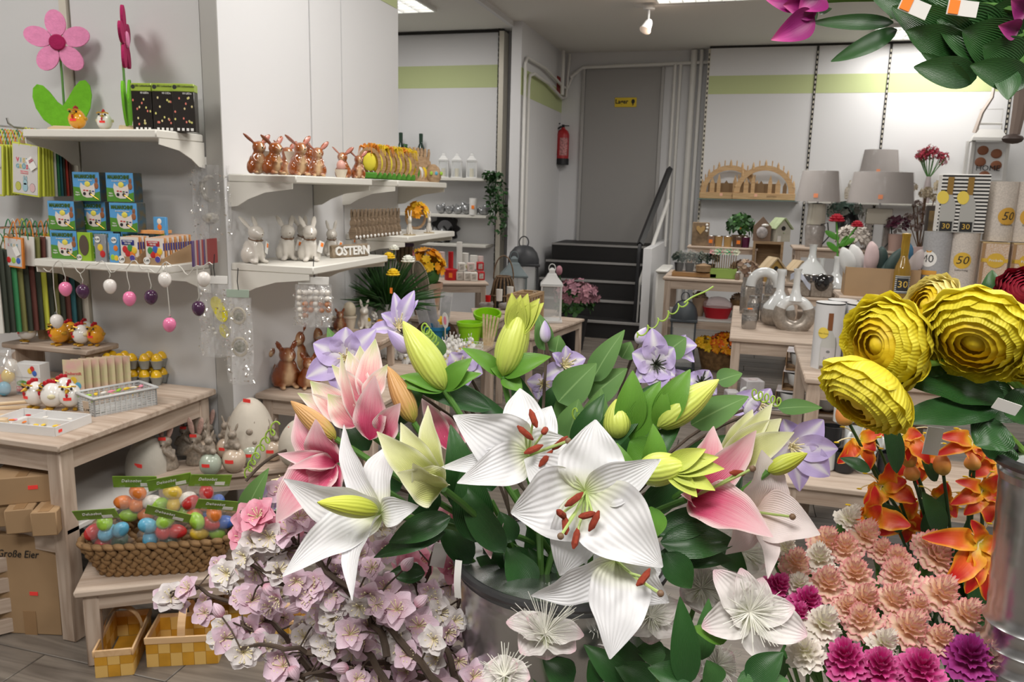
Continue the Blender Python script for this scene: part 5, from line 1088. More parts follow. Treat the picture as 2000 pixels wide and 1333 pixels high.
# ---- bunny table
table('bunny_table', 'whitewashed table crowded with tiny white bunnies', (-1.83, 3.46), .53, .8, .55, 0, .045, .06)
tp = None; r = random.Random(17); nth = 0
spots = [(xx, yy) for yy in [3.5+.055*j for j in range(12)] for xx in [-1.72+.058*i for i in range(7)]]
for (x, y) in spots:
    x += r.uniform(-.012, .012); y += r.uniform(-.012, .012); s = r.uniform(.075, .1); row = int((y-3.45)/.2)
    lb = 'tiny white bunny, row %s from the front, %s from the wall' % (ORD[nth//7], ORD[nth % 7]); nth += 1
    if y > 3.85 and x < -1.52 or (x+1.43)**2+(y-4.12)**2 < .014 or y < 3.6 and x < -1.56: continue
    if tp: dup(tp, (x, y, .55), (0, 0, r.uniform(-.4, 1.4)), lb, s)
    else: tp = thing('tiny_bunny', lb, 'figurine', (x, y, .55), (0, 0, .3), s, 'tiny white bunnies'); part(tp, 'body', M_TINY, WHITEC); part(tp, 'bow', B().ell((0, -.2, .44), (.07, .03, .04), 8, 5), mat('bow_yellow', (.8, .6, .1)))
for (px, py, m) in ((826, 640, OFL), (846, 648, OFL), (870, 640, YFL), (838, 655, OFL2)):
    t = thing('egg_chick', 'small %s chick among the white bunnies' % {OFL: 'left orange' if px < 830 else 'right orange', YFL: 'yellow', OFL2: 'amber'}[m], 'figurine', P(px, py+22, z=.55), (0, 0, .5), group='chicks among the bunnies'); part(t, 'body', B().ell((0, 0, .035), (.02, .02, .035), 12, 8), m); part(t, 'beak', B().tube([(0, -.018, .05), (0, -.028, .048)], [.005, .001], 6), REDTAG)
def bucket(label, p, r0, r1, h, m, ears=None, tilt=0):
    t = thing('felt_bucket', label, 'bucket', p, (tilt, 0, .3)); part(t, 'pail', B().lathe([(r0, 0), (r1, h-.02), (r1+.006, h-.018), (r1+.006, h), (r1-.003, h), (r0-.003, .006), (0, .006)], 24), m)
    if ears:
        for s in (-1, 1): part(t, 'ear', B().prism(ovl(s*r1*1.02, h*.72, .03, .055, s*.45), -.004, .004, XZ), ears, (0, -.03, 0))
    return t
LIME = mat('plastic_lime', (.26, .58, .01), .35); BLUE = mat('felt_blue', (.01, .16, .33), .6); EARB = mat('felt_brown', (.06, .03, .018), .9)
b1 = P(888, 640, z=.55); bucket('lime green plastic bucket at the front of the pair', (-1.43, 4.12, .55), .05, .068, .13, LIME, None)
bucket('lime green plastic bucket tilted behind its twin', (-1.385, 4.3, .58), .055, .075, .14, LIME, None, .25); bucket('blue felt bucket with two brown ears', (-1.62, 4.1, .55), .06, .08, .1, BLUE, EARB)
t = thing('raffia_bundle', 'bundle of raw wooden spatulas leaning on the lime bucket', 'bundle', (-1.33, 4.14, .55), (.1, .12, 0))
for k in range(5): part(t, 'spatula', B().box((-.02+k*.012, -.003*k, .09), (.012, .004, .18), T4(rot=(0, .06*(k-2), 0))), RAWW)
for k, (px, py, a) in enumerate(((855, 585, -.2), (868, 590, .1), (847, 600, -.3))):
    p = P(px, py+30, y=4.18); t = thing('craft_pack', 'clear-wrapped craft pack standing behind the blue bucket, %s' % ('left', 'right', 'front')[k], 'packet', (p.x, 4.16-.02*k, .56), (-.1, a, .2), group='clear-wrapped craft packs'); part(t, 'card', B().box((0, 0, .13), (.055, .003, .25)), mat('pack_mauve', (.55, .52, .58), .3, noise=(9, .4), col2=(.1, .1, .12))); part(t, 'film', B().box((0, -.006, .14), (.065, .002, .27)), FOIL)
t = thing('daffodil', 'yellow felt daffodil poking from the blue bucket', 'flower', (-1.56, 4.05, .6)); part(t, 'stem', B().tube([(0, 0, 0), (0, 0, .08)], .003, 6), LEAFG); part(t, 'flower_head', petals5(6, .03, .013, .2), YFL, (0, -.01, .09), (1.2, 0, .3)); part(t, 'trumpet', B().lathe([(.006, 0), (.012, .02)], 10), OFL, (0, -.012, .09), (1.3, 0, .3))
t = thing('felt_rabbit_ear', 'white felt bunny ear pick with pink centre behind the bucket', 'ornament', (-1.53, 4.0, .6)); part(t, 'ear', B().prism(ovl(0, .1, .018, .045, .1), 0, .004, XZ), WHITEC); part(t, 'inner', B().prism(ovl(0, .1, .008, .024, .1), .004, .006, XZ), mat('felt_rose', (.75, .25, .35), .8)); part(t, 'stick', B().tube([(0, 0, -.04), (0, 0, .06)], .003, 6), RAWW)
# stand behind the bunny table: terracotta pot, gloves, stool
table('plant_stand', 'dark wooden stand behind the bunny table', (-2.0, 4.55), .55, .4, .6, 0, .04, .05)
p = P(832, 612, y=4.75); t = thing('terracotta_pot', 'washed terracotta pot with orange chrysanthemums', 'potted plant', (p.x, 4.75, .6)); part(t, 'pot', B().lathe([(.075, 0), (.1, .17), (.108, .172), (.11, .21), (.098, .21), (.09, .17), (0, .16)], 22), mat('terracotta', (.42, .20, .12), .8, noise=(5, .3), col2=(.42, .38, .30))); posy(t, 'chrysanthemums', (0, 0, .31), .115, 110, .034, [OFL, OFL2, OFL], 8, 1.0, 8); part(t, 'foliage', B().ell((0, 0, .26), (.09, .09, .09), 12, 8), LEAFG)
for k, (px, py, a) in enumerate(((803, 545, .1), (822, 545, -.25), (790, 520, .2))):
    p = P(px, py, y=4.6); t = thing('wood_leaf', 'carved grey wooden wing hanging behind the white flowers, %s' % ('middle', 'right', 'left')[k], 'ornament', p, (0, a, .4), group='carved wooden wings'); part(t, 'wing', B().ell((0, 0, 0), (.045, .018, .12), 12, 10), mat('carved_grey', (.22, .18, .13), .8, noise=(14, .45, (3, 3, 1)))); part(t, 'rim', B().tube([(.043*math.cos(q), -.01, .115*math.sin(q)) for q in [2*PI*j/20 for j in range(21)]], .004, 5), mat('carved_pale', (.40, .34, .26), .8)); part(t, 'string', B().tube([(0, 0, .11), (0, .02, .2)], .002, 5), CORD)
t = thing('birch_bundle', 'bundle of bark-covered wooden sticks under the shelf', 'bundle', P(790, 495, y=3.9), (0, 0, .3))
for k in range(4): part(t, 'stick', B().tube([(k*.022-.033, 0, -.05), (k*.022-.033, 0, .05)], .011, 8), mat('bark', (.30, .21, .13), .8, noise=(20, .4)))
part(t, 'string', B().tube([(0, 0, .05), (0, 0, 1.16-t.location.z)], .002, 5), CORD); part(t, 'ribbon', B().box((0, 0, .045), (.1, .028, .018), b=.004), mat('ribbon_plum', (.10, .06, .11), .6))
t = thing('gnome', 'little gnome with a red cap beside the orange flowers', 'figurine', P(806, 505, y=4.62)); part(t, 'body', B().lathe([(.016, -.03), (.02, 0), (.012, .025)], 10), WHITEC); part(t, 'cap', B().lathe([(.016, .018), (.008, .045), (0, .055)], 10), FER)
# ================================================================ back-left bay
BZ1, BZ2, BZ3 = 1.53, 1.16, .86
for z, nm in ((BZ1, 'top shelf of the back-left bay with white lanterns'), (BZ2, 'middle shelf of the back-left bay with silver figures'), (BZ3, 'low shelf of the back-left bay with dark frames')): shelf(nm, (-3.75, BY, z), 1.24, .26, 'y', False, .03)
def onBay(px, z, y=7.8): p = P(px, 350, y=y); return Vector((p.x, y, z))
LW = mat('lantern_white', (.75, .75, .74), .4)
def lantern(label, p, w, h, m, roof='cone', rz=.3, pane=True, candle=None, group=None):
    t = thing('lantern', label, 'lantern', p, (0, 0, rz), group=group); fr = w*.07; hb = h*.62
    part(t, 'base', B().box((0, 0, h*.02), (w*1.1, w*1.1, h*.04), b=.003), m); part(t, 'top_plate', B().box((0, 0, hb), (w*1.08, w*1.08, h*.03), b=.003), m)
    for x in (-1, 1):
        for y in (-1, 1): part(t, 'post', B().box((x*(w-fr)/2, y*(w-fr)/2, hb/2), (fr, fr, hb)), m)
    if pane:
        for q in range(4): part(t, 'pane', B().box((0, w*.46, hb*.52), (w-2*fr, .002, hb*.88), T4(rot=(0, 0, q*PI/2))), mat('lantern_pane', (.9, .93, .93), .05, alpha=.16))
    if candle: part(t, 'candle', B().lathe([(w*.2, h*.04), (w*.2, h*.35), (0, h*.35)], 14), candle)
    if roof == 'cone': part(t, 'roof', B().lathe([(w*.74, hb+.01), (w*.42, hb+h*.12), (w*.3, hb+h*.18), (w*.2, hb+h*.2), (w*.2, hb+h*.25), (w*.1, hb+h*.28), (0, hb+h*.29)], 4, T4(rot=(0, 0, PI/4))), m, ang=20)
    elif roof == 'dome': part(t, 'roof', B().lathe([(w*.54, hb), (w*.54, hb+h*.06), (w*.46, hb+h*.15), (w*.3, hb+h*.22), (w*.14, hb+h*.24), (.0, hb+h*.245)], 20), m)
    part(t, 'handle', B().tube([(w*.16*math.cos(a), 0, h*.9+w*.2*math.sin(a)) for a in [2*PI*k/18 for k in range(19)]], w*.02, 6), m); return t
for px, nm in ((866, 'left'), (892, 'middle'), (921, 'right')): lantern('small white lantern on the back shelf, %s of three' % nm, onBay(px, BZ1), .105, .27, LW, 'cone', .3, True, mat('candle_cream', (.66, .6, .42), .5), 'small white lanterns')
BOT = mat('bottle_green', (.008, .03, .02), .1, coat=.5)
for px, s, nm in ((783, 1.35, 'leftmost, half hidden by the wall'), (793, 1.0, 'second'), (822, 1.32, 'rightmost')):
    t = thing('wine_bottle', 'dark green wine bottle on the back shelf, %s' % nm, 'bottle', onBay(px, BZ1, 7.83), (0, 0, 0), s, 'dark wine bottles'); part(t, 'bottle', B().lathe([(.034, 0), (.037, .01), (.037, .19), (.03, .22), (.014, .26), (.013, .32), (.015, .325), (.015, .335), (0, .335)], 18), BOT); part(t, 'foil_capsule', B().lathe([(.0145, .27), (.0155, .335), (0, .338)], 14), mat('capsule_dark', (.02, .05, .03), .4))
t = thing('ivy_sprig', 'leafy sprig between the wine bottles', 'plant', onBay(789, BZ1, 7.74)); posy(t, 'leaves', (0, 0, .22), .1, 40, .035, [LEAFG, mat('leaf_mid', (.07, .22, .05), .5)], 4, 1, 4); part(t, 'stem', B().tube([(0, 0, 0), (0, 0, .22)], .004, 5), LEAFG)
SILG = mat('silver_glaze', (.42, .43, .44), .25, metal=.5, noise=(9, .4))
for k, (px, s) in enumerate(((862, .13), (878, .14), (895, .15), (912, .15), (928, .14), (944, .13), (950, .15))):
    solo('silver_figure', 'silver glazed figure on the middle back shelf, %s from the left' % ('first', 'second', 'third', 'fourth', 'fifth', 'sixth', 'last')[k], 'figurine', M_STONE.copy() if k == 0 else bpy.data.meshes[SILNAME], SILG if k == 0 else None, onBay(px, BZ2, 7.78), (0, 0, k*1.3), (s*1.0, s, s*(1.2 if k % 3 == 0 else .95)), 'silver glazed figures')
    if k == 0: SILNAME = bpy.data.objects[-1].data.name if 0 else [o for o in bpy.data.objects if o.name.startswith('silver_figure')][0].data.name
t = thing('pillar_candle', 'white pillar candle with orange sticker on the middle back shelf', 'candle', onBay(925, BZ2, 7.72)); part(t, 'candle', B().lathe([(.04, 0), (.04, .17), (0, .17)], 16), PAPER); part(t, 'price_sticker', B().box((.01, -.041, .08), (.03, .002, .035)), ORTAG)
for k, px in enumerate((800, 815, 832, 850, 865)):
    solo('silver_star', 'silver star ornament on the low back shelf, %s' % ('first', 'second', 'third', 'fourth', 'fifth')[k], 'ornament', B().lathe([(.0, .0), (.05, .05), (.06, .09), (.03, .14), (0, .17)], 8), SILG, onBay(px, BZ3, 7.77), (0, 0, k), group='silver ornaments on the low shelf')
t = thing('baroque_frame', 'ornate black carved frame on the low back shelf', 'frame', onBay(872, BZ3, 7.93), (0, 0, 0), .86)
ob = [((.17+.022*math.cos(9*a))*math.cos(a), .17+(.16+.022*math.cos(9*a))*math.sin(a)) for a in [2*PI*k/54 for k in range(54)]]; part(t, 'carving', B().prism(ob, 0, .03, XZ), mat('baroque_black', (.015, .013, .014), .35, bump=(20, 1))); part(t, 'mirror', B().prism(ovl(0, .17, .1, .1, 0), .03, .034, XZ), mat('mirror', (.3, .3, .31), .1, metal=1))
# trailing ivy at the bay corner
p = P(958, 352, y=7.72); t = thing('trailing_ivy', 'dark ivy trailing down the corner of the back shelf', 'plant', (p.x+.02, 7.7, BZ1+.01)); lf = B().add([(0, 0, 0), (.022, .014, .004), (.045, 0, .0), (.022, -.014, .004)], [(0, 1, 2, 3)]).mesh('leaf', 180); lf.materials.append(mat('ivy_green', (.025, .08, .02), .45)); r = random.Random(6)
for s in range(5):
    pts = [Vector((.03*s-.06, 0, .02))]
    for k in range(7+2*(s % 3)): pts.append(pts[-1]+Vector((r.uniform(-.02, .05), r.uniform(-.03, .01), -.06 if k else .02)))
    part(t, 'vine', B().tube(pts, .004, 5), LEAFD)
    for q in pts:
        for j in range(5): part(t, 'leaf', lf, None, q+Vector((r.uniform(-.02, .02), r.uniform(-.03, .0), r.uniform(-.03, .03))), (r.uniform(-1, 1), r.uniform(-.5, 1.3), r.uniform(0, 6.28)), r.uniform(1, 1.7))
# ================================================================ candle table, stool, lanterns
CT = Vector((-2.42, 6.02, 0)); CA = R_(26)
table('candle_table', 'whitewashed table of red and white candles', (CT.x, CT.y), .47, .42, .65, CA, .045, .06)
def onC(px, py, z=.65): return P(px, py, z=z)
RC = mat('candle_red', (.50, .01, .015), .35); WC = mat('candle_white', (.78, .75, .70), .5); PC = mat('carton_rosy', (.70, .55, .52), .5)
t = thing('red_candle_stack', 'tall red candle standing in a red glass holder', 'candle', onC(880, 547)); part(t, 'holder', B().lathe([(.05, 0), (.055, .07), (.06, .09), (.03, .1), (0, .1)], 18), RC); part(t, 'candle', B().lathe([(.022, .1), (.022, .24), (0, .24)], 14), RC); part(t, 'label', B().box((.02, -.054, .045), (.03, .002, .04)), ORTAG)
for k, (px, py, r_, h, m, nm) in enumerate(((897, 528, .027, .27, WC, 'tall slim white candle behind the red one'), (862, 535, .03, .2, PC, 'rosy white candle at the left of the candle table'), (853, 540, .02, .16, WC, 'short white candle at the far left of the candle table'), (908, 527, .035, .16, WC, 'medium white candle in the back row'), (925, 525, .04, .13, WC, 'squat white candle in the back row'), (938, 524, .03, .12, PC, 'squat rosy candle at the back right'))):
    solo('pillar_candle', nm, 'candle', B().lathe([(r_, 0), (r_, h), (r_*.8, h-.006), (0, h-.006)], 16), m, onC(px, py))
for k, (px, py, lv, m, nm) in enumerate(((898, 548, 0, WC, 'left white'), (913, 549, 0, WC, 'middle white'), (926, 550, 0, WC, 'right white'), (940, 548, 0, RC, 'red'), (902, 548, 1, WC, 'upper left white'), (920, 548, 1, PC, 'upper right rosy'), (938, 546, 1, RC, 'upper red'))):
    t = thing('candle_box', '%s boxed candle in the stack on the candle table' % nm, 'box', onC(px, py)+Vector((0, 0, lv*.075)), (0, 0, CA), group='boxed candles'); part(t, 'carton', B().box((0, .03, .037), (.06, .06, .073), b=.004), m); part(t, 'window', B().box((0, -.001, .037), (.036, .002, .045)), mat('box_window', (.62, .58, .53), .2, noise=(50, .5)))
t = thing('flower_glass', 'small plum glass with pale flowers on the candle table', 'flowers', (-2.31, 6.47, .65)); part(t, 'glass', B().lathe([(.018, 0), (.022, .06), (0, .06)], 12), mat('plum_glass', (.06, .005, .02), .15)); posy(t, 'flowers', (0, 0, .1), .04, 18, .02, [mat('pale_yellow', (.7, .68, .42), .6)], 5); part(t, 'price_sticker', B().box((.0, -.022, .03), (.02, .002, .018)), REDTAG)
solo('brass_bowl', 'small antique brass bowl at the back of the candle table', 'bowl', B().lathe([(.015, 0), (.03, .02), (.035, .045), (.03, .06), (.026, .055), (0, .03)], 14), mat('antique_brass', (.24, .19, .10), .4, metal=.6), (-2.222, 6.5, .65))
table('lantern_plinth', 'low dark plinth behind the candle table carrying lanterns', (-2.12, 6.45), .56, .85, .3, .05, .05, .06)
DG = mat('lantern_black', (.03, .032, .036), .5); BG = mat('lantern_bluegrey', (.17, .21, .22), .5, noise=(8, .3)); RT = wood('rattan', (.20, .12, .06), (.10, .06, .03), .6, 3)
lantern('tall black metal lantern with arched top', (P(1021, 560, y=7.05).x, 7.05, .3), .27, .72, DG, 'dome', .3, True, None); lantern('blue-grey metal lantern before the black one', (P(1003, 560, y=6.72).x, 6.72, .3), .22, .6, BG, 'cone', .35, True, WC)
p = P(981, 590, y=6.5); t = thing('rattan_lantern', 'brown rattan lantern with vertical ribs', 'lantern', (p.x, 6.52, .3), (0, 0, 0)); part(t, 'core', B().lathe([(.07, 0), (.075, .2), (.05, .36), (0, .36)], 14), DARK)
for k in range(16): a = 2*PI*k/16; c_, s_ = math.cos(a), math.sin(a); part(t, 'rib', B().tube([(.1*c_, .1*s_, 0), (.105*c_, .105*s_, .22), (.08*c_, .08*s_, .34), (.055*c_, .055*s_, .38)], .008, 5), RT)
for z, r_ in ((.02, .105), (.22, .11), (.38, .06)): part(t, 'hoop', B().tube([(r_*math.cos(a), r_*math.sin(a), z) for a in [2*PI*k/20 for k in range(21)]], .008, 5), RT)
part(t, 'handle', B().tube([(.09*math.cos(a), 0, .36+.2*math.sin(a)) for a in [PI*k/14 for k in range(15)]], .006, 5), RT)
ST = Vector((-1.9, 5.54, 0)); table('candle_stool', 'small whitewashed stool with stone faces and candles', (ST.x, ST.y), .27, .27, .5, R_(22), .035, .05, .015, .02, 'stool')
for k, (px, py, s, nm) in enumerate(((951, 605, .12, 'left'), (985, 605, .12, 'right'), (1001, 600, .1, 'rear'))): solo('stone_figure', 'grey stone reclining figure on the small stool, %s' % nm, 'figurine', bpy.data.meshes[SILNAME].copy() if k == 0 else _sf, None, P(px, py, z=.5), (0, 0, k), (s*1.25, s, s*.75), 'grey stone figures') ; _sf = [o for o in bpy.data.objects if o.name.startswith('stone_figure')][0].data
_sf.materials.clear(); _sf.materials.append(mat('grey_stone', (.33, .31, .29), .8, noise=(6, .3)))
for px, py, r_, h, m, nm in ((953, 590, .022, .05, mat('glass_red', (.55, .01, .01), .15), 'red glass tealight on the stool'), (975, 588, .025, .09, WC, 'white candle in the middle of the stool'), (996, 585, .027, .1, WC, 'cream candle at the right of the stool')):
    solo('tealight', nm, 'candle', B().lathe([(r_*.9, 0), (r_, h), (r_*.85, h), (r_*.8, h*.8), (0, h*.8)], 14), m, P(px, py, z=.57))
table('long_bench', 'pale wooden bench with the frame lantern', (-1.6, 5.2), .27, 1.0, .42, -R_(10), .04, .05, .015, .022, 'bench')
p = P(1018, 645, z=.42); t = thing('frame_lantern', 'open wooden frame lantern with slatted sides', 'lantern', (p.x, p.y+.1, .42), (0, 0, -.1)); FW = wood('frame_oak', (.50, .34, .19), (.34, .21, .10), .6, 2)
for x in (-.075, .075):
    for y in (-.15, .15): part(t, 'post', B().box((x, y, .13), (.022, .022, .26)), FW)
for z in (.012, .25):
    for x in (-.075, .075): part(t, 'rail', B().box((x, 0, z), (.022, .32, .022)), FW)
    for y in (-.15, 0, .15): part(t, 'rail', B().box((0, y, z), (.15, .022, .022)), FW)
for k in range(4): part(t, 'slat', B().box((.075, -.09+k*.06, .13), (.012, .018, .23)), FW)
for x in (-.03, .03): part(t, 'slat', B().box((x, -.15, .13), (.018, .012, .23)), FW)
p = P(1075, 628, z=.42); lantern('white wooden lantern with pyramid roof on the bench', (p.x, min(p.y, 6.05), .42), .16, .46, LW, 'cone', .25, True, None); lantern('small white lantern standing inside the frame lantern', (P(1050, 600, y=5.62).x-.02, 5.6, .455), .075, .24, LW, 'cone', .2, True, None)
# pink flowering plant by the steps
p = P(1120, 640, y=6.95); t = thing('pink_plant', 'pink flowering plant in a dark pot beside the steps', 'potted plant', (p.x, 6.95, 0)); part(t, 'pot', B().lathe([(.09, 0), (.13, .3), (.12, .3), (0, .28)], 16), BLACK); posy(t, 'blossoms', (.02, 0, .5), .2, 90, .04, [mat('dusty_pink', (.42, .20, .24), .7), mat('mauve_pink', (.30, .14, .18), .7)], 11, .7, 5); posy(t, 'leaves', (0, 0, .4), .16, 70, .06, [LEAFD, LEAFG], 12, .9, 4); part(t, 'bud', B().ell((-.14, -.05, .72), (.03, .03, .045), 10, 6), mat('dusty_pink', (0, 0, 0))); part(t, 'stem', B().tube([(0, 0, .3), (-.1, -.03, .5), (-.14, -.05, .7)], .006, 5), LEAFD)
# wire crate with cards under the stool
t = thing('wire_basket', 'white wire basket on the bunny table edge', 'basket', (-1.36, 3.98, .55), (0, 0, .2)); b = B()
for k in range(7): b.box((-.05+k*.0167, -.035, .02), (.002, .002, .04)).box((-.05+k*.0167, .035, .02), (.002, .002, .04))
for z in (.002, .02, .04): b.box((0, -.035, z), (.1, .0025, .0025)).box((0, .035, z), (.1, .0025, .0025)).box((-.05, 0, z), (.0025, .07, .0025)).box((.05, 0, z), (.0025, .07, .0025))
part(t, 'wire_mesh', b, WHITE, kind='stuff'); part(t, 'card', B().box((-.02, 0, .03), (.05, .04, .002), T4(rot=(.5, .3, 0))), PAPER)
# ================================================================ right: tables, wall shelves
table('plant_table', 'whitewashed table by the radiator with plants and birdhouses', (-.6, 6.5), 1.15, .72, .75, 0, .05, .07, .015, .024, shelf_z=.42)
table('tier_riser', 'small whitewashed riser at the back of the plant table', (-.45, 6.92), .58, .24, .985, 0, .03, .035, .01, .02, 'bench', z0=.75)
def onY(px, py, y, z): p = P(px, py, y=y); return Vector((p.x, y, z))
# wooden crate with birdhouse on top
t = thing('wooden_crate', 'open brown wooden crate standing on its side', 'crate', onY(1497, 520, 6.86, .75), (0, 0, -.05)); CR_ = wood('crate_brown', (.36, .24, .13), (.24, .15, .08), .7, 2)
for c_, d_ in (((0, .1, .012), (.24, .2, .02)), ((0, .1, .29), (.24, .2, .02)), ((-.11, .1, .15), (.02, .2, .26)), ((.11, .1, .15), (.02, .2, .26)), ((0, .2, .15), (.24, .012, .29))): part(t, 'board', B().box(c_, d_), CR_)
def birdhouse(label, p, s, wall, roof, rz):
    t = thing('birdhouse', label, 'birdhouse', p, (0, 0, rz), s); part(t, 'body', B().prism([(-.07, 0), (.07, 0), (.07, .11), (0, .19), (-.07, .11)], -.06, .06, XZ), wall)
    for q in (-1, 1): part(t, 'roof_board', B().box((0, 0, 0), (.125, .16, .012)), roof, (q*.043, 0, .155), (0, q*.85, 0))
    part(t, 'entrance', B().lathe([(0, 0), (.02, 0), (.02, .002), (0, .002)], 16, XZ), DARK, (0, -.06, .115)); part(t, 'perch', B().tube([(0, -.06, .075), (0, -.085, .075)], .004, 6), roof); part(t, 'picket', B().box((-.04, -.068, .025), (.03, .006, .05)), WHITEC); return t
BHY = mat('birdhouse_ochre', (.48, .30, .08), .7, noise=(12, .2)); BHW = mat('birdhouse_white', (.62, .56, .48), .7, noise=(12, .3)); RFB = wood('roof_beige', (.58, .46, .30), (.46, .34, .20), .7); RFG = mat('roof_sage', (.42, .50, .30), .7, noise=(20, .2)); BHP = mat('birdhouse_pale', (.56, .54, .46), .7, noise=(12, .2))
birdhouse('ochre yellow birdhouse at the front of the plant table', onY(1507, 546, 6.58, .75), .95, BHY, RFB, .45); birdhouse('white birdhouse with a beige roof beside the ochre one', onY(1556, 546, 6.64, .75), .85, BHW, RFB, .5); birdhouse('pale birdhouse with a sage roof on top of the crate', onY(1521, 470, 6.95, 1.051), .95, BHP, RFG, .5)
# trays and jars on plant table
t = thing('plant_tray', 'wooden tray of dark potted succulents under glass', 'tray', onY(1356, 535, 6.62, .75)); part(t, 'tray', B().box((0, .06, .02), (.36, .16, .04), b=.006), wood('tray_oak', (.42, .24, .09), (.30, .16, .06), .6))
for k in range(4): part(t, 'pot', B().lathe([(.03, .04), (.04, .11), (0, .11)], 12), mat('pot_black', (.03, .03, .032), .5), (-.13+k*.085, .05, 0)); posy(t, 'succulent', (-.13+k*.085, .05, .15), .05, 26, .035, [mat('succulent_dark', (.03, .06, .045), .6), mat('succulent_grey', (.13, .14, .11), .7)], k, .8, 4)
part(t, 'wood_slice', B().lathe([(.06, .05), (.065, .1), (0, .12)], 14), CR_, (.07, .0, 0)); part(t, 'glass_dome', B().lathe([(.1, .04), (.1, .14), (.08, .2), (0, .23)], 18), mat('dome_glass', (.9, .9, .9), .04, alpha=.12), (-.05, .05, 0))
t = thing('flower_pick_box', 'lime green box packed with wooden flower picks', 'box', onY(1412, 538, 6.6, .75)); part(t, 'box', B().box((0, .05, .04), (.21, .1, .08), b=.004), mat('box_lime', (.30, .46, .10), .6))
for k in range(22):
    x, y = -.085+(k % 11)*.017, .03+.04*(k//11); q = part(t, 'pick', B().tube([(x, y, .06), (x*1.1, y, .2)], .0035, 5), CR_); m = (mat('pk_pink', (.6, .3, .3), .6), mat('pk_green', (.06, .4, .18), .6), mat('pk_cream', (.6, .6, .45), .6), mat('pk_sage', (.42, .5, .38), .6))[(k*7) % 4]; part(q, 'pick_head', petals5(5, .03, .014, .3).ell((0, 0, 0), .012, 8, 5), m, (x*1.1, y-.01, .215), (1.2, 0, 0))
for k in range(10):
    p = onY(1440+k*8.5, 540-(k % 2)*4, 6.57+.05*(k % 3), .75); t = thing('deco_jar', '%s small glass jar of dried seeds along the plant table' % ('first', 'second', 'third', 'fourth', 'fifth', 'sixth', 'seventh', 'eighth', 'ninth', 'tenth')[k], 'jar', p, group='seed jars on the plant table'); part(t, 'jar', B().lathe([(.018, 0), (.02, .04), (.014, .05), (.014, .055), (0, .055)], 10), mat('jar_fill_%d' % (k % 3), ((.22, .15, .11), (.5, .45, .4), (.3, .2, .15))[k % 3], .15, coat=.6)); part(t, 'lid', B().ell((0, 0, .06), (.013, .013, .008), 8, 5), WHITEC)
t = thing('dried_bundle', 'brown dried flower bundle lying behind the jars', 'dried flowers', onY(1455, 520, 6.72, .75)); posy(t, 'dried_heads', (0, 0, .08), .11, 60, .03, [mat('dried_brown', (.26, .17, .12), .8), mat('dried_tan', (.42, .31, .22), .8)], 21, .6, 6)
# tier items
tz2 = .985
t = thing('heart_box', 'dark wooden box with a gold heart on the riser', 'box', onY(1367, 476, 6.99, tz2)); part(t, 'box', B().box((0, 0, .1), (.14, .06, .2), b=.004), mat('bark', (0, 0, 0))); part(t, 'heart', B().prism([(0, .1), (.035, .14), (.035, .165), (.018, .172), (0, .155), (-.018, .172), (-.035, .165), (-.035, .14)], .031, .04, XZ), mat('heart_gold', (.5, .32, .12), .5)); part(t, 'bead_string', B().ell((.05, -.035, .18), .012).ell((.055, -.035, .155), .012).ell((.05, -.035, .13), .012), WHITEC, kind='stuff')
for k, (px, m) in enumerate(((1388, (.30, .2, .15)), (1403, (.5, .31, .12)), (1421, (.5, .31, .12)), (1442, (.15, .09, .07)), (1456, (.09, .01, .05)))):
    t = thing('votive_glass', '%s votive glass on the riser' % ('rosy', 'left amber', 'right amber', 'dark brown', 'plum')[k], 'candle', onY(px, 476, 6.98, tz2)); part(t, 'glass', B().lathe([(.03, 0), (.036, .09), (.033, .09), (.026, .01)], 14), mat('vot_%d' % k, m, .1, coat=.6)); part(t, 'rim', B().tube([(.035*math.cos(a), .035*math.sin(a), .09) for a in [2*PI*j/16 for j in range(17)]], .003, 5), HOOKM)
    if k in (0, 3): part(t, 'price_sticker', B().box((0, -.036, .045), (.03, .003, .03)), ORTAG)
t = thing('dome_plant', 'green plant with an orange berry in a brown pot on the riser', 'potted plant', onY(1444, 470, 7.05, tz2)); part(t, 'pot', B().lathe([(.05, 0), (.07, .1), (0, .1)], 14), CR_); posy(t, 'leaves', (0, 0, .17), .1, 60, .06, [LEAFG, LEAFD], 15, .9, 4); part(t, 'berry', B().ell((0, -.09, .16), .012, 8, 5), ORTAG)
t = thing('glass_house', 'little glass house with white feathers beside the birdhouse', 'ornament', onY(1487, 470, 6.93, 1.051)); part(t, 'frame', B().prism([(-.07, 0), (.07, 0), (.07, .12), (0, .2), (-.07, .12)], -.04, .04, XZ), mat('house_brown', (.2, .13, .09), .6)); part(t, 'feathers', B().ell((0, -.05, .07), (.045, .02, .05), 10, 6), mat('feather_grey', (.5, .46, .46), .9, noise=(30, .4))); part(t, 'star', B().ell((.02, -.05, .13), (.03, .01, .012), 8, 5), WHITEC)
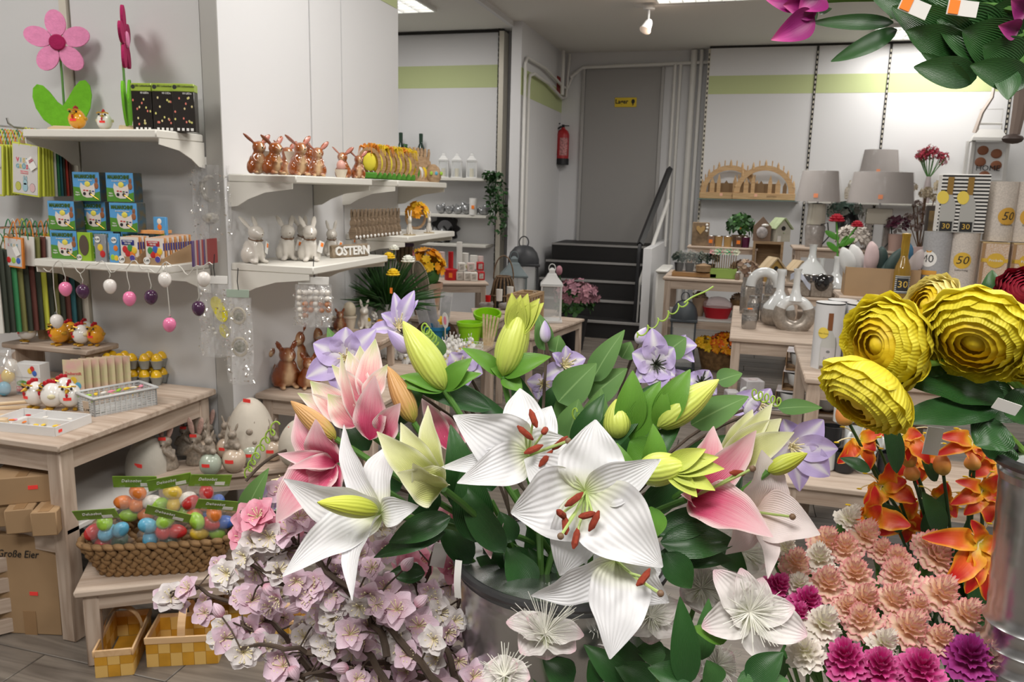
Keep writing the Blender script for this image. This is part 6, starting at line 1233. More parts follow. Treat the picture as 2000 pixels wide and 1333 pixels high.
# items on the lower shelf and under the table
lantern('dark grey floor lantern under the plant table', (-.41, 6.52, 0), .2, .66, mat('lantern_slate', (.055, .065, .075), .5), 'dome', .05, True, None)
p = P(1395, 700, z=0); t = thing('flower_basket', 'wicker basket of orange and yellow flowers on the floor', 'basket', (-.13, 6.62, 0)); part(t, 'basket', B().lathe([(.12, 0), (.16, .16), (.17, .165), (.155, .165), (.11, .01)], 18, sy=.7), BRD); posy(t, 'orange_blossoms', (.06, -.02, .2), .13, 80, .04, [OFL, mat('flower_flame', (.85, .16, .02), .6)], 3, .8, 5); posy(t, 'yellow_blossoms', (-.1, -.02, .19), .09, 50, .036, [YFL, OFL2], 4, .8, 5)
t = thing('red_gift_basket', 'red gift basket wrapped in clear film on the lower shelf', 'basket', onY(1400, 615, 6.65, .42)); part(t, 'basket', B().lathe([(.09, 0), (.12, .09), (.11, .09), (0, .03)], 16, sy=.7), mat('basket_red', (.42, .01, .02), .4)); part(t, 'film', B().lathe([(.115, .085), (.12, .13), (.06, .17), (0, .18)], 14, sy=.7), mat('film_pinkish', (.8, .6, .6), .15, alpha=.4, bump=(20, 1)))
for px, nm, m in ((1365, 'dried bouquet in tan paper on the lower shelf', mat('paper_tan', (.36, .25, .17), .8)), (1440, 'brown willow basket at the right of the lower shelf', BRD)):
    t = thing('tan_bundle', nm, 'bundle', onY(px, 615, 6.7, .42)); part(t, 'wrap', B().lathe([(.03, 0), (.05, .08), (.07, .16), (.055, .155), (0, .05)], 12), m); posy(t, 'twigs', (0, 0, .16), .05, 20, .03, [mat('dried_tan', (0, 0, 0))], int(px), .8, 5)
# glass shelf with candle arches
gs = thing('glass_shelf', 'thin glass shelf on the back wall under the candle arches', 'shelf', (0, 0, 0)); g0, g1 = P(1362, 388, y=8.95).x, P(1562, 390, y=8.95).x
part(gs, 'glass_board', B().box(((g0+g1)/2, 9.03, 1.378), (g1-g0, .3, .01)), mat('shelf_glass', (.25, .38, .34), .05, alpha=.6)); part(gs, 'bracket', B().box((g0+.02, 9.05, 1.36), (.012, .26, .02)), HOOKM); part(gs, 'bracket', B().box((g1-.02, 9.05, 1.36), (.012, .26, .02)), HOOKM)
LIM = wood('limewood', (.62, .41, .21), (.50, .30, .14), .6, 2); LIMD = mat('limewood_dark', (.22, .13, .06), .7)
def arch(label, xc, y, w_, h_):
    t = thing('candle_arch', label, 'candle arch', (xc, y, 1.383)); R0 = w_/2; n = 22
    out = [(-R0, 0), (R0, 0), (R0, .05)]+[((R0*.97)*math.cos(PI*k/n), .05+(h_-.05)*math.sin(PI*k/n)) for k in range(1, n)]+[(-R0, .05)]
    inn = [((R0*.78)*math.cos(PI*k/n), .075+(h_-.05)*.75*math.sin(PI*k/n)) for k in range(n+1)]
    b = B(); A_ = [((R0*.97)*math.cos(PI*k/n), .05+(h_-.05)*math.sin(PI*k/n)) for k in range(n+1)]
    vs = [(x, yy, z) for yy in (-.012, .012) for L_ in (A_, inn) for x, z in L_]; m = n+1; fs = []
    for k in range(n): fs += [(k, k+1, m+k+1, m+k), (2*m+k, 3*m+k, 3*m+k+1, 2*m+k+1), (k, 2*m+k, 2*m+k+1, k+1), (m+k, m+k+1, 3*m+k+1, 3*m+k)]
    part(t, 'bow', b.add(vs, fs), LIM); part(t, 'plinth', B().box((0, 0, .035), (w_, .06, .07), b=.004), LIM)
    for k in range(15):
        a = PI*(k+.5)/15; x, z = R0*.97*math.cos(a), .05+(h_-.05)*math.sin(a); part(t, 'fir_tree' if k % 2 else 'candle', B().lathe([(.018, -.01), (.012, .02), (.014, .022), (.002, .06), (0, .062)], 8) if k % 2 else B().lathe([(.006, -.01), (.006, .05), (0, .062)], 8), LIM, (x, 0, z))
    part(t, 'scene_backdrop', B().box((-.04, .006, .12), (w_*.6, .006, .1)), LIMD)
    for x, hh, ww in ((-.16, .16, .05), (-.1, .2, .04), (-.03, .13, .07), (.05, .19, .04), (.12, .15, .05), (.18, .12, .04)): part(t, 'village_house', B().prism([(-ww/2, 0), (ww/2, 0), (ww/2, hh*.6), (0, hh), (-ww/2, hh*.6)], -.01, .01, XZ), LIM if hh > .14 else LIMD, (x*w_/.55, -.004, .07))
    letter(t, 'SEIFFEN', .03, LIMD, (.08, -.032, .035)); part(t, 'price_sticker', B().box((-.08, -.031, .045), (.03, .003, .03)), mat('sticker_peach', (.9, .5, .35), .5)); return t
x0, x1 = P(1366, 380, y=9.02).x, P(1553, 380, y=9.02).x; arch('carved limewood candle arch at the left, overlapped by its twin', x0+.31, 9.06, .62, .36); arch('carved limewood candle arch in front at the right', x1-.32, 9.0, .64, .36)
# cream shelf with owls and lamp shades
ow = shelf('cream wall shelf carrying the owls and heather', (.63, 9.17, 1.39), 2.2, .26, 'y', False, .03)
OWLM = mat('owl_white', (.72, .69, .62), .7, noise=(14, .45, (1, 1, 3)), col2=(.30, .24, .18), bump=(30, .8))
for px, s, nm, tilt in ((1617, .27, 'left', 0), (1664, .24, 'right', 0)):
    t = thing('owl_figure', 'white and brown owl on the wall shelf, %s of two' % nm, 'figurine', onY(px, 390, 9.0, 1.39), (0, 0, 0), (s*1.15, s, s*.95), 'owl figures'); part(t, 'body', M_OWL, OWLM)
    for q in (-1, 1): d_ = part(t, 'eye_disc', B().ell((q*.09, -.17, .77), (.08, .03, .085), 12, 7), mat('owl_disc', (.66, .64, .58), .8)); part(d_, 'eye', B().ell((q*.08, -.2, .78), .026, 8, 6), EYE)
    part(t, 'beak', B().tube([(0, -.19, .74), (0, -.23, .68)], [.025, .004], 6), GOLD); part(t, 'price_sticker', B().box((.1 if nm == 'left' else -.05, -.2, .55), (.09, .01, .09)), ORTAG) if nm == 'left' else None
table('lamp_table', 'whitewashed table carrying the wrapped table lamps', (.42, 7.15), .95, .45, .995, 0, .05, .06)
SHD = mat('shade_taupe', (.36, .32, .30), .75, noise=(3, .08), bump=(40, .2)); LMB = mat('lamp_base_grey', (.30, .27, .25), .25, coat=.4, noise=(30, .2)); LMW = mat('lamp_base_champagne', (.62, .58, .50), .15, metal=.3)
WRAP = mat('lamp_wrap', (.95, .95, .96), .08, alpha=.14, bump=(9, 1))
def lamp(label, px, y, z, sw, st, sb, h0, base, pyt, pyb):
    p = P(px, pyb, y=y); k = mpp(p); zt, zb = P(px, pyt, y=y).z-z, p.z-z; t = thing('table_lamp', label, 'lamp', (p.x, y, z)); rb, rt = sw*k/2, st*k/2
    part(t, 'shade', B().lathe([(rb, zb), (rt, zt), (rt-.004, zt), (rb-.004, zb)], 28, sy=.75), SHD); part(t, 'wrap', B().lathe([(rb*1.03, zb-.01), (rb*1.0, (zb+zt)/2), (rt*1.04, zt+.006), (0, zt+.008)], 20, sy=.78), WRAP); part(t, 'price_sticker', B().box((-.03, -rb*.74, zb+.05), (.035, .003, .035)), ORTAG)
    if base == 'fold': part(t, 'base', B().lathe([(.07, 0), (.085, zb*.45), (.07, zb*.5), (.075, zb*.52), (.07, zb*.9), (.05, zb*.95)], 12, sy=.7), LMB); part(t, 'neck', B().lathe([(.078, zb*.5), (.07, zb*.95), (.03, zb*.97)], 12, sy=.72), LMW)
    elif base == 'horse':
        for q in (-1, 1): part(t, 'leg', B().box((q*.07, 0, zb*.28), (.05, .06, zb*.56), b=.006), LMB)
        part(t, 'block', B().box((0, 0, zb*.72), (.2, .08, zb*.34), b=.006), LMW); part(t, 'foot_plate', B().box((0, 0, .006), (.24, .1, .012)), LMB)
    else: part(t, 'base', B().lathe([(.05, 0), (.06, zb*.3), (.03, zb*.95)], 14), LMB)
    part(t, 'stem', B().tube([(0, 0, zb*.9), (0, 0, zt*.96)], .008, 6), HOOKM); part(t, 'cable', B().tube([(.04, -.05, zb*.5), (.09, -.07, zb*.55), (.11, -.07, zb*.25), (.06, -.08, .03)], .006, 6), BLACK)
lamp('taupe table lamp with a tapered shade at the left', 1597, 7.32, .995, 82, 66, 0, 0, 'fold', 334, 394); lamp('wide taupe table lamp wrapped in film on a horse-shaped base', 1719, 7.28, .995, 120, 106, 0, 0, 'horse', 337, 397); lamp('dark taupe lamp behind the two wrapped lamps', 1716, 8.97, 1.39, 74, 60, 0, 0, 'x', 293, 345)
# dark vases, flowers and small things on lamp table
t = thing('rose_vase', 'white bottle vase holding two red ranunculus', 'vase', onY(1633, 530, 6.1, .8)); 
t2 = t
lily_w = mat('hydrangea_cream', (.66, .60, .54), .7)
t = thing('cream_hydrangea', 'cream hydrangea bouquet behind the box of slippers', 'flowers', onY(1665, 475, 7.22, .995)); posy(t, 'petal_cluster', (0, 0, .09), .13, 110, .045, [lily_w, mat('hydrangea_shell', (.72, .66, .6), .7)], 33, .8, 4)
t = thing('black_vase', 'black curved vase between the lamps', 'vase', onY(1652, 470, 7.5, .995)); part(t, 'vase', B().lathe([(.05, 0), (.09, .1), (.1, .22), (.05, .34), (.03, .36)], 18), mat('vase_black', (.015, .015, .016), .2))
t = thing('silver_thistles', 'silver grey dried thistles between the lamp shades', 'dried flowers', onY(1650, 420, 7.55, 1.24)); posy(t, 'thistles', (0, 0, .06), .14, 70, .04, [mat('thistle_grey', (.26, .27, .24), .8), mat('thistle_green', (.10, .17, .14), .8)], 40, .7, 6); part(t, 'stems', B().tube([(0, 0, -.24), (0, 0, .05)], .02, 6), LEAFD)
t = thing('allium_bunch', 'bunch of dusky dried allium balls right of the lamps', 'dried flowers', onY(1795, 480, 7.45, .995))
for k in range(16): r = random.Random(k+60); q = Vector((r.uniform(-.13, .16), r.uniform(-.06, .06), r.uniform(.18, .52))); s_ = part(t, 'stem', B().tube([(0, 0, 0), q*.6, q], .004, 5), CORD); posy(s_, 'seed_head', q, .045, 16, .02, [mat('allium_mauve', (.26, .19, .17), .8) if q.z < .4 else mat('allium_straw', (.55, .47, .34), .8)], k, 1, 5)
t = thing('black_tulips', 'dark plum tulip heads under the wide lamp', 'flowers', onY(1748, 480, 7.2, .995)); posy(t, 'heads', (0, 0, .2), .09, 16, .05, [mat('tulip_plum', (.06, .01, .025), .4), mat('tulip_silver', (.45, .42, .42), .4)], 41, .8, 5); part(t, 'pot', B().lathe([(.05, 0), (.06, .14), (0, .14)], 12), mat('pot_rose', (.42, .28, .24), .6))
t = thing('heather_vase', 'slim vase with red heather against the back wall', 'vase', onY(1812, 360, 9.02, 1.39)); zz = P(1812, 345, y=9.02).z-1.39; part(t, 'vase', B().lathe([(.03, 0), (.04, zz*.5), (.02, zz)], 12), mat('vase_mauve', (.36, .31, .31), .5))
for k in range(16): r = random.Random(k); a = r.uniform(-.9, .9); q = Vector((.17*math.sin(a)*1.1, r.uniform(-.04, .04), zz+.08+.2*math.cos(a)*r.uniform(.6, 1.1))); s_ = part(t, 'stem', B().tube([(0, 0, zz*.9), (q.x*.4, 0, zz+.06), q], .004, 5), LEAFG); posy(s_, 'heather_spike', q-Vector((q.x*.12, 0, .03)), .035, 22, .018, [mat('heather_red', (.26, .01, .03), .7)], k, 1.6, 4)
t = thing('home_lantern', 'pale grey metal lantern with printed acrylic front and ribbon', 'lantern', onY(1920, 350, 8.95, 0)); zl = P(1920, 352, y=8.95).z; t.location.z = zl-.02; LG = mat('lantern_pale', (.55, .54, .52), .4)
shelf('upper cream wall shelf holding the pale lantern', (1.9, 9.17, zl-.02), .9, .3, 'y', False, .025)
part(t, 'frame', B().box((-.15, -.1, .2), (.03, .03, .4)).box((.15, -.1, .2), (.03, .03, .4)).box((-.15, .1, .2), (.03, .03, .4)).box((.15, .1, .2), (.03, .03, .4)).box((0, 0, .01), (.34, .24, .02)), LG); part(t, 'roof', B().lathe([(.26, .39), (.25, .42), (.16, .5), (.12, .5)], 4, T4(rot=(0, 0, PI/4), sc=(1, .75, 1))), LG, ang=20); part(t, 'handle', B().tube([(-.1, 0, .5), (-.1, 0, .56), (.1, 0, .56), (.1, 0, .5)], .012, 6), LG); part(t, 'bail', B().tube([(-.1, .02, .56), (-.1, .02, .7), (.1, .02, .7), (.1, .02, .56)], .004, 5), LG)
part(t, 'front_pane', B().box((0, -.1, .2), (.27, .004, .36)), mat('pane_milky', (.62, .62, .62), .2)); 
for x, z in ((-.06, .3), (.06, .27), (-.07, .19), (-.02, .06), (.07, .16)): part(t, 'copper_heart', B().ell((x, -.106, z), (.05, .006, .045), 12, 7), mat('copper_rust', (.26, .10, .05), .5))
letter(t, 'HOME', .075, INK, (0, -.114, .13)); part(t, 'ribbon', B().tube([(-.14, -.05, .47), (-.1, -.06, .66), (-.03, -.06, .8), (-.02, -.06, 1.05)], [.022, .02, .016, .014], 4), mat('ribbon_taupe', (.42, .36, .32), .8))
# ================================================================ vase table
table('vase_table', 'whitewashed table of silver and white vases', (-.03, 4.68), .85, 1.45, .6, 0, .05, .07, .015, .024)
table('vase_riser', 'whitewashed riser at the back of the vase table', (.34, 5.55), .5, .5, .76, 0, .04, .04, .01, .02, 'bench', z0=.6)
VW = mat('vase_white_gloss', (.72, .74, .74), .06, coat=.6); VS = mat('vase_silver_sand', (.40, .35, .30), .3, metal=.35, noise=(60, .25)); VCH = mat('vase_chrome', (.5, .49, .48), .1, metal=1)
def vase(label, px, py, z, prof, h, mz=.45, y=None, sy=1):
    p = P(px, py, z=z) if y is None else onY(px, py, y, z); t = thing('vase', label, 'vase', p)
    full = [(r*h, q*h) for r, q in prof]; lo = [v for v in full if v[1] <= mz*h]; hi = [v for v in full if v[1] >= mz*h]
    rm = None
    for a, c in zip(full, full[1:]):
        if a[1] <= mz*h <= c[1] and c[1] > a[1]: f = (mz*h-a[1])/(c[1]-a[1]); rm = (a[0]+f*(c[0]-a[0]), mz*h)
    part(t, 'sand_base', B().lathe(lo+([rm] if rm and lo[-1] != rm else []), 22, sy=sy), VS); part(t, 'white_upper', B().lathe(([rm] if rm and hi[0] != rm else [])+hi, 22, sy=sy), VW); return t
BTL = [(.2, 0), (.27, .06), (.3, .2), (.26, .36), (.12, .52), (.07, .62), (.065, .92), (.085, .97), (.075, 1)]
vase('flared white bottle vase on the riser with a bead collar', 1580, 575, .76, [(.22, 0), (.22, .3), (.27, .36), (.3, .42), (.2, .58), (.09, .7), (.065, .82), (.075, .97), (.09, 1)], .34, .36, 5.75)
rv = t2; rv.location = P(1632, 545, y=5.7); rv.location.z = .76; part(rv, 'bottle', B().lathe([(r*.27, q*.27) for r, q in BTL], 22), VW); part(rv, 'sand_base', B().lathe([(.055, 0), (.074, .016), (.082, .054), (.083, .06)], 22), VS)
for dx, dz, R in ((-.03, .5, .05), (.1, .47, .04)): pompom(rv, (dx, 0, dz), R, mat('ranunculus_red', (.45, .01, .03), .6)); part(rv, 'stem', B().tube([(0, 0, .22), (dx*.3, 0, .36), (dx, 0, dz)], .006, 6), mat('stem_bright', (.08, .28, .03), .5))
for a, z in ((.3, .34), (2.6, .38), (4, .3), (1.2, .33)): b = B(); lens(b, (0, 0, z), (math.cos(a), math.sin(a)*.4, .5), .11, .04, .006, (0, 0, 1)); part(rv, 'leaf', b, mat('stem_bright', (0, 0, 0)))
# donut vase
t = thing('donut_vase', 'large ring-shaped vase, white above and sand below', 'vase', P(1548, 645, z=.6)); dn = lambda a0, a1, r0: [(r0*math.cos(a), 0, .1+r0*math.sin(a)) for a in [a0+(a1-a0)*k/18 for k in range(19)]]
part(t, 'sand_ring', B().tube(dn(PI*.86, PI*2.14, .088), [.034+.012*math.sin(PI*k/18) for k in range(19)], 14), VS); part(t, 'white_shoulder', B().tube(dn(PI*.9, PI*.1, .088), [.034-.004*math.sin(PI*k/18) for k in range(19)], 14), VW); part(t, 'neck', B().lathe([(.05, .185), (.028, .23), (.02, .28), (.02, .36), (.026, .38), (.022, .38), (.015, .3)], 18), VW); part(t, 'foot', B().lathe([(.06, .0), (.06, .012), (0, .012)], 16), VS)
vase('white bottle vase behind the ring vase', 1518, 635, .6, BTL, .36, .3); vase('slim bottle vase at the back with white top', 1600, 575, .76, BTL, .24, .3, 5.9)
t = thing('arch_vase', 'white arch-shaped ceramic vase at the back of the vase table', 'vase', onY(1490, 590, 5.7, .6)); part(t, 'arch', B().tube([(.09*math.cos(a), 0, .2+.1*math.sin(a)) for a in [PI*k/16 for k in range(17)]], .034, 14), VW); part(t, 'foot', B().box((-.09, 0, .1), (.066, .066, .2), b=.014), VS); part(t, 'foot', B().box((.09, 0, .1), (.066, .066, .2), b=.014), VS)
for k, (px, py, r_, h, nm) in enumerate(((1462, 642, .046, .11, 'short grey glass jar at the front of the vase table'), (1470, 625, .04, .15, 'medium grey jar behind the short one'), (1455, 612, .04, .24, 'tall grey glass cylinder at the left edge'), (1475, 605, .04, .24, 'second tall grey cylinder'), (1500, 628, .055, .16, 'round grey jar beside the ring vase'), (1503, 600, .045, .22, 'grey cylinder with a champagne rim'))):
    t = thing('glass_jar', nm, 'jar', P(px, py, z=.6)); part(t, 'jar', B().lathe([(r_*.9, 0), (r_, .01), (r_, h*.82), (r_*.8, h*.9), (r_*.8, h)], 20), mat('jar_smoke', (.36, .33, .30), .15, metal=.4, coat=.4)); part(t, 'band', B().lathe([(r_*1.01, h*.5), (r_*1.01, h*.78)], 20), mat('jar_speckle', (.25, .25, .25), .3, metal=.6, noise=(90, .7), col2=(.6, .6, .6))); part(t, 'lid', B().lathe([(r_*.82, h), (r_*.82, h+.012), (0, h+.014)], 18), HOOKM)
    if k == 0: part(t, 'price_sticker', B().box((0, 0, h+.016), (.03, .02, .002)), ORTAG)
for k, (px, rr) in enumerate(((1567, .05), (1590, .045), (1610, .05))):
    t = thing('cube_vase', 'square sand-silver vase on the riser, %s' % ('left', 'middle', 'right')[k], 'vase', onY(px, 600, 5.6, .76)); part(t, 'body', B().box((0, 0, .05), (.076, .07, .1), b=.008), VS); part(t, 'upper', B().box((0, 0, .125), (.076, .07, .05), b=.008), VCH)
t = thing('ribbon_bow', 'blue-white ribbon hanging over the square vase', 'ribbon', onY(1565, 545, 5.53, .89)); part(t, 'ribbon', B().sheet(lambda u, v: (-.07+.13*v, -.015-.02*math.sin(v*3)+(u-.5)*.01, .02*math.sin(v*5)+(u-.5)*.04-.1*max(0, v-.6)), 3, 12), mat('ribbon_bluewhite', (.55, .58, .68), .5, noise=(20, .3)))
t = thing('black_orb', 'glossy black ceramic orb at the end of the riser', 'ornament', onY(1603, 575, 5.58, .86)); part(t, 'orb', B().ell((0, 0, .0), (.05, .05, .06), 18, 12), mat('orb_black', (.01, .01, .011), .04, coat=1))
# ================================================================ gift tins
table('gift_bench', 'whitewashed bench at the right carrying bottle tins', (.3, 3.5), 1.25, .8, .65, 0, .055, .07, .015, .024, 'bench')
table('gift_riser', 'whitewashed riser behind the bottle tins', (.46, 3.985), 1.1, .3, .955, 0, .04, .04, .01, .02, 'bench', z0=.65)
BLKLID = mat('lid_black', (.015, .015, .016), .3)
def curved(r, w_, z0, z1, off=0, lift=.0012, n=10): return B().sheet(lambda u, v: ((r+lift)*math.sin(((u-.5)*w_)/r+off), -(r+lift)*math.cos(((u-.5)*w_)/r+off), z0+(z1-z0)*v), n, 1)
def wrapmesh(me, r, off, lift=.002):
    for v in me.vertices: a = v.co.x/r+off; d = r+lift+v.co.z; v.co = Vector((d*math.sin(a), -d*math.cos(a), v.co.y))
    return me
def outline_on(r, pts, off=0, lift=.0012):
    xs = sorted({round(x, 6) for x, _ in pts}); xs = sorted(set(xs+[xs[0]+(xs[-1]-xs[0])*k/14 for k in range(15)])); vs = []; n = len(pts)
    for x in xs:
        x = min(max(x, xs[0]+1e-6), xs[-1]-1e-6); zz = [a[1]+(b[1]-a[1])*(x-a[0])/(b[0]-a[0]) for a, b in zip(pts, pts[1:]+pts[:1]) if (a[0]-x)*(b[0]-x) <= 0 and a[0] != b[0]]
        for z in (min(zz), max(zz)): vs.append(((r+lift)*math.sin(x/r+off), -(r+lift)*math.cos(x/r+off), z))
    return B().add(vs, [(2*k, 2*k+2, 2*k+3, 2*k+1) for k in range(len(xs)-1)])
def botprof(w_, h, n=1): return [(-w_/2, 0), (w_/2, 0), (w_/2, h*.45), (w_*.42, h*.55), (w_*.17, h*.7), (w_*.15, h*.98), (-w_*.15, h*.98), (-w_*.17, h*.7), (-w_*.42, h*.55), (-w_/2, h*.45)]
def tin(label, p, r, h, m, deco, rz=0, lid=BLKLID, group='gift tins'):
    t = thing('gift_tin', label, 'tin', p, (0, 0, rz), group=group); part(t, 'cylinder', B().lathe([(r, 0), (r, h)], 30), m); part(t, 'lid', B().lathe([(r*1.01, h-.006), (r*1.01, h), (r*.9, h-.002), (0, h-.003)], 30), lid); deco(t, r, h); return t
TWH = mat('tin_white', (.66, .66, .67), .35); TBL = mat('tin_blue', (.40, .47, .60), .35); TRS = mat('tin_rose', (.60, .46, .48), .35); TGY = mat('tin_grey', (.40, .40, .41), .35, noise=(120, .15)); TCR = mat('tin_speckle', (.64, .58, .52), .4, noise=(150, .2))
def d_bottle(cap, off=-.1):
    def f(t, r, h):
        g = part(t, 'bottle_print', outline_on(r, botprof(r*1.1, h*.84), off), mat('bottle_print', (.52, .52, .49), .3)); sc_ = lambda pts: [(x, z+h*.04) for x, z in pts]
        part(g, 'edge', outline_on(r, [(r*.5, h*.03), (r*.56, h*.03), (r*.56, h*.4), (r*.46, h*.5), (r*.42, h*.5), (r*.5, h*.4)], off, .0018), mat('bottle_edge', (.18, .18, .16), .3)); part(g, 'capsule', outline_on(r, [(-r*.16, h*.6), (r*.16, h*.6), (r*.16, h*.86), (-r*.16, h*.86)], off, .002), cap); part(g, 'bottle_label', outline_on(r, [(-r*.48, h*.1), (r*.48, h*.1), (r*.48, h*.34), (-r*.48, h*.34)], off, .002), mat('label_pale', (.56, .54, .54), .4)); part(g, 'bottle_foot', outline_on(r, [(-r*.5, h*.01), (r*.5, h*.01), (r*.48, h*.06), (-r*.48, h*.06)], off, .002), mat('bottle_foot_print', (.22, .17, .13), .3))
        part(g, 'monogram', outline_on(r, [(x, z+h*.28) for x, z in ovl(0, 0, r*.13, r*.1, 0, 12)], off, .0026), mat('monogram_grey', (.2, .2, .2), .5)); part(g, 'lettering', wrapmesh(text('Salut', r*.36, 0, shear=.3), r, off, .0028), mat('text_grey', (.3, .3, .3), .5), (0, 0, h*.17))
        q = part(t, 'yellow_badge', outline_on(r, ovl(-r*.42, h*.56, r*.36, r*.4, 0, 20), off, .003), mat('badge_yellow', (.80, .62, .10), .4)); part(q, 'lettering', wrapmesh(text('Alles\nGute', r*.22, 0, shear=.3), r, off, .0036), mat('text_olive', (.2, .15, .02), .5), (0, 0, h*.56)) if 0 else part(q, 'lettering', wrapmesh(text('Alles Gute', r*.16, 0), r, off-.42, .0036), mat('text_olive', (.2, .15, .02), .5), (0, 0, h*.55))
    return f
CAPB = mat('capsule_brown', (.22, .08, .03), .4); CAPG = mat('capsule_grey', (.5, .5, .5), .4)
RB = P(1607, 722, z=.65); kk = mpp(RB); rt_ = 27*kk; ht = 130*kk
tin('white gift tin printed with a brown-capped bottle, nearest the edge', (RB.x+.012, RB.y+.05, .65), rt_, ht, TWH, d_bottle(CAPB), .1); tin('white gift tin printed with a grey-capped bottle', (RB.x+.012+rt_*2.1, RB.y+.07, .65), rt_, ht, TWH, d_bottle(CAPG), .15)
for k, (dx, dy, m, nm) in enumerate(((4.2, .08, TBL, 'pale blue gift tin beside the bottle tins'), (1.0, .17, TWH, 'white gift tin in the second row at the left'), (3.1, .17, TBL, 'blue-grey gift tin in the second row'), (5.2, .17, TBL, 'blue gift tin in the second row behind the yellow flower'), (6.3, .08, TRS, 'rosy gift tin behind the yellow flower'), (8.4, .08, TRS, 'rosy gift tin below the cream flower'), (10.5, .08, TWH, 'white gift tin behind the large yellow flower'), (7.3, .17, TWH, 'white gift tin in the second row at the right'))):
    tin(nm, (RB.x+.012+rt_*dx, RB.y+dy, .65), rt_, ht, m, d_bottle(CAPG), .1)
uz = .955
def onU(px, y=4.03): p = P(px, 580, y=y); return Vector((p.x, y, uz))
# open carton with slippers
a, c = onU(1648), onU(1792); bw = c.x-a.x; t = thing('open_carton', 'open brown carton holding colourful slippers', 'box', a, (0, 0, -.03)); bh = .135
for c_, d_ in (((bw/2, 0, bh/2), (bw, .004, bh)), ((bw/2, .16, bh/2), (bw, .004, bh)), ((0, .08, bh/2), (.004, .16, bh)), ((bw, .08, bh/2), (.004, .16, bh)), ((bw/2, .08, .003), (bw, .16, .005))): part(t, 'panel', B().box(c_, d_), CARD)
SLP = B().ell((0, 0, 0), (.034, .016, .105), 14, 12).mesh('slipper', 180)
for k, (dx, ax, az, col, nm) in enumerate(((.02, -.45, .1, (.62, .63, .62), 'white slipper at the left of the carton'), (.06, -.4, .1, (.66, .66, .65), 'second white slipper in the carton'), (.11, -.1, .3, (.6, .46, .46), 'rosy slipper in the carton'), (.15, .05, .2, (.035, .06, .055), 'upright dark green slipper in the carton'), (.2, .5, .15, (.05, .085, .08), 'dark green slipper leaning right'), (.25, .2, .2, (.06, .18, .3), 'blue slipper low in the carton'), (.29, .35, .2, (.62, .55, .55), 'pale slipper behind the sparkling bottle'), (.33, .3, .2, (.64, .62, .6), 'white slipper at the right of the carton'))):
    q = thing('slipper', nm, 'slipper', a+Vector((dx, .06+.03*(k % 2), .13+.012*(k % 3))), (.1, ax, az), 1, 'slippers in the carton'); me = SLP.copy(); part(q, 'sole', me, mat('slipper_%d' % k, col, .5)); part(q, 'upper', B().ell((0, -.008, .03), (.036, .02, .07), 12, 8), mat('slipper_%d' % k, col))
# bottle with 30
p = onU(1757, 4.0); k_ = mpp(p); t = thing('sparkling_bottle', 'gold sparkling bottle with a black 30 label', 'bottle', (p.x, 4.0, uz)); BG_ = mat('bottle_amber', (.26, .15, .02), .06, coat=.5)
part(t, 'bottle', B().lathe([(.03, 0), (.036, .006), (.037, .12), (.033, .15), (.018, .19), (.015, .21)], 22), BG_); part(t, 'gold_foil', B().lathe([(.0165, .2), (.0185, .25), (.0175, .285), (.0195, .29), (.0195, .302), (0, .304)], 18), mat('foil_gold', (.60, .38, .06), .25, metal=.8)); part(t, 'label', curved(.037, .07, .03, .11), mat('label_stripe', (.55, .55, .52), .5)); part(t, 'black_label', curved(.037, .05, .04, .1, 0, .002), INK); part(t, 'lettering', wrapmesh(text('30', .044, 0), .037, 0, .003), mat('print_gold', (.68, .44, .08), .4), (0, 0, .07))
st_ = B()
for j in range(9): q = curved(.037, .07, .031+j*.009, .035+j*.009, 0, .0016); st_.add(q.v, q.f)
part(t, 'stripes', st_, INK, kind='stuff')
# numbered tins
def d_num(num, badge, txt, off, r2=.62, zc=.6, ribbon=None):
    def f(t, r, h):
        q = part(t, 'badge', outline_on(r, ovl(0, h*zc, r*r2, r*r2, 0, 26), off), badge); part(q, 'lettering', wrapmesh(text(num, r*.86, 0, shear=.2 if num == '50' else 0), r, off, .002), txt, (0, 0, h*zc))
        if ribbon: part(t, 'ribbon_band', outline_on(r, [(-r*.8, h*(zc-.24)), (r*.7, h*(zc-.24)), (r*.7, h*(zc-.17)), (-r*.8, h*(zc-.17))], off, .002), ribbon); part(t, 'crown', outline_on(r, [(-.01, h*zc+r*.5), (.01, h*zc+r*.5), (.014, h*zc+r*.68), (0, h*zc+r*.58), (-.014, h*zc+r*.68)], off, .002), ribbon)
        else: part(t, 'motto', wrapmesh(text('Geburtstag', r*.2, 0), r, off, .003), txt, (0, 0, h*(zc-.14)))
    return f
GY = mat('badge_gold', (.66, .42, .05), .4); GO = mat('badge_mustard', (.60, .34, .05), .4); ORR = mat('ribbon_orange', (.66, .33, .06), .4)
p1, p2 = onU(1826, 4.08), onU(1872, 4.06); r4 = 25*mpp(p1); h4 = 130*mpp(p1)
tin('grey patterned gift tin numbered 40', (p1.x-.012, 4.1, uz), r4, h4, TGY, d_num('40', PAPER, INK, -.75, .62, .6, ORR), 0, TGY); tin('cream gift tin with a yellow badge numbered 50', (p2.x+.004, 4.09, uz), r4, h4, TCR, d_num('50', GY, INK, -.25), 0, TCR)
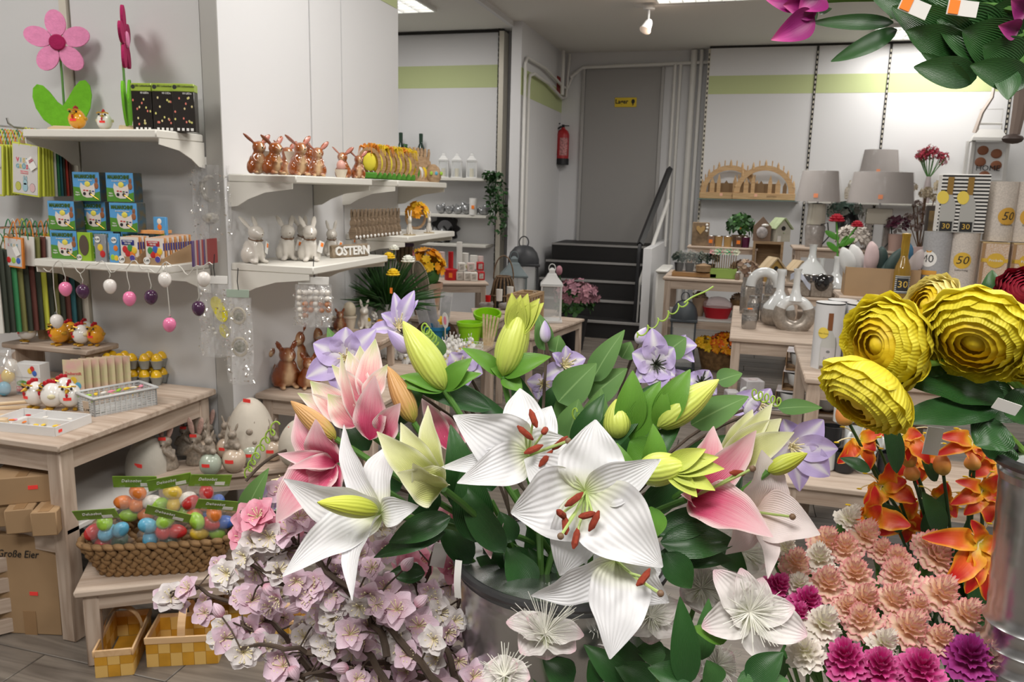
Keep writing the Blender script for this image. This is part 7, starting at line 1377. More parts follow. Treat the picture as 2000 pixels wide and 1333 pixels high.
# gift cartons
def gcarton(label, x, y, w_, d_, h):
    t = thing('gift_carton', label, 'box', (x, y, uz), (0, 0, -.12), group='speckled gift cartons'); part(t, 'carton', B().box((0, d_/2, h/2), (w_, d_, h), b=.002), mat('carton_speckle', (.66, .57, .48), .4, noise=(160, .3), col2=(.56, .36, .22))); part(t, 'lid_top', B().box((0, d_/2, h+.003), (w_, d_, .006)), mat('lid_gold', (.62, .46, .24), .4, metal=.4)); part(t, 'spine', B().box((-w_/2+.006, -.001, h/2), (.012, .003, h)), mat('spine_copper', (.40, .24, .12), .4, metal=.3))
    q = part(t, 'badge', B().prism(ovl(.005, h*.72, .036, .033, 0), .001, .003, XZ), GY); letter(q, 'Prickeln', .017, PAPER, (.005, -.004, h*.72)); part(t, 'band', B().box((0, -.001, h*.72), (w_, .003, .016)), GY); letter(t, 'Glück', .034, mat('text_grey', (0, 0, 0)), (0, -.003, h*.3), shear=.35); return t
c1 = onU(1927, 4.06); gcarton('speckled gift carton with a yellow badge beside the 50 tin', c1.x+.0, 4.02, .105, .1, .27); gcarton('speckled gift carton at the right frame edge', c1.x+.122, 4.0, .115, .1, .27)
# second layer
def d_str(t, r, h): pass
t = thing('striped_gift_box', 'black and white striped gift box printed with two 30 bottles', 'box', (P(1868, 452, y=4.1).x, 4.04, uz+h4+.001), (0, 0, -.08)); w2, h2 = 80*mpp(p1), 108*mpp(p1); part(t, 'carton', B().box((0, .06, h2/2), (w2, .12, h2), b=.002), PAPER); sb = B()
for j in range(16): sb.box((0, -.0006, h2*(j+.5)/16), (w2, .0012, h2/34))
part(t, 'stripes', sb, INK, kind='stuff')
for q in (-1, 1):
    g = part(t, 'bottle_print', B().prism([(x+q*w2*.21-.02, z) for x, z in botprof(.062, h2*.95)], .0014, .003, XZ), mat('bottle_striped', (.42, .42, .40), .4)); part(g, 'capsule', B().box((q*w2*.21-.02, -.003, h2*.8), (.024, .002, h2*.3)), mat('capsule_gold', (.34, .20, .05), .35, metal=.4)); part(g, 'badge', B().prism(ovl(q*w2*.21-.045, h2*.6, .024, .03, .2), .004, .005, XZ), mat('badge_yellow', (0, 0, 0))); part(g, 'black_label', B().box((q*w2*.21-.02, -.003, h2*.1), (.05, .002, h2*.17)), INK); letter(g, '30', .034, mat('print_gold', (0, 0, 0)), (q*w2*.21-.02, -.0048, h2*.1))
h3 = 110*mpp(p1)+.0
for k, (px, nm) in enumerate(((1941, 'left'), (1991, 'right, cut by the frame'))):
    q = P(px, 460, y=4.1); tin('speckled cream tin with mustard 50 badge, %s of the upper pair' % nm, (q.x+.015, 4.1, uz+.28), r4, h3, TCR, d_num('50', GO, INK, -.0 if k else .25, .66, .42), 0, TCR)
t = thing('straw_bundle', 'tuft of straw flowers behind the striped box', 'dried flowers', (P(1848, 345, y=4.26).x, 4.26, uz+.0)); part(t, 'stems', B().tube([(0, 0, 0), (0, 0, .5)], .012, 6), CORD); posy(t, 'straw_heads', (0, 0, .52), .045, 40, .02, [mat('allium_straw', (0, 0, 0))], 7, .7, 6)
t = thing('pink_star', 'rosy felt star leaning behind the slippers', 'ornament', onU(1800, 4.22)+Vector((0, 0, .1)), (0, 0, -.1)); part(t, 'star', B().prism([polar(.1 if k % 2 == 0 else .04, PI/2+k*PI/5) for k in range(10)], -.006, .006, XZ), mat('felt_rosy', (.52, .38, .36), .8), (0, 0, .1)); part(t, 'stick', B().tube([(0, .01, -.1), (0, .01, .1)], .005, 6), RAWW)
t = thing('picture_frame', 'dark framed picture behind the numbered tins', 'picture', onU(1815, 4.26), (0, 0, -.1)); part(t, 'frame', B().box((0, 0, .22), (.12, .02, .42), b=.004), mat('frame_dark', (.05, .04, .035), .5)); part(t, 'print', B().box((0, -.012, .22), (.09, .003, .37)), mat('picture_ochre', (.32, .2, .07), .6, noise=(8, .8), col2=(.03, .03, .02)))
# ================================================================ bowls and mugs low down
table('crockery_bench', 'low bench stacked with boxed bowls and mugs', (-.02, 4.32), 1.0, .34, .28, 0, .045, .05, .015, .022, 'bench')
PRW = mat('carton_printed', (.62, .62, .63), .4, noise=(9, .25), col2=(.40, .36, .38)); KR = mat('kraft_inner', (.33, .20, .10), .8)
def bowlbox(label, px, py, z, rz=.1):
    t = thing('boxed_bowl', label, 'bowl', P(px, py, z=z) if z > .3 else P(px, py, z=z), (0, 0, rz), group='boxed bowls'); part(t, 'carton_top', B().box((0, .08, .1), (.17, .16, .003)), PRW); part(t, 'carton_side', B().box((.085, .08, .05), (.003, .16, .1)), PRW); part(t, 'carton_back', B().box((-.085, .08, .05), (.003, .16, .1)), KR); part(t, 'carton_base', B().box((0, .08, .002), (.17, .16, .003)), KR); part(t, 'bowl', B().lathe([(.03, .006), (.06, .03), (.075, .09), (.072, .09), (.05, .03), (0, .012)], 20), VW, (0, .06, 0)); part(t, 'top_print', B().prism(ovl(0, .08, .05, .045, 0), .1016, .103), mat('print_motif', (.42, .30, .30), .5, noise=(30, .6), col2=(.6, .6, .6)))
    return t
for k, (x, y, lv, nm) in enumerate(((.42, 4.06, 0, 'lower left'), (.60, 4.06, 0, 'lower right'), (.45, 4.08, 1, 'upper left'), (.63, 4.08, 1, 'upper right'), (.46, 4.1, 2, 'topmost'))):
    t = bowlbox('white bowl in an open printed carton, %s of the stack' % nm, 1500, 750, .4, -.1); t.location = (x-.1, y+.3, .28+lv*.106)
t = thing('mug_box', 'white printed mug carton with the handle showing', 'mug', (.13, 4.42, .28), (0, 0, .35)); part(t, 'carton', B().box((0, .05, .065), (.1, .1, .13), b=.002), PRW); part(t, 'mug_handle', B().tube([(-.055+.028*math.cos(a)*-1, -.005, .065+.03*math.sin(a)) for a in [-PI/2+PI*k/10 for k in range(11)]], .008, 8), VW); part(t, 'motif', B().prism(ovl(.0, .05, .025, .02, 0), .1302, .132), mat('print_motif', (0, 0, 0)))
t = thing('mug_box', 'small white carton beside the mug carton', 'box', (.02, 4.42, .28), (0, 0, .3)); part(t, 'carton', B().box((0, .04, .03), (.07, .08, .06), b=.006), PRW)
for k, (x, y) in enumerate(((.16, 4.02), (.27, 4.03), (.36, 4.0), (.22, 4.02))):
    t = thing('breakfast_board', 'flat printed breakfast board at the bench front, %s' % ('left', 'middle', 'right', 'top of the pile')[k], 'board', (x-.02, y+.36, .281+(.016 if k == 3 else 0)), (0, 0, .1*k-.1), group='printed breakfast boards'); part(t, 'board', B().box((0, 0, .007), (.1, .14, .013), b=.004), PRW); part(t, 'motif', B().prism(ovl(0, 0, .03, .045, .4), .0136, .0145), mat('print_motif', (0, 0, 0)))
table('cup_bench', 'low whitewashed bench of black and white mugs', (.2, 2.98), 1.2, .5, .36, 0, .05, .06, .015, .024, 'bench')
for k, (px, py, lv, c) in enumerate(((1612, 925, 0, 'w'), (1650, 930, 0, 'b'), (1690, 930, 0, 'w'), (1735, 932, 0, 'b'), (1780, 932, 0, 'w'), (1620, 920, 1, 'b'), (1665, 925, 1, 'w'), (1712, 925, 1, 'w'), (1640, 915, 2, 'w'), (1690, 915, 2, 'b'))):
    p = P(px, py, z=.36); t = thing('mug', '%s mug in the stacked row on the low bench, %s' % ({'w': 'white', 'b': 'black'}[c], ('first', 'second', 'third', 'fourth', 'fifth', 'sixth', 'seventh', 'eighth', 'ninth', 'tenth')[k]), 'mug', (p.x, p.y+.05, .36+lv*.085), (0, 0, k*.7), 1, 'black and white mugs'); m = VW if c == 'w' else mat('mug_black', (.02, .02, .022), .2); part(t, 'cup', B().lathe([(.03, 0), (.037, .008), (.038, .084), (.035, .084), (.034, .012), (0, .01)], 20), m); part(t, 'handle', B().tube([(.037+.022*math.cos(a), 0, .045+.026*math.sin(a)) for a in [-PI/2+PI*j/10 for j in range(11)]], .006, 8), m)
# ================================================================ foreground flowers: each stem is a thing
def cw(a, b, c): return CR*a+CU*b-CF*c                        # right, up, towards the viewer
def prof(v, a, e): return max(.02, math.sin(PI*min(.995, v**a*.985+.012)))**e
def petal(b, t, w, ax, bow=.12, cup=.25, curl=0, ruf=.0, a=.8, e=.85, nu=8, nv=12, tw=0):
    """a curved petal or leaf blade from point b to point t; ax = the side it shows"""
    b, t = Vector(b), Vector(t); d = t-b; L = d.length; dn = d/L; n = ax-dn*ax.dot(dn)
    n = n.normalized() if n.length > 1e-4 else dn.orthogonal().normalized(); s = dn.cross(n)
    def fn(u, v):
        q = 2*u-1; ww = w/2*prof(v, a, e); tv = tw*v; sv = s*math.cos(tv)+n*math.sin(tv); nv_ = n*math.cos(tv)-s*math.sin(tv)
        return b+d*v+n*(L*bow*math.sin(PI*v)+L*curl*v**3)+sv*(q*ww)+nv_*(cup*ww*(q*q-.4)+ruf*ww*abs(q)*math.sin(v*15+q*3))
    return B().sheet(fn, nu, nv)
def pod(b, t, w, ridges=3, amt=.07, a=.75, e=.75, n=15, m=14, bend=None):
    b, t = Vector(b), Vector(t); d = (t-b); dn = d.normalized(); x = dn.orthogonal().normalized(); y = dn.cross(x)
    def fn(u, v):
        th = 2*PI*u; r = w/2*prof(v, a, e)*(1+amt*math.cos(ridges*th)); p = b+d*v+x*(r*math.cos(th))+y*(r*math.sin(th))
        return p+(bend*math.sin(PI*v) if bend else Vector())
    return B().sheet(fn, n, m)
def bez(p, q, sag=Vector((0, 0, .04)), n=8):
    p, q = Vector(p), Vector(q); m = (p+q)/2+sag; return [p*(1-s)**2+m*2*s*(1-s)+q*s*s for s in [k/n for k in range(n+1)]]
WT = (.82, .82, .84)
L_WHITE = ramp_mat('lily_white', [(0, (.45, .55, .16)), (.16, (.80, .81, .66)), (.34, WT), (1, WT)], rough=.5, veins=3.2, trans=.18)
L_PINK = ramp_mat('lily_pink', [(0, (.48, .015, .09)), (.34, (.68, .10, .21)), (.66, (.80, .36, .43)), (1, (.84, .60, .62))], rough=.55, streak=.35, veins=8, trans=.12, spots=((.45, .02, .08), 22, .5), edge=((.85, .66, .66), .6, 1))
L_PINKB = ramp_mat('lily_pink_back', [(0, (.60, .05, .15)), (.42, (.80, .34, .36)), (.72, (.86, .70, .60)), (1, (.50, .60, .22))], rough=.55, streak=.5, veins=8, trans=.12, edge=((.88, .76, .72), .62, 1))
L_PALE = ramp_mat('lily_pale_pink', [(0, (.80, .62, .54)), (.5, (.84, .74, .73)), (1, (.86, .78, .76))], rough=.55, veins=8, trans=.15)
L_CREAM = ramp_mat('lily_cream_green', [(0, (.40, .46, .10)), (.5, (.62, .64, .26)), (1, (.76, .76, .48))], rough=.5, veins=8, trans=.12, edge=((.78, .78, .56), .65, 1))
BUDG = ramp_mat('bud_lime', [(0, (.46, .56, .10)), (.5, (.58, .66, .12)), (1, (.74, .80, .16))], rough=.45, veins=6, coat=.1); BUDT = ramp_mat('bud_tan', [(0, (.36, .36, .05)), (.35, (.58, .33, .12)), (1, (.62, .33, .12))], rough=.45, veins=6, streak=.4); BUDY = ramp_mat('bud_yellow', [(0, (.36, .42, .04)), (1, (.66, .70, .08))], rough=.5, veins=5)
G_BR = ramp_mat('leaf_bright', [(0, (.09, .25, .025)), (1, (.17, .38, .05))], rough=.4, veins=7, trans=.12); G_DK = ramp_mat('leaf_deep', [(0, (.018, .075, .018)), (1, (.03, .11, .022))], rough=.35, veins=7, coat=.15); G_CL = ramp_mat('leaf_clematis', [(0, (.07, .17, .04)), (1, (.12, .25, .06))], rough=.7, mid=((.2, .34, .12), .08, .0), trans=.08)
CLEM = ramp_mat('clematis_lilac', [(0, (.66, .63, .60)), (.3, (.57, .47, .74)), (1, (.50, .39, .74))], rough=.6, mid=((.78, .75, .82), .45, .0), trans=.18, streak=.15)
GLO = ramp_mat('gloriosa_flame', [(0, (.50, .55, .05)), (.2, (.88, .48, .02)), (.42, (.82, .14, .01)), (.8, (.60, .012, .01))], rough=.5, edge=((.88, .38, .02), .55, 1), streak=.2, trans=.1)
CHER = ramp_mat('cherry_pink', [(0, (.86, .40, .52)), (.3, (.86, .62, .72)), (1, (.86, .68, .80))], rough=.65, trans=.2, veins=5); CHER2 = ramp_mat('cherry_white', [(0, (.82, .66, .62)), (.4, (.84, .78, .76)), (1, (.84, .80, .80))], rough=.65, trans=.2, veins=5); CHER3 = ramp_mat('cherry_deep', [(0, (.70, .12, .24)), (1, (.86, .44, .54))], rough=.65, trans=.2)
BARK = mat('cherry_bark', (.10, .07, .05), .8, noise=(40, .4)); ANT = mat('anther_rust', (.30, .045, .02), .9, noise=(200, .3)); FILA = mat('filament_green', (.42, .55, .18), .5); STG = mat('stem_lily', (.08, .20, .035), .5); STAM = mat('stamen_cream', (.82, .74, .46), .6)
PASS = ramp_mat('passion_white', [(0, (.72, .76, .50)), (.3, (.84, .82, .78)), (.8, (.86, .80, .79)), (1, (.84, .58, .64))], rough=.55, trans=.18, veins=2.2)
GALV = mat('galvanised', (.64, .65, .66), .26, metal=.95, noise=(5, .35), bump=(8, .25))
def pail(label, c, r, h, r2):
    t = thing('flower_bucket', label, 'bucket', (c.x, c.y, c.z-h)); pr = [(r2*.98, 0), (r2, .01)]
    for k in range(1, 13):
        z = h*k/13; rr = r2+(r-r2)*k/13; pr += [(rr, z-.006), (rr+(.004 if k in (3, 4, 5, 6) else 0), z), (rr, z+.006)]
    pr += [(r, h-.02), (r+.002, h-.012)]; part(t, 'wall', B().lathe(pr, 44), GALV); part(t, 'inner_wall', B().lathe([(r*.985, h-.004), (r2*.97, .02)], 40), GALV); part(t, 'rim', B().tube([((r+.003)*math.cos(a), (r+.003)*math.sin(a), h) for a in [2*PI*k/48 for k in range(49)]], .0055, 8), mat('rim_dark', (.10, .10, .105), .35, metal=.7)); part(t, 'base', B().lathe([(0, .004), (r2, .004)], 30), GALV); return t
BC = at(1095, 1085, .97); pail('ribbed galvanised bucket holding the lilies', BC, .125, .4, .105)
def root(name, label, cat, base, group=None): t = thing(name, label, cat, base, group=group); return t, Vector(base)
MOUTH = BC+Vector((0, 0, -.06))
def blade(t, o, b0, e0, w, m, ax=None, name='leaf', **k):
    d = (dep(b0)+dep(e0))/2; return part(t, name, petal(b0-o, e0-o, w*d/FPX, ax or cw(0, .35, 1), **k), m, ang=180)
def A(p, d): return at(p[0], p[1], p[2] if len(p) > 2 else d)
# ---- lilies: centre, tips (px, py, depth, width px), petals drawn one by one
def lily(label, c, d, tips, m, ax, stam=(), pist=None, bow=.1, curl=-.12, cup=.35, ruf=.13, stem=None, mats=None):
    C = A(c, d); t, o = root('lily', label, 'flower', MOUTH+Vector((rnd.uniform(-.05, .05), rnd.uniform(-.05, .05), 0)), 'artificial lilies'); ax = cw(*ax).normalized()
    for k, q in enumerate(tips):
        e = at(q[0], q[1], q[2]); bs = C if len(q) < 6 else at(*q[4:7]); blade(t, o, bs, e, q[3], (mats or {}).get(k, m), ax, 'petal', bow=bow, curl=curl, cup=cup, ruf=ruf, nu=10, nv=18, a=.74, e=.92)
    for s in stam:
        e = at(s[0], s[1], d-.035); dr = Vector((rnd.uniform(-1, 1), rnd.uniform(-1, 1), rnd.uniform(-1, 1))).normalized()*.011; f = part(t, 'filament', B().tube([C-o, (C*.5+e*.5)+ax*.008-o, e-o], .0013, 6), FILA); part(f, 'anther', B().tube([e-o-dr, e-o-dr*.5+ax*.002, e-o+dr*.5+ax*.002, e-o+dr], [.001, .0034, .0034, .001], 8), ANT)
    if pist: e = at(*pist, d-.05); f = part(t, 'pistil', B().tube([C-o, (C+e)/2+ax*.006-o, e-o], .0016, 6), FILA); part(f, 'stigma', B().ell(tuple(e-o), .0035, 8, 6), mat('stigma_brown', (.2, .12, .07), .5))
    part(t, 'stem', B().tube(bez(C-ax*.004-o, Vector(), -ax*.07+Vector((0, 0, .02))), .0038, 8), STG); return t, o
lily('large white lily facing the viewer, lowest to the right of centre', (1144, 962), .80, [(1166, 822, .80, 135), (1288, 904, .77, 85), (1290, 1106, .75, 150), (1096, 1132, .80, 105), (1000, 1006, .79, 150), (1016, 896, .84, 90)], L_WHITE, (.05, .0, 1), [(1121, 976), (1096, 1004), (1104, 1026), (1160, 1018), (1146, 1006), (1124, 1052)], (1095, 1048))
lily('large white lily above the bucket, left of its twin', (1032, 890), .86, [(892, 818, .82, 120), (866, 914, .82, 55), (904, 940, .80, 85), (1112, 862, .85, 90), (1013, 752, .90, 85), (1078, 790, .88, 75)], L_WHITE, (-.1, .1, 1), [(1042, 818), (1026, 846), (1064, 842), (1042, 878), (1066, 896), (1094, 866)], (1110, 862))
lily('white lily hanging low in front of the bucket', (1204, 1096), .79, [(1042, 1176, .78, 85), (1198, 1284, .74, 125), (1304, 1182, .77, 95), (1150, 1060, .83, 80), (1280, 1060, .83, 80)], L_WHITE, (.05, -.3, 1), [(1256, 1128)], (1290, 1160))
t, o = lily('white lily turned to the left with a green bud before it', (742, 1004), .84, [(558, 950, .78, 100), (556, 1112, .76, 92), (672, 1154, .74, 66), (659, 832, .86, 52), (752, 860, .88, 80), (812, 990, .82, 58)], L_WHITE, (-.45, .1, 1), cup=.5)
part(t, 'bud', pod(at(738, 998, .80)-o, at(620, 982, .74)-o, .022), BUDY)
pl = {k: L_PINKB for k in range(5)}
lily('pink lily with striped green-tipped petals at the top left', (716, 790), .92, [(680, 686, .95, 46), (703, 676, .96, 48), (733, 662, .95, 52), (648, 713, .93, 40), (757, 712, .92, 44), (732, 734, .88, 66, 722, 860, .90), (782, 788, .87, 60, 745, 862, .90)], L_PINK, (0, .5, 1), mats=pl, bow=.06, curl=.0)
lily('pink lily opening to the left below the clematis', (700, 832), .90, [(606, 745, .93, 58), (581, 768, .93, 40), (666, 690, .90, 26), (640, 770, .90, 60)], L_PINKB, (-.3, .4, 1), bow=.1, curl=0)
lily('soft pink lily at the far left of the bunch', (656, 905), .89, [(572, 806, .9, 84), (612, 826, .86, 82), (545, 888, .86, 40), (568, 912, .84, 34), (560, 960, .87, 90), (534, 1016, .86, 100), (640, 1036, .88, 80)], L_PINK, (-.4, .2, 1), [], None, .14, -.1)
lily('deep pink lily half hidden between the white ones', (880, 880), .96, [(822, 775, .98, 40), (860, 800, .98, 50), (905, 830, .98, 44)], L_PINK, (0, .4, 1))
lily('speckled pink lily deep inside the bunch', (950, 1040), .92, [(930, 985, .92, 30), (958, 1090, .9, 26), (985, 1010, .92, 36)], L_PINK, (0, 0, 1))
lily('large pink and pale lily at the right of the bunch', (1345, 975), .87, [(1398, 832, .9, 72), (1481, 842, .88, 70), (1508, 1044, .80, 105), (1335, 966, .82, 40)], L_PINK, (.35, .3, 1), [(1440, 925)], (1470, 916), .12, -.05)
lily('pale pink lily spreading at the right edge of the bunch', (1470, 1000), .88, [(1498, 888, .85, 112), (1597, 1040, .83, 105), (1511, 1122, .82, 62), (1425, 1085, .86, 70), (1540, 960, .9, 60)], L_PALE, (.4, .1, 1), [], (1548, 1010))
lily('half-open cream green lily at the left of centre', (864, 955), .84, [(840, 793, .86, 50), (738, 842, .84, 66), (786, 826, .86, 60), (772, 922, .80, 84), (806, 900, .80, 70)], L_CREAM, (-.4, .3, 1), bow=.16, curl=.06)
lily('half-open cream green lily at the right of the bunch', (1404, 915), .90, [(1509, 788, .93, 46), (1526, 818, .92, 66), (1551, 845, .90, 60), (1470, 800, .93, 52)], L_CREAM, (.3, .5, 1), bow=.12, curl=.0)
# ---- buds with their collar leaves
def bud(label, b, e, d, w, m, lv=(), tips=(), lm=G_BR):
    bp, ep = A(b, d), A(e, d); t, o = root('lily_bud', label, 'flower', MOUTH+Vector((rnd.uniform(-.05, .05), rnd.uniform(-.05, .05), 0)), 'lily buds'); part(t, 'bud', pod(bp-o, ep-o, w*d/FPX), m, ang=180); part(t, 'stem', B().tube(bez(bp-o, Vector(), (bp-ep)*.4), .0036, 8), STG)
    for q in tips: blade(t, o, bp*.45+ep*.55, at(q[0], q[1], d-.02), w*.62, m, None, 'petal', bow=.08, curl=-.06, cup=.5)
    for q in lv: blade(t, o, bp if len(q) < 5 else at(q[3], q[4], d), at(q[0], q[1], d-.01), q[2], lm, cw(0, .6, 1), bow=.12, cup=.35, a=.75)
bud('large lime bud leaning left above the white lilies', (868, 762), (787, 628), .93, 62, BUDG, [(780, 735, 34), (922, 700, 44), (940, 730, 34), (775, 752, 38)])
bud('tall lime bud opening into a crown at the top', (982, 735), (1026, 590), .96, 62, BUDG, [(1076, 697, 46), (902, 680, 34), (958, 720, 26), (1020, 765, 40)], [(1000, 574), (1016, 578), (1030, 575), (1052, 584), (1060, 592)])
bud('tan orange bud above the pink lilies', (808, 826), (757, 716), .92, 44, BUDT); bud('tan orange bud pointing left beside the stone egg', (656, 858), (568, 784), .88, 40, BUDT)
bud('small upright lime bud at the right of centre', (1208, 858), (1204, 780), .92, 56, BUDG, [(1236, 724, 62, 1225, 850), (1290, 745, 56, 1232, 860)]); bud('large lime bud leaning right', (1284, 834), (1404, 742), .90, 60, BUDG, [(1348, 722, 60), (1300, 760, 36)])
bud('lime bud opening like a star at the right', (1244, 926), (1350, 905), .84, 66, BUDG, [], [(1377, 878), (1402, 893), (1414, 915), (1397, 957), (1362, 970)]); bud('slim yellow bud pointing right', (1500, 922), (1577, 886), .86, 36, BUDY)
# ---- leaves of the lily bunch
t, o = root('lily_foliage', 'dense dark and bright leaves filling the lily bunch', 'foliage', MOUTH)
for b, e, w, d, m in (((1215, 960), (1205, 866), 66, .86, G_BR), ((1230, 862), (1280, 905), 60, .88, G_BR), ((1265, 930), (1275, 828), 58, .87, G_BR), ((1272, 990), (1265, 1060), 60, .80, G_BR), ((1150, 900), (1290, 745), 60, .93, G_DK), ((1240, 930), (1330, 830), 60, .91, G_DK), ((1120, 880), (1180, 770), 50, .95, G_DK), ((900, 1000), (880, 830), 70, .92, G_DK), ((960, 960), (930, 860), 60, .93, G_DK), ((930, 1060), (910, 900), 80, .9, G_DK), ((985, 1080), (900, 940), 60, .9, G_DK), ((880, 1010), (760, 1060), 54, .86, G_DK), ((870, 1040), (730, 1090), 40, .87, G_DK), ((840, 1010), (810, 930), 66, .88, G_DK), ((1000, 1060), (975, 1000), 50, .92, G_DK), ((1020, 1110), (985, 1075), 60, .93, G_DK), ((1280, 1040), (1420, 1000), 60, .88, G_DK), ((1290, 1060), (1440, 1060), 70, .87, G_DK), ((1290, 1080), (1430, 1095), 50, .88, G_DK), ((1300, 1080), (1350, 1150), 60, .84, G_DK), ((1020, 880), (905, 750), 40, .97, G_DK), ((960, 800), (780, 745), 50, .95, G_DK), ((1040, 850), (1000, 720), 46, .98, G_DK), ((900, 780), (840, 690), 30, .97, G_DK), ((720, 880), (660, 800), 50, .93, G_DK), ((700, 1040), (640, 1060), 40, .9, G_DK), ((1120, 1090), (1060, 1000), 70, .93, G_DK), ((1180, 1080), (1100, 960), 70, .95, G_DK), ((850, 960), (790, 880), 60, .94, G_DK), ((1330, 900), (1440, 850), 40, .93, G_DK), ((1010, 1120), (960, 1040), 50, .95, G_DK), ((830, 1120), (760, 1120), 40, .93, G_DK), ((1210, 1000), (1140, 880), 70, .96, G_DK), ((1260, 1000), (1330, 930), 60, .95, G_DK), ((780, 830), (830, 740), 40, .97, G_DK), ((1390, 1010), (1350, 920), 60, .95, G_DK), ((920, 1100), (850, 1000), 60, .95, G_DK), ((1040, 1150), (990, 1070), 66, .92, G_DK), ((1090, 1150), (1030, 1070), 70, .94, G_DK), ((1000, 1130), (930, 1090), 56, .95, G_DK), ((1140, 1150), (1090, 1080), 70, .95, G_DK), ((960, 1100), (990, 1040), 60, .98, G_DK), ((1060, 1100), (1030, 1030), 70, 1.0, G_DK), ((1380, 1060), (1460, 1120), 60, .95, G_DK), ((1330, 1110), (1420, 1150), 60, .97, G_DK), ((1400, 980), (1450, 930), 50, .96, G_DK), ((780, 960), (720, 900), 60, .97, G_DK), ((1180, 900), (1230, 800), 60, 1.0, G_DK), ((1060, 830), (1110, 740), 56, 1.02, G_DK)): blade(t, o, A(b, d), A(e, d), w, m, cw(rnd.uniform(-.5, .5), .4, 1), bow=rnd.uniform(.05, .15), cup=.3, a=.75, tw=rnd.uniform(-.3, .3))
for k in range(9): a = 2*PI*k/9; part(t, 'stem', B().tube([(.05*math.cos(a), .05*math.sin(a), -.2), (.03*math.cos(a), .03*math.sin(a), 0), (.09*math.cos(a+.4), .07*math.sin(a+.4), .12)], .004, 6), STG)
t = thing('ribbon_tag', 'white paper strip tag hanging over the bucket rim', 'tag', at(896, 1095, .87)); part(t, 'strip', B().sheet(lambda u, v: ((u-.5)*.008, -.004*math.sin(v*3), -.045*v), 1, 5), PAPER)
solo('stem_label', 'blank pale stem label among the cherry blossom', 'tag', B().box((0, 0, 0), (.018, .001, .032)), PAPER, at(858, 1085, .98), (0, .2, .3))
# ---- clematis
def clematis(label, c, d, tips, ax=(0, .1, 1), dark=False):
    C = A(c, d); t, o = root('clematis', label, 'flower', MOUTH+Vector((rnd.uniform(-.06, .06), rnd.uniform(0, .06), 0)), 'lilac clematis'); n = cw(*ax).normalized()
    for q in tips: blade(t, o, C, at(q[0], q[1], d+(q[3] if len(q) > 3 else -.01)), q[2], CLEM, n, 'petal', bow=.1, cup=.25, curl=-.05, ruf=.1, a=.9, e=.75, nu=8)
    b = B()
    for k in range(14): a = k*2.4; v = (CR*math.cos(a)+CU*math.sin(a))*.012*(.4+.6*(k % 3)/2); b.tube([C-o, C-o+v+n*.012], [.0012, .0008], 4)
    part(t, 'stamens', b, mat('stamen_plum', (.06, .07, .05), .6) if dark else STAM, kind='stuff'); part(t, 'stem', B().tube(bez(C-o, Vector(), Vector((0, .05, .08))), .0022, 6), BARK)
clematis('lilac clematis over the brown squirrels', (676, 700), .98, [(612, 671, 58), (675, 640, 62), (733, 643, 50), (597, 738, 54), (660, 770, 56)])
clematis('lilac clematis seen from the side, topmost at the left', (778, 642), 1.02, [(771, 572, 30), (808, 568, 34), (746, 612, 40), (815, 586, 26), (720, 646, 36)], (.2, .6, .6))
clematis('lilac clematis with a dark centre at the right', (1280, 712), 1.0, [(1274, 642, 52), (1236, 690, 58), (1316, 680, 54), (1282, 762, 56), (1242, 745, 44), (1318, 735, 48)], dark=True)
clematis('folded lilac clematis right of the dark-centred one', (1312, 682), 1.05, [(1361, 674, 40), (1357, 706, 36), (1340, 655, 26)], (.5, .4, .7)); clematis('large lilac clematis at the right edge of the bunch', (1543, 872), .97, [(1610, 822, 62), (1638, 878, 54), (1622, 930, 62), (1564, 960, 50), (1532, 820, 52), (1500, 905, 46)], (.2, 0, 1))
clematis('lilac clematis behind the tall crown bud', (1100, 715), 1.02, [(1106, 676, 34), (1143, 700, 44), (1080, 690, 30), (1060, 740, 36)], (.4, .4, .8)); clematis('lilac clematis tucked behind the lime buds', (1368, 750), 1.0, [(1385, 724, 44), (1340, 740, 40), (1400, 770, 36), (1360, 790, 40)], (0, .5, 1), True)
clematis('lilac clematis behind the dark-centred one', (1310, 748), 1.03, [(1300, 715, 40), (1345, 730, 40), (1330, 780, 40), (1280, 780, 36)]); clematis('pale lilac clematis between the two tall buds', (900, 715), 1.0, [(935, 690, 46), (942, 730, 46), (880, 690, 40), (905, 760, 50), (870, 740, 40)]); clematis('lilac clematis peeping below the crown bud', (1060, 750), 1.06, [(1030, 745, 36), (1085, 770, 40), (1050, 780, 36)])
clematis('lilac clematis bell drooping at the far left', (550, 935), .98, [(500, 985, 30), (530, 1000, 34), (480, 1010, 26), (560, 975, 28)], (-.3, -.5, .8)); clematis('lilac clematis in the shade of the right lilies', (1480, 790), 1.02, [(1440, 770, 40), (1505, 760, 36), (1450, 815, 44), (1400, 800, 36)])
def cbud(label, b, e, d, w): bp, ep = A(b, d), A(e, d); t, o = root('clematis_bud', label, 'flower', MOUTH+Vector((0, .05, 0)), 'clematis buds'); part(t, 'bud', pod(bp-o, ep-o, w*d/FPX, 4, .1), CLEM); part(t, 'stem', B().tube(bez(bp-o, Vector(), Vector((0, .04, .06))), .002, 6), BARK)
cbud('slim lilac bud pointing up beside the crown bud', (1066, 670), (1064, 626), 1.03, 22); cbud('white-lilac bud leaning left of the lime bud', (800, 690), (757, 645), .97, 26); cbud('lilac bud above the dark-centred clematis', (1245, 672), (1262, 640), 1.03, 26); cbud('lilac bud at the right of the bunch', (1455, 812), (1492, 765), .98, 26)
t, o = root('clematis_vine', 'clematis leaves and curling tendrils among the lilies', 'foliage', MOUTH+Vector((0, .04, 0)))
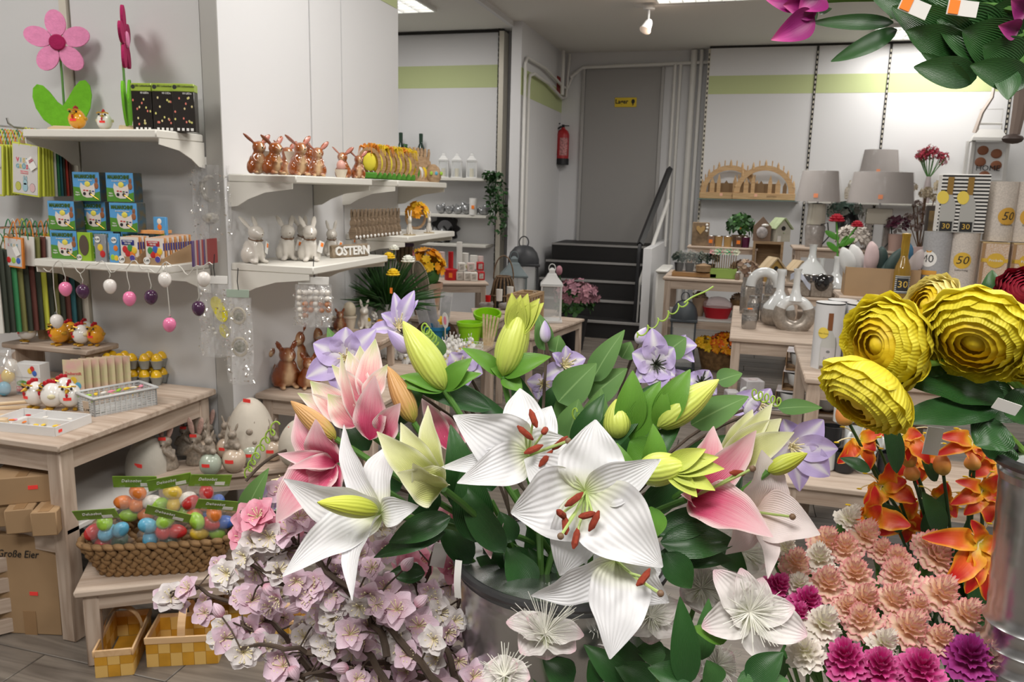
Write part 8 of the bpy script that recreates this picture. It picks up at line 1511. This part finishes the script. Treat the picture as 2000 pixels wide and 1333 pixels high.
for b, e, w, d in (((1155, 745), (1220, 645), 52, 1.0), ((1090, 785), (1165, 710), 74, .98), ((1150, 780), (1225, 720), 62, 1.0), ((1110, 860), (1130, 780), 66, .97), ((1150, 850), (1175, 760), 60, .98), ((1350, 830), (1462, 775), 62, .94), ((1520, 798), (1606, 797), 34, .95), ((475, 1012), (525, 915), 44, .95), ((1065, 685), (1050, 610), 42, 1.04), ((1085, 690), (1092, 655), 40, 1.04), ((1215, 700), (1232, 668), 40, 1.02), ((1300, 690), (1340, 660), 56, 1.03), ((1400, 745), (1450, 730), 40, .98), ((860, 700), (835, 645), 40, 1.02), ((665, 700), (640, 640), 30, 1.0), ((1110, 820), (1100, 760), 50, 1.0)): blade(t, o, A(b, d), A(e, d), w, G_CL, cw(rnd.uniform(-.3, .3), .5, 1), bow=.08, cup=.2, a=.62)
GT = mat('tendril_green', (.30, .46, .06), .5)
def tendril(p0, p1, d, turns, r): a_, b_ = at(*p0, d), at(*p1, d+.02); n = turns*12; part(t, 'tendril', B().tube([a_+(b_-a_)*k/n+CU*(r*math.sin(2*PI*k/12))+CR*(r*math.cos(2*PI*k/12))*.7-o for k in range(n+1)], .0011, 5), GT)
tendril((1240, 660), (1340, 590), 1.0, 5, .004); tendril((1335, 592), (1392, 560), 1.0, 1, .001); tendril((828, 640), (850, 668), .98, 5, .006); tendril((1470, 770), (1530, 790), .96, 5, .006); tendril((540, 830), (500, 890), .98, 4, .006); tendril((500, 890), (480, 930), .98, 3, .005); tendril((1120, 805), (1150, 835), .95, 3, .006)
for p0, p1 in (((1068, 680), (1060, 820)), ((1260, 700), (1180, 830)), ((560, 880), (480, 940)), ((1400, 830), (1480, 800)), ((690, 720), (800, 760))): part(t, 'vine', B().tube(bez(at(*p0, 1.0)-o, at(*p1, .98)-o, CU*.012), .002, 6), BARK)
# ---- cherry blossom
def blossom(n, r, seed):
    g = random.Random(seed); b = B()
    for ring, (k, rr, up) in enumerate(((n, r, .35), (max(3, n-2), r*.72, .75))):
        for j in range(k):
            a = 2*PI*j/k+ring*.6+g.uniform(-.15, .15); q = petal((0, 0, 0), (rr*math.cos(a), rr*math.sin(a), rr*up*g.uniform(.5, 1.2)), rr*.95, Vector((0, 0, 1)), .12, .3, -.1, .16, .95, .5, 4, 5); b.add(q.v, q.f, q.uv)
    return b.mesh('blossom', 180)
def sta(r):
    b = B()
    for j in range(9): a = j*2.4; b.tube([(0, 0, 0), (r*.5*math.cos(a), r*.5*math.sin(a), r*.5)], [.0006, .0005], 4).ell((r*.5*math.cos(a), r*.5*math.sin(a), r*.5), .0011, 5, 3)
    return b.mesh('stamens', 180)
BLO = []
for k in range(6): m = blossom(5+k % 2, .0175+.002*(k % 3), k); m.materials.append((CHER, CHER2, CHER, CHER2, CHER, CHER3)[k]); BLO.append(m)
SM = sta(.0165); SM.materials.append(STAM); BUDC = pod((0, 0, 0), (0, 0, .02), .014, 3, .1, n=8, m=6).mesh('bud', 180); BUDC.materials.append(CHER)
CB = at(720, 1420, 1.08); pail('dark bucket hidden behind the cherry branches', CB+Vector((0, .03, .0)), .11, .25, .09)
BR = [((760, 1340), (700, 1250), (640, 1180), (560, 1130), (440, 1093)), ((780, 1340), (660, 1290), (560, 1260), (470, 1268)), ((820, 1340), (800, 1240), (760, 1170), (700, 1100), (690, 1040)), ((830, 1340), (845, 1290), (890, 1245), (900, 1170)), ((700, 1340), (600, 1310), (550, 1230), (500, 1190), (390, 1150), (345, 1148)), ((760, 1280), (720, 1200), (640, 1110), (560, 1050), (470, 1000)), ((860, 1340), (780, 1300), (690, 1300), (540, 1330)), ((690, 1230), (640, 1090), (580, 1030), (540, 1000)), ((800, 1260), (830, 1150), (850, 1070)), ((640, 1340), (560, 1300), (480, 1220), (430, 1210)), ((860, 1340), (760, 1230), (700, 1160), (600, 1080), (520, 1060)), ((900, 1340), (860, 1260), (800, 1130)), ((740, 1340), (640, 1240), (600, 1160), (480, 1130))]
WH = ('first', 'second', 'third', 'fourth', 'fifth', 'sixth', 'seventh', 'eighth', 'ninth', 'tenth', 'eleventh', 'twelfth', 'thirteenth'); g = random.Random(77)
DSC = ('ending in a bare knob at the upper left', 'reaching low to the left edge', 'rising straight behind the left white lily', 'rising beside the galvanised bucket', 'reaching farthest left over the bench', 'climbing to deep pink flowers near the paper egg', 'lying along the bottom edge', 'in the shade behind the left white lily', 'just left of the bucket rim', 'drooping at the lower left', 'crossing the middle of the mass', 'at the lower right beside the bucket', 'spreading low at the left of the mass')
for i, pl_ in enumerate(BR):
    t, o = root('cherry_branch', 'pink cherry blossom branch %s' % DSC[i], 'branch', CB, 'cherry blossom branches'); d0 = .9+.035*(i % 5); pts = [at(x, y, d0+.02*math.sin(k+i)) for k, (x, y) in enumerate(pl_)]; fine = []
    for a, c in zip(pts, pts[1:]):
        for s in range(5): fine.append(a+(c-a)*s/5+Vector((g.uniform(-.004, .004), g.uniform(-.004, .004), g.uniform(-.004, .004))))
    fine.append(pts[-1]); part(t, 'twig', B().tube([q-o for q in fine], [.0046-.0028*k/len(fine) for k in range(len(fine))], 6), BARK); nf = len(fine)
    for k in range(2, nf):
        for rep in range(2 if k % 3 else 1):
            if k > 3 and g.random() < .22: continue
            q = fine[k]; e = q+cw(g.uniform(-1, 1), g.uniform(-.8, 1), g.uniform(-.9, .5))*.036; deep = i == 5 and k > nf*.72 or i == 8 and k % 5 == 0
            if g.random() < .14: dv = (e-q).normalized(); part(t, 'flower_bud', BUDC, None, e-o, dv.to_track_quat('Z', 'Y').to_euler())
            else:
                n = (cw(g.uniform(-.7, .7), g.uniform(-.4, .8), 1)).normalized(); bl = part(t, 'blossom', BLO[5] if deep else BLO[g.randrange(5)], None, e-o, n.to_track_quat('Z', 'Y').to_euler(), g.uniform(.8, 1.15)); part(bl, 'stamens', SM)
            part(t, 'twig', B().tube([q-o, (q+e)/2-o+Vector((0, 0, .004)), e-o], .0012, 4), BARK)
# ---- carnations
def carn(seed):
    g = random.Random(seed); b = B()
    for k in range(6):
        R = 1-.15*k; ph = g.uniform(0, 6); n1, n2 = g.choice((7, 8, 9)), g.choice((17, 19, 23))
        b.sheet(lambda u, v, k=k, R=R, ph=ph, n1=n1, n2=n2: ((lambda th, r: (r*math.cos(th), r*math.sin(th), .13*k+.13*(k+1)*v**1.5+v*v*(.09*math.sin(n1*th+ph+1)+.05*math.sin(n2*1.3*th))-(.2 if k < 2 else 0)*v*v))(2*PI*u, R*(.1+.9*v)*(1+v*(.11*math.sin(n1*2*PI*u+ph)+.06*math.sin(n2*2*PI*u))))), 66, 5)
    return b.mesh('carnation', 180)
CR0 = [carn(1), carn(2)]; CMAT = {'p': ramp_mat('carnation_peach', [(0, (.88, .52, .28)), (.6, (.92, .72, .54)), (.84, (.92, .68, .55)), (1, (.86, .34, .38))], rough=.7, trans=.25), 'w': ramp_mat('carnation_cream', [(0, (.72, .70, .42)), (.5, (.84, .80, .68)), (1, (.86, .80, .74))], rough=.7, trans=.15), 'm': ramp_mat('carnation_magenta', [(0, (.36, .0, .10)), (.7, (.58, .02, .22)), (1, (.72, .16, .40))], rough=.7, trans=.12), 'v': ramp_mat('carnation_violet', [(0, (.26, .0, .10)), (.7, (.36, .02, .20)), (1, (.46, .06, .34))], rough=.7, trans=.12)}
CM = {}
for c in CMAT:
    for j in (0, 1): me = CR0[j].copy(); me.materials.append(CMAT[c]); CM[c, j] = me
CN = {'p': 'peach', 'w': 'cream white', 'm': 'magenta', 'v': 'violet'}; KB = at(1760, 1480, 1.0); pail('galvanised bucket below the carnations', KB+Vector((0, 0, -.02)), .12, .25, .1)
CZ = {}
for k, (x, y, r, c) in enumerate(((1686, 1054, 36, 'p'), (1605, 1064, 36, 'p'), (1651, 1080, 36, 'p'), (1722, 1082, 28, 'p'), (1553, 1108, 34, 'p'), (1600, 1098, 34, 'w'), (1613, 1150, 40, 'p'), (1671, 1130, 40, 'p'), (1757, 1130, 40, 'p'), (1812, 1070, 34, 'p'), (1824, 1098, 38, 'p'), (1752, 1100, 36, 'p'), (1680, 1176, 38, 'p'), (1738, 1180, 38, 'p'), (1829, 1166, 44, 'p'), (1878, 1208, 40, 'p'), (1688, 1222, 42, 'p'), (1767, 1236, 46, 'p'), (1830, 1254, 34, 'p'), (1602, 1226, 42, 'w'), (1574, 1280, 40, 'w'), (1560, 1150, 32, 'w'), (1514, 1150, 30, 'm'), (1572, 1180, 36, 'm'), (1655, 1296, 48, 'm'), (1717, 1310, 46, 'm'), (1796, 1314, 50, 'm'), (1891, 1292, 52, 'v'), (1941, 1290, 46, 'p'), (1655, 1020, 30, 'w'), (1720, 1262, 34, 'w'), (1552, 1205, 28, 'm'), (1650, 1190, 30, 'p'), (1790, 1190, 30, 'p'), (1530, 1075, 26, 'w'))):
    d = .97-.16*(y-1020)/300; C = at(x, y, d); t, o = root('carnation', '%s carnation %s' % (CN[c], 'in the %s %s part of the bed' % (('left', 'centre-left', 'centre', 'centre-right', 'right')[min(4, (x-1500)//90)], ('far', 'upper', 'middle', 'lower', 'nearest')[min(4, (y-1010)//62)])), 'flower', KB+Vector((rnd.uniform(-.08, .08), rnd.uniform(-.06, .06), -.05)), 'carnations in the right bucket'); CZ.setdefault(t['label'], []).append((x, t)); n = (cw(rnd.uniform(-.45, .45), 1.0, rnd.uniform(.5, .9))).normalized(); s = r*d/FPX*.93
    part(t, 'flower_head', CM[c, k % 2], None, C-o, (n.to_track_quat('Z', 'Y').to_matrix() @ Matrix.Rotation(k, 3, 'Z')).to_euler(), s); part(t, 'calyx', B().tube([C-o-n*s*1.5, C-o-n*s*.9, C-o-n*s*.1], [.003, .0065, .011], 10), STG); part(t, 'stem', B().tube(bez(C-o-n*s*1.5, Vector(), -n*.05), .0024, 6), STG)
for q in CZ.values():
    for j, (_, t) in enumerate(sorted(q, key=lambda v: v[0])):
        if len(q) > 1: t['label'] += ', %s from the left there' % ORD[j]
# ---- gloriosa
GB = at(1880, 1420, 1.1)
def gloriosa(label, c, d, tips):
    C = A(c, d); t, o = root('flame_lily', label, 'flower', GB+Vector((rnd.uniform(-.06, .06), .05, 0)), 'flame lilies')
    for q in tips: blade(t, o, C, at(q[0], q[1], d-.015), q[2]*1.3, GLO, cw(rnd.uniform(-.3, .3), .4, 1), 'petal', bow=.14, cup=.3, curl=-.06, ruf=.22, a=.8, e=.6)
    for k in range(6): a = 2*PI*k/6+.3; e = C+(CR*math.cos(a)+CU*math.sin(a)*.6)*.034+cw(0, .2, .4)*.02; f = part(t, 'filament', B().tube(bez(C-o, e-o, CU*.008, 5), .0009, 5), STAM); part(f, 'anther', B().ell(tuple(e-o), (.0035, .0012, .0012), 6, 4), YFL)
    part(t, 'stem', B().tube(bez(C-o, Vector(), Vector((0, .03, .05))), .0022, 6), LEAFD)
gloriosa('large flame lily at the right, petals drooping', (1912, 1060), .92, [(1806, 1050, 34), (1852, 1142, 40), (1890, 1160, 34), (1930, 1174, 40), (1970, 1146, 40), (1966, 1078, 30), (1900, 1018, 26)])
gloriosa('flame lily below the yellow flower', (1761, 850), 1.0, [(1738, 895, 30), (1818, 905, 36), (1800, 850, 24), (1725, 850, 22), (1775, 900, 24)]); gloriosa('flame lily at the top left of its cluster', (1678, 860), 1.02, [(1638, 905, 26), (1726, 842, 20), (1655, 900, 20), (1710, 880, 26), (1700, 920, 26)])
gloriosa('flame lily under the dark leaves at the right', (1900, 864), .98, [(1838, 852, 26), (1830, 888, 22), (1930, 895, 26), (1905, 910, 30), (1950, 870, 24)]); gloriosa('flame lily beside the right bucket', (1918, 958), .96, [(1860, 984, 26), (1886, 1006, 28), (1933, 1024, 30), (1956, 980, 26), (1952, 930, 24), (1870, 940, 22)])
gloriosa('flame lily low at the left above the carnations', (1690, 1012), .98, [(1780, 1026, 34), (1711, 952, 30), (1664, 1006, 26), (1720, 990, 30)]); gloriosa('flame lily in the middle of its cluster', (1722, 950), 1.02, [(1690, 985, 34), (1790, 980, 34), (1740, 905, 30), (1770, 940, 30)]); gloriosa('flame lily in the shade of its cluster', (1830, 975), 1.04, [(1800, 1010, 30), (1870, 1010, 30), (1835, 1030, 34), (1850, 945, 28)])
gloriosa('flame lily at the far right below the dark leaves', (1945, 900), 1.0, [(1900, 930, 28), (1925, 955, 26), (1960, 945, 26), (1910, 885, 22)]); gloriosa('flame lily just left of the hanging label', (1790, 880), 1.05, [(1750, 930, 30), (1790, 950, 30), (1830, 930, 30), (1760, 870, 24)]); gloriosa('flame lily lowest, above the peach carnations', (1760, 1010), 1.06, [(1720, 1045, 30), (1770, 1060, 32), (1810, 1035, 30), (1790, 975, 26)])
t, o = root('gloriosa_foliage', 'flame lily buds, leaves and dark wiry stems', 'foliage', GB)
for b, e, w, d in (((1660, 830), (1636, 796), 34, 1.0), ((1778, 915), (1772, 868), 30, 1.0), ((1843, 930), (1838, 880), 32, .98), ((1786, 940), (1776, 905), 30, 1.0), ((1902, 920), (1898, 885), 30, .97), ((1700, 838), (1694, 815), 26, 1.02)): q = A(b, d); part(t, 'flower_bud', pod(q-o, A(e, d)-o, w*d/FPX), ramp_mat('bud_flame', [(0, (.34, .32, .05)), (.5, (.70, .28, .06)), (1, (.72, .24, .08))], rough=.5), ang=180); part(t, 'stem', B().tube(bez(q-o, Vector(), Vector((0, .02, .06))), .002, 6), LEAFD)
for b, e, w, d in (((1752, 925), (1722, 800), 44, .94), ((1700, 920), (1640, 895), 26, .98), ((1840, 1050), (1800, 960), 50, 1.0), ((1800, 1040), (1850, 960), 40, 1.02), ((1920, 1120), (1900, 1230), 70, .98), ((1880, 1110), (1940, 1250), 60, 1.0), ((1830, 940), (1800, 900), 30, 1.0), ((1940, 1010), (1960, 960), 40, 1.0), ((1760, 1040), (1720, 980), 40, 1.03), ((1930, 1200), (1860, 1130), 60, 1.0)): blade(t, o, A(b, d), A(e, d), w, G_DK, cw(.2, .3, 1), bow=.08, cup=.2)
solo('stem_label', 'blank pale label hanging under the yellow flowers', 'tag', B().box((0, 0, 0), (.018, .001, .032)), PAPER, at(1822, 862, .88), (0, .1, .27))
# ---- ranunculus
YRAN = ramp_mat('ranunculus_yellow', [(0, (.62, .62, .06)), (.5, (.84, .70, .03)), (1, (.88, .78, .06))], rough=.55, trans=.2, veins=4); YCOR = ramp_mat('ranunculus_core', [(0, (.70, .46, .01)), (1, (.84, .62, .02))], rough=.55, trans=.12); YPAL = ramp_mat('ranunculus_pale', [(0, (.72, .60, .12)), (1, (.86, .76, .30))], rough=.55, trans=.2)
def patch(R, p0, p1, half, ruf, lift, nu=8, nv=9):
    def fn(u, v):
        q = 2*u-1; ph = p0+(p1-p0)*v; az = q*half*(.45+.55*math.sin(PI*min(1, v*.75+.1))); r = R*(1+ruf*v*v*math.sin(az*11+v*5+R*9)+lift*v); return (r*math.sin(ph)*math.cos(az), r*math.sin(ph)*math.sin(az), R*.2+.12*(1-R)-r*math.cos(ph)*.8)
    return B().sheet(fn, nu, nv)
RP = {}
def ranun(label, c, d, r, ax, m=YRAN, core=YCOR, base=None, rot=0):
    C = A(c, d); s = r*d/FPX; n = cw(*ax).normalized(); t, o = root('ranunculus', label, 'flower', base or RBK, 'yellow ranunculus'); q = n.to_track_quat('Z', 'Y').to_matrix()
    for ring, (R, p1, k, ru, li) in enumerate(((1, 1.5, 6, .06, .16), (.97, 1.7, 6, .05, .1), (.92, 1.9, 6, .05, .05), (.86, 2.05, 6, .04, 0), (.78, 2.2, 6, .03, 0), (.68, 2.35, 5, .03, 0), (.58, 2.5, 5, .02, 0), (.46, 2.6, 4, .02, 0), (.34, 2.7, 4, .02, 0))):
        key = (ring, m.name)
        if key not in RP: me = patch(R, .15, p1, 2*PI/k*.72, ru, li).mesh('petal', 180); me.materials.append(core if ring > 4 else m); RP[key] = me
        for j in range(k): part(t, 'petal', RP[key], None, C-o, (q @ Matrix.Rotation(2*PI*j/k+ring*.55+rot, 3, 'Z')).to_euler(), s*(1+.02*(j % 3)))
    part(t, 'core', B().ell((0, 0, .2), (.26, .26, .28), 12, 8), core, C-o, q.to_euler(), s)
    for j in range(5): a = 2*PI*j/5; b0 = C-n*s*.5; e = b0+(q @ Vector((math.cos(a), math.sin(a), .25)))*s*.55; part(t, 'sepal', petal(b0-o, e-o, s*.34, -n, .1, .2), mat('sepal_green', (.26, .38, .08), .6), ang=180)
    part(t, 'stem', B().tube(bez(C-n*s*.5-o, Vector(), -n*.1+Vector((0, 0, .06))), .0036, 8), mat('stem_ranunculus', (.20, .38, .05), .5))
PC2 = at(2064, 905, .78); RBK = PC2+Vector((.02, .02, -.04)); pail('tall galvanised bucket cut by the right frame edge', PC2, .048, .32, .034)
ranun('yellow ranunculus seen from behind, drooping lowest left', (1694, 768), .78, 82, (-.62, -.62, .12)); ranun('yellow ranunculus facing left in the middle', (1734, 672), .80, 84, (-.85, -.05, .42)); ranun('largest yellow ranunculus at the right, facing down left', (1912, 650), .76, 92, (-.55, -.5, .5)); ranun('pale yellow ranunculus at the top of its bunch', (1822, 602), .84, 58, (-.6, .25, .2), YPAL, YCOR); ranun('small closed yellow ranunculus bud', (1790, 686), .79, 34, (.1, -.1, 1)); ranun('yellow ranunculus cut by the right frame edge', (2006, 690), .76, 52, (-.2, 0, 1))
RED2 = ramp_mat('ranunculus_dark_red', [(0, (.12, .0, .01)), (1, (.30, .01, .03))], rough=.6, trans=.1); ranun('dark red flower at the right frame edge', (1998, 572), .82, 44, (-.3, .3, .8), RED2, RED2)
t, o = root('ranunculus_foliage', 'lobed dark green leaves around the yellow ranunculus', 'foliage', RBK)
for b, e, w, d in (((1960, 770), (1765, 745), 90, .80), ((1950, 800), (1745, 822), 66, .79), ((1960, 830), (1905, 870), 90, .78), ((1940, 760), (1850, 700), 60, .82), ((1930, 610), (1938, 528), 44, .84), ((1935, 620), (1905, 556), 34, .84), ((1965, 640), (1990, 590), 44, .82), ((1870, 760), (1770, 750), 40, .80), ((1980, 760), (2005, 830), 80, .78), ((1900, 740), (1920, 800), 80, .81), ((1990, 720), (1900, 690), 60, .83), ((1960, 860), (1930, 895), 80, .79), ((2000, 800), (1880, 780), 90, .82), ((1830, 712), (1812, 735), 40, .8), ((1820, 640), (1840, 700), 30, .8)): blade(t, o, A(b, d), A(e, d), w, G_DK, cw(-.2, .6, 1), bow=.08, cup=.2, ruf=.1, a=.8, e=.7)
solo('stem_label', 'white barcode label under the ranunculus leaves', 'tag', B().box((0, 0, 0), (.024, .001, .012)), PAPER, at(1966, 795, .76), (.3, .3, .2))
# ---- white passion flowers, low centre
WB = at(1300, 1480, 1.0); pail('galvanised bucket below the white passion flowers', WB, .12, .25, .1)
def passion(label, c, d, tips, ax=(0, .4, 1), R=.022):
    C = A(c, d); t, o = root('passion_flower', label, 'flower', WB+Vector((rnd.uniform(-.07, .07), rnd.uniform(-.05, .05), -.03)), 'white passion flowers'); n = cw(*ax).normalized(); q = n.to_track_quat('Z', 'Y').to_matrix()
    for e in tips: blade(t, o, C, at(e[0], e[1], d-.01), e[2]*1.3, PASS, n, 'petal', bow=.1, cup=.35, curl=-.04, ruf=.12, nu=8, e=.65)
    b = B(); g = random.Random(c[0])
    for k in range(60): a, l = g.uniform(0, 6.28), g.uniform(.5, 1.25); b.tube([C-o, C-o+q @ Vector((R*l*.5*math.cos(a), R*l*.5*math.sin(a), R*.6)), C-o+q @ Vector((R*l*math.cos(a), R*l*math.sin(a), R*(.9+.3*g.random())))], [.0006, .0005, .0003], 4)
    part(t, 'filaments', b, mat('filament_cream', (.84, .83, .76), .6), kind='stuff'); part(t, 'stem', B().tube(bez(C-n*.004-o, Vector(), Vector((0, .03, .03))), .003, 6), STG)
passion('large white and pink passion flower with pointed petals', (1464, 1196), .80, [(1396, 1116, 58), (1372, 1226, 60), (1507, 1297, 66), (1578, 1242, 60), (1553, 1188, 48), (1448, 1112, 46), (1420, 1170, 60), (1490, 1130, 50)], (0, .3, 1), .03)
passion('white passion flower before the bucket', (1064, 1240), .84, [(990, 1215, 50), (1015, 1275, 56), (1070, 1290, 60), (1125, 1270, 56), (1140, 1240, 46), (1030, 1205, 44)], (0, .8, .6), .032); passion('pinkish passion flower under the hanging lily', (1165, 1225), .88, [(1125, 1215, 40), (1150, 1270, 44), (1195, 1260, 44), (1210, 1215, 40), (1170, 1190, 40)], (0, .7, .7)); passion('white passion flower right of the hanging lily', (1270, 1205), .88, [(1225, 1235, 50), (1270, 1260, 50), (1325, 1235, 56), (1330, 1180, 46), (1255, 1160, 46)], (0, .6, .8))
passion('white passion flower cut by the bottom edge', (985, 1322), .80, [(940, 1330, 50), (955, 1300, 50), (1010, 1298, 50), (1035, 1325, 50)], (0, .8, .6)); passion('shaded white passion flower behind the large one', (1370, 1150), .96, [(1330, 1120, 60), (1330, 1170, 60), (1400, 1120, 60), (1370, 1090, 60), (1420, 1160, 50), (1370, 1200, 56)]); passion('shaded white flower below the right lilies', (1450, 1080), 1.0, [(1400, 1070, 60), (1480, 1050, 60), (1430, 1120, 60), (1500, 1100, 60)]); passion('white flower at the lower centre', (1400, 1300), .86, [(1370, 1270, 50), (1365, 1320, 50), (1420, 1330, 50), (1430, 1275, 50)])
t, o = root('passion_foliage', 'pointed green leaves between the white passion flowers', 'foliage', WB)
for b, e, w, d in (((1340, 1340), (1328, 1166), 60, .80), ((1370, 1290), (1384, 1170), 44, .84), ((1420, 1250), (1350, 1225), 36, .8), ((1350, 1330), (1265, 1305), 56, .8), ((1460, 1330), (1530, 1275), 60, .78), ((1440, 1330), (1540, 1330), 50, .78), ((1230, 1340), (1140, 1260), 56, .84), ((1240, 1330), (1210, 1240), 60, .88), ((1120, 1333), (1060, 1290), 60, .86), ((1300, 1280), (1240, 1270), 50, .88), ((1400, 1340), (1380, 1290), 50, .82), ((1180, 1330), (1150, 1290), 60, .85), ((1520, 1333), (1500, 1250), 50, .86), ((1310, 1330), (1290, 1260), 60, .9), ((1560, 1300), (1500, 1250), 40, .9), ((1280, 1340), (1200, 1300), 60, .84), ((1090, 1340), (1030, 1300), 50, .88)): blade(t, o, A(b, d), A(e, d), w, G_DK if w > 52 else G_BR if w < 40 else ramp_mat('leaf_mid_green', [(0, (.04, .13, .03)), (1, (.07, .2, .05))], rough=.5, veins=5), cw(0, .5, 1), bow=.06, cup=.25, a=.7)
# ---- peony spray hanging in from the top right
PEO = ramp_mat('peony_magenta', [(0, (.20, .0, .10)), (.6, (.28, .01, .16)), (.85, (.52, .05, .28)), (1, (.70, .16, .36))], rough=.5, streak=.3, trans=.15); TB = at(2080, 40, .8)
t, o = root('peony_spray', 'magenta peony spray with large leaves reaching in from the top right', 'flower', TB)
for b, e, w, m in (((1590, 30), (1506, 78), 58, PEO), ((1570, -10), (1490, -6), 60, PEO), ((1600, 5), (1530, 10), 60, PEO), ((1600, -20), (1560, 20), 70, PEO), ((1990, 60), (1950, 50), 40, PEO), ((2010, 20), (1975, 0), 60, PEO)): blade(t, o, at(*b, .80), at(*e, .79), w, m, cw(-.2, -.5, 1), 'petal', bow=.12, cup=.5)
for b, e, w in (((1745, 44), (1584, 44), 30), ((1752, 58), (1623, 120), 36), ((1915, 112), (1742, 14), 88), ((1908, 150), (1785, 131), 60), ((1895, 165), (1800, 104), 30), ((2010, 160), (1895, 128), 62), ((1960, 130), (1968, 195), 50), ((1890, 110), (1770, 60), 70), ((1960, 90), (1830, 40), 110), ((1990, 110), (1880, 60), 100), ((1960, 60), (1850, 0), 110), ((2000, 140), (1920, 90), 90), ((1850, 60), (1700, -10), 60), ((1940, 20), (1800, -20), 110), ((2000, 60), (1930, 20), 90), ((1600, 25), (1625, 17), 12), ((1590, 10), (1592, 46), 10)): blade(t, o, at(*b, .82), at(*e, .80), w, G_DK, cw(rnd.uniform(-.3, .2), -.3, 1), bow=.06, cup=.2, a=.85, e=.7)
for q in ((1590, 0), (1740, 30), (1900, 140), (1960, 180)): part(t, 'stem', B().tube(bez(at(*q, .82)-o, Vector(), CU*.02), .004, 7), STG)
for x, y, a in ((1786, 14, .35), (1880, 16, .1)): g_ = part(t, 'price_tag', B().box((0, 0, 0), (.03, .001, .015)), PAPER, at(x, y, .785)-o, (0, a, .27)); part(g_, 'price_sticker', B().box((-.009, -.001, 0), (.01, .001, .013)), ORTAG)
t = thing('wall_figure', 'dark hanging figure with boots at the right edge of the wall', 'figurine', at(1993, 200, 2.2), (0, 0, .2)); part(t, 'leg', B().tube([(0, 0, .1), (.0, 0, -.02), (-.004, 0, -.09)], [.022, .018, .014], 8), mat('figure_taupe', (.16, .12, .10), .7)); part(t, 'boot', B().ell((-.012, -.01, -.1), (.03, .02, .014), 10, 6), mat('boot_dark', (.05, .035, .03), .5)); part(t, 'coat', B().lathe([(.04, .06), (.03, .14), (0, .15)], 10), FER); part(t, 'cord', B().tube([(0, 0, .14), (0, 0, .6)], .002, 5), CORD)
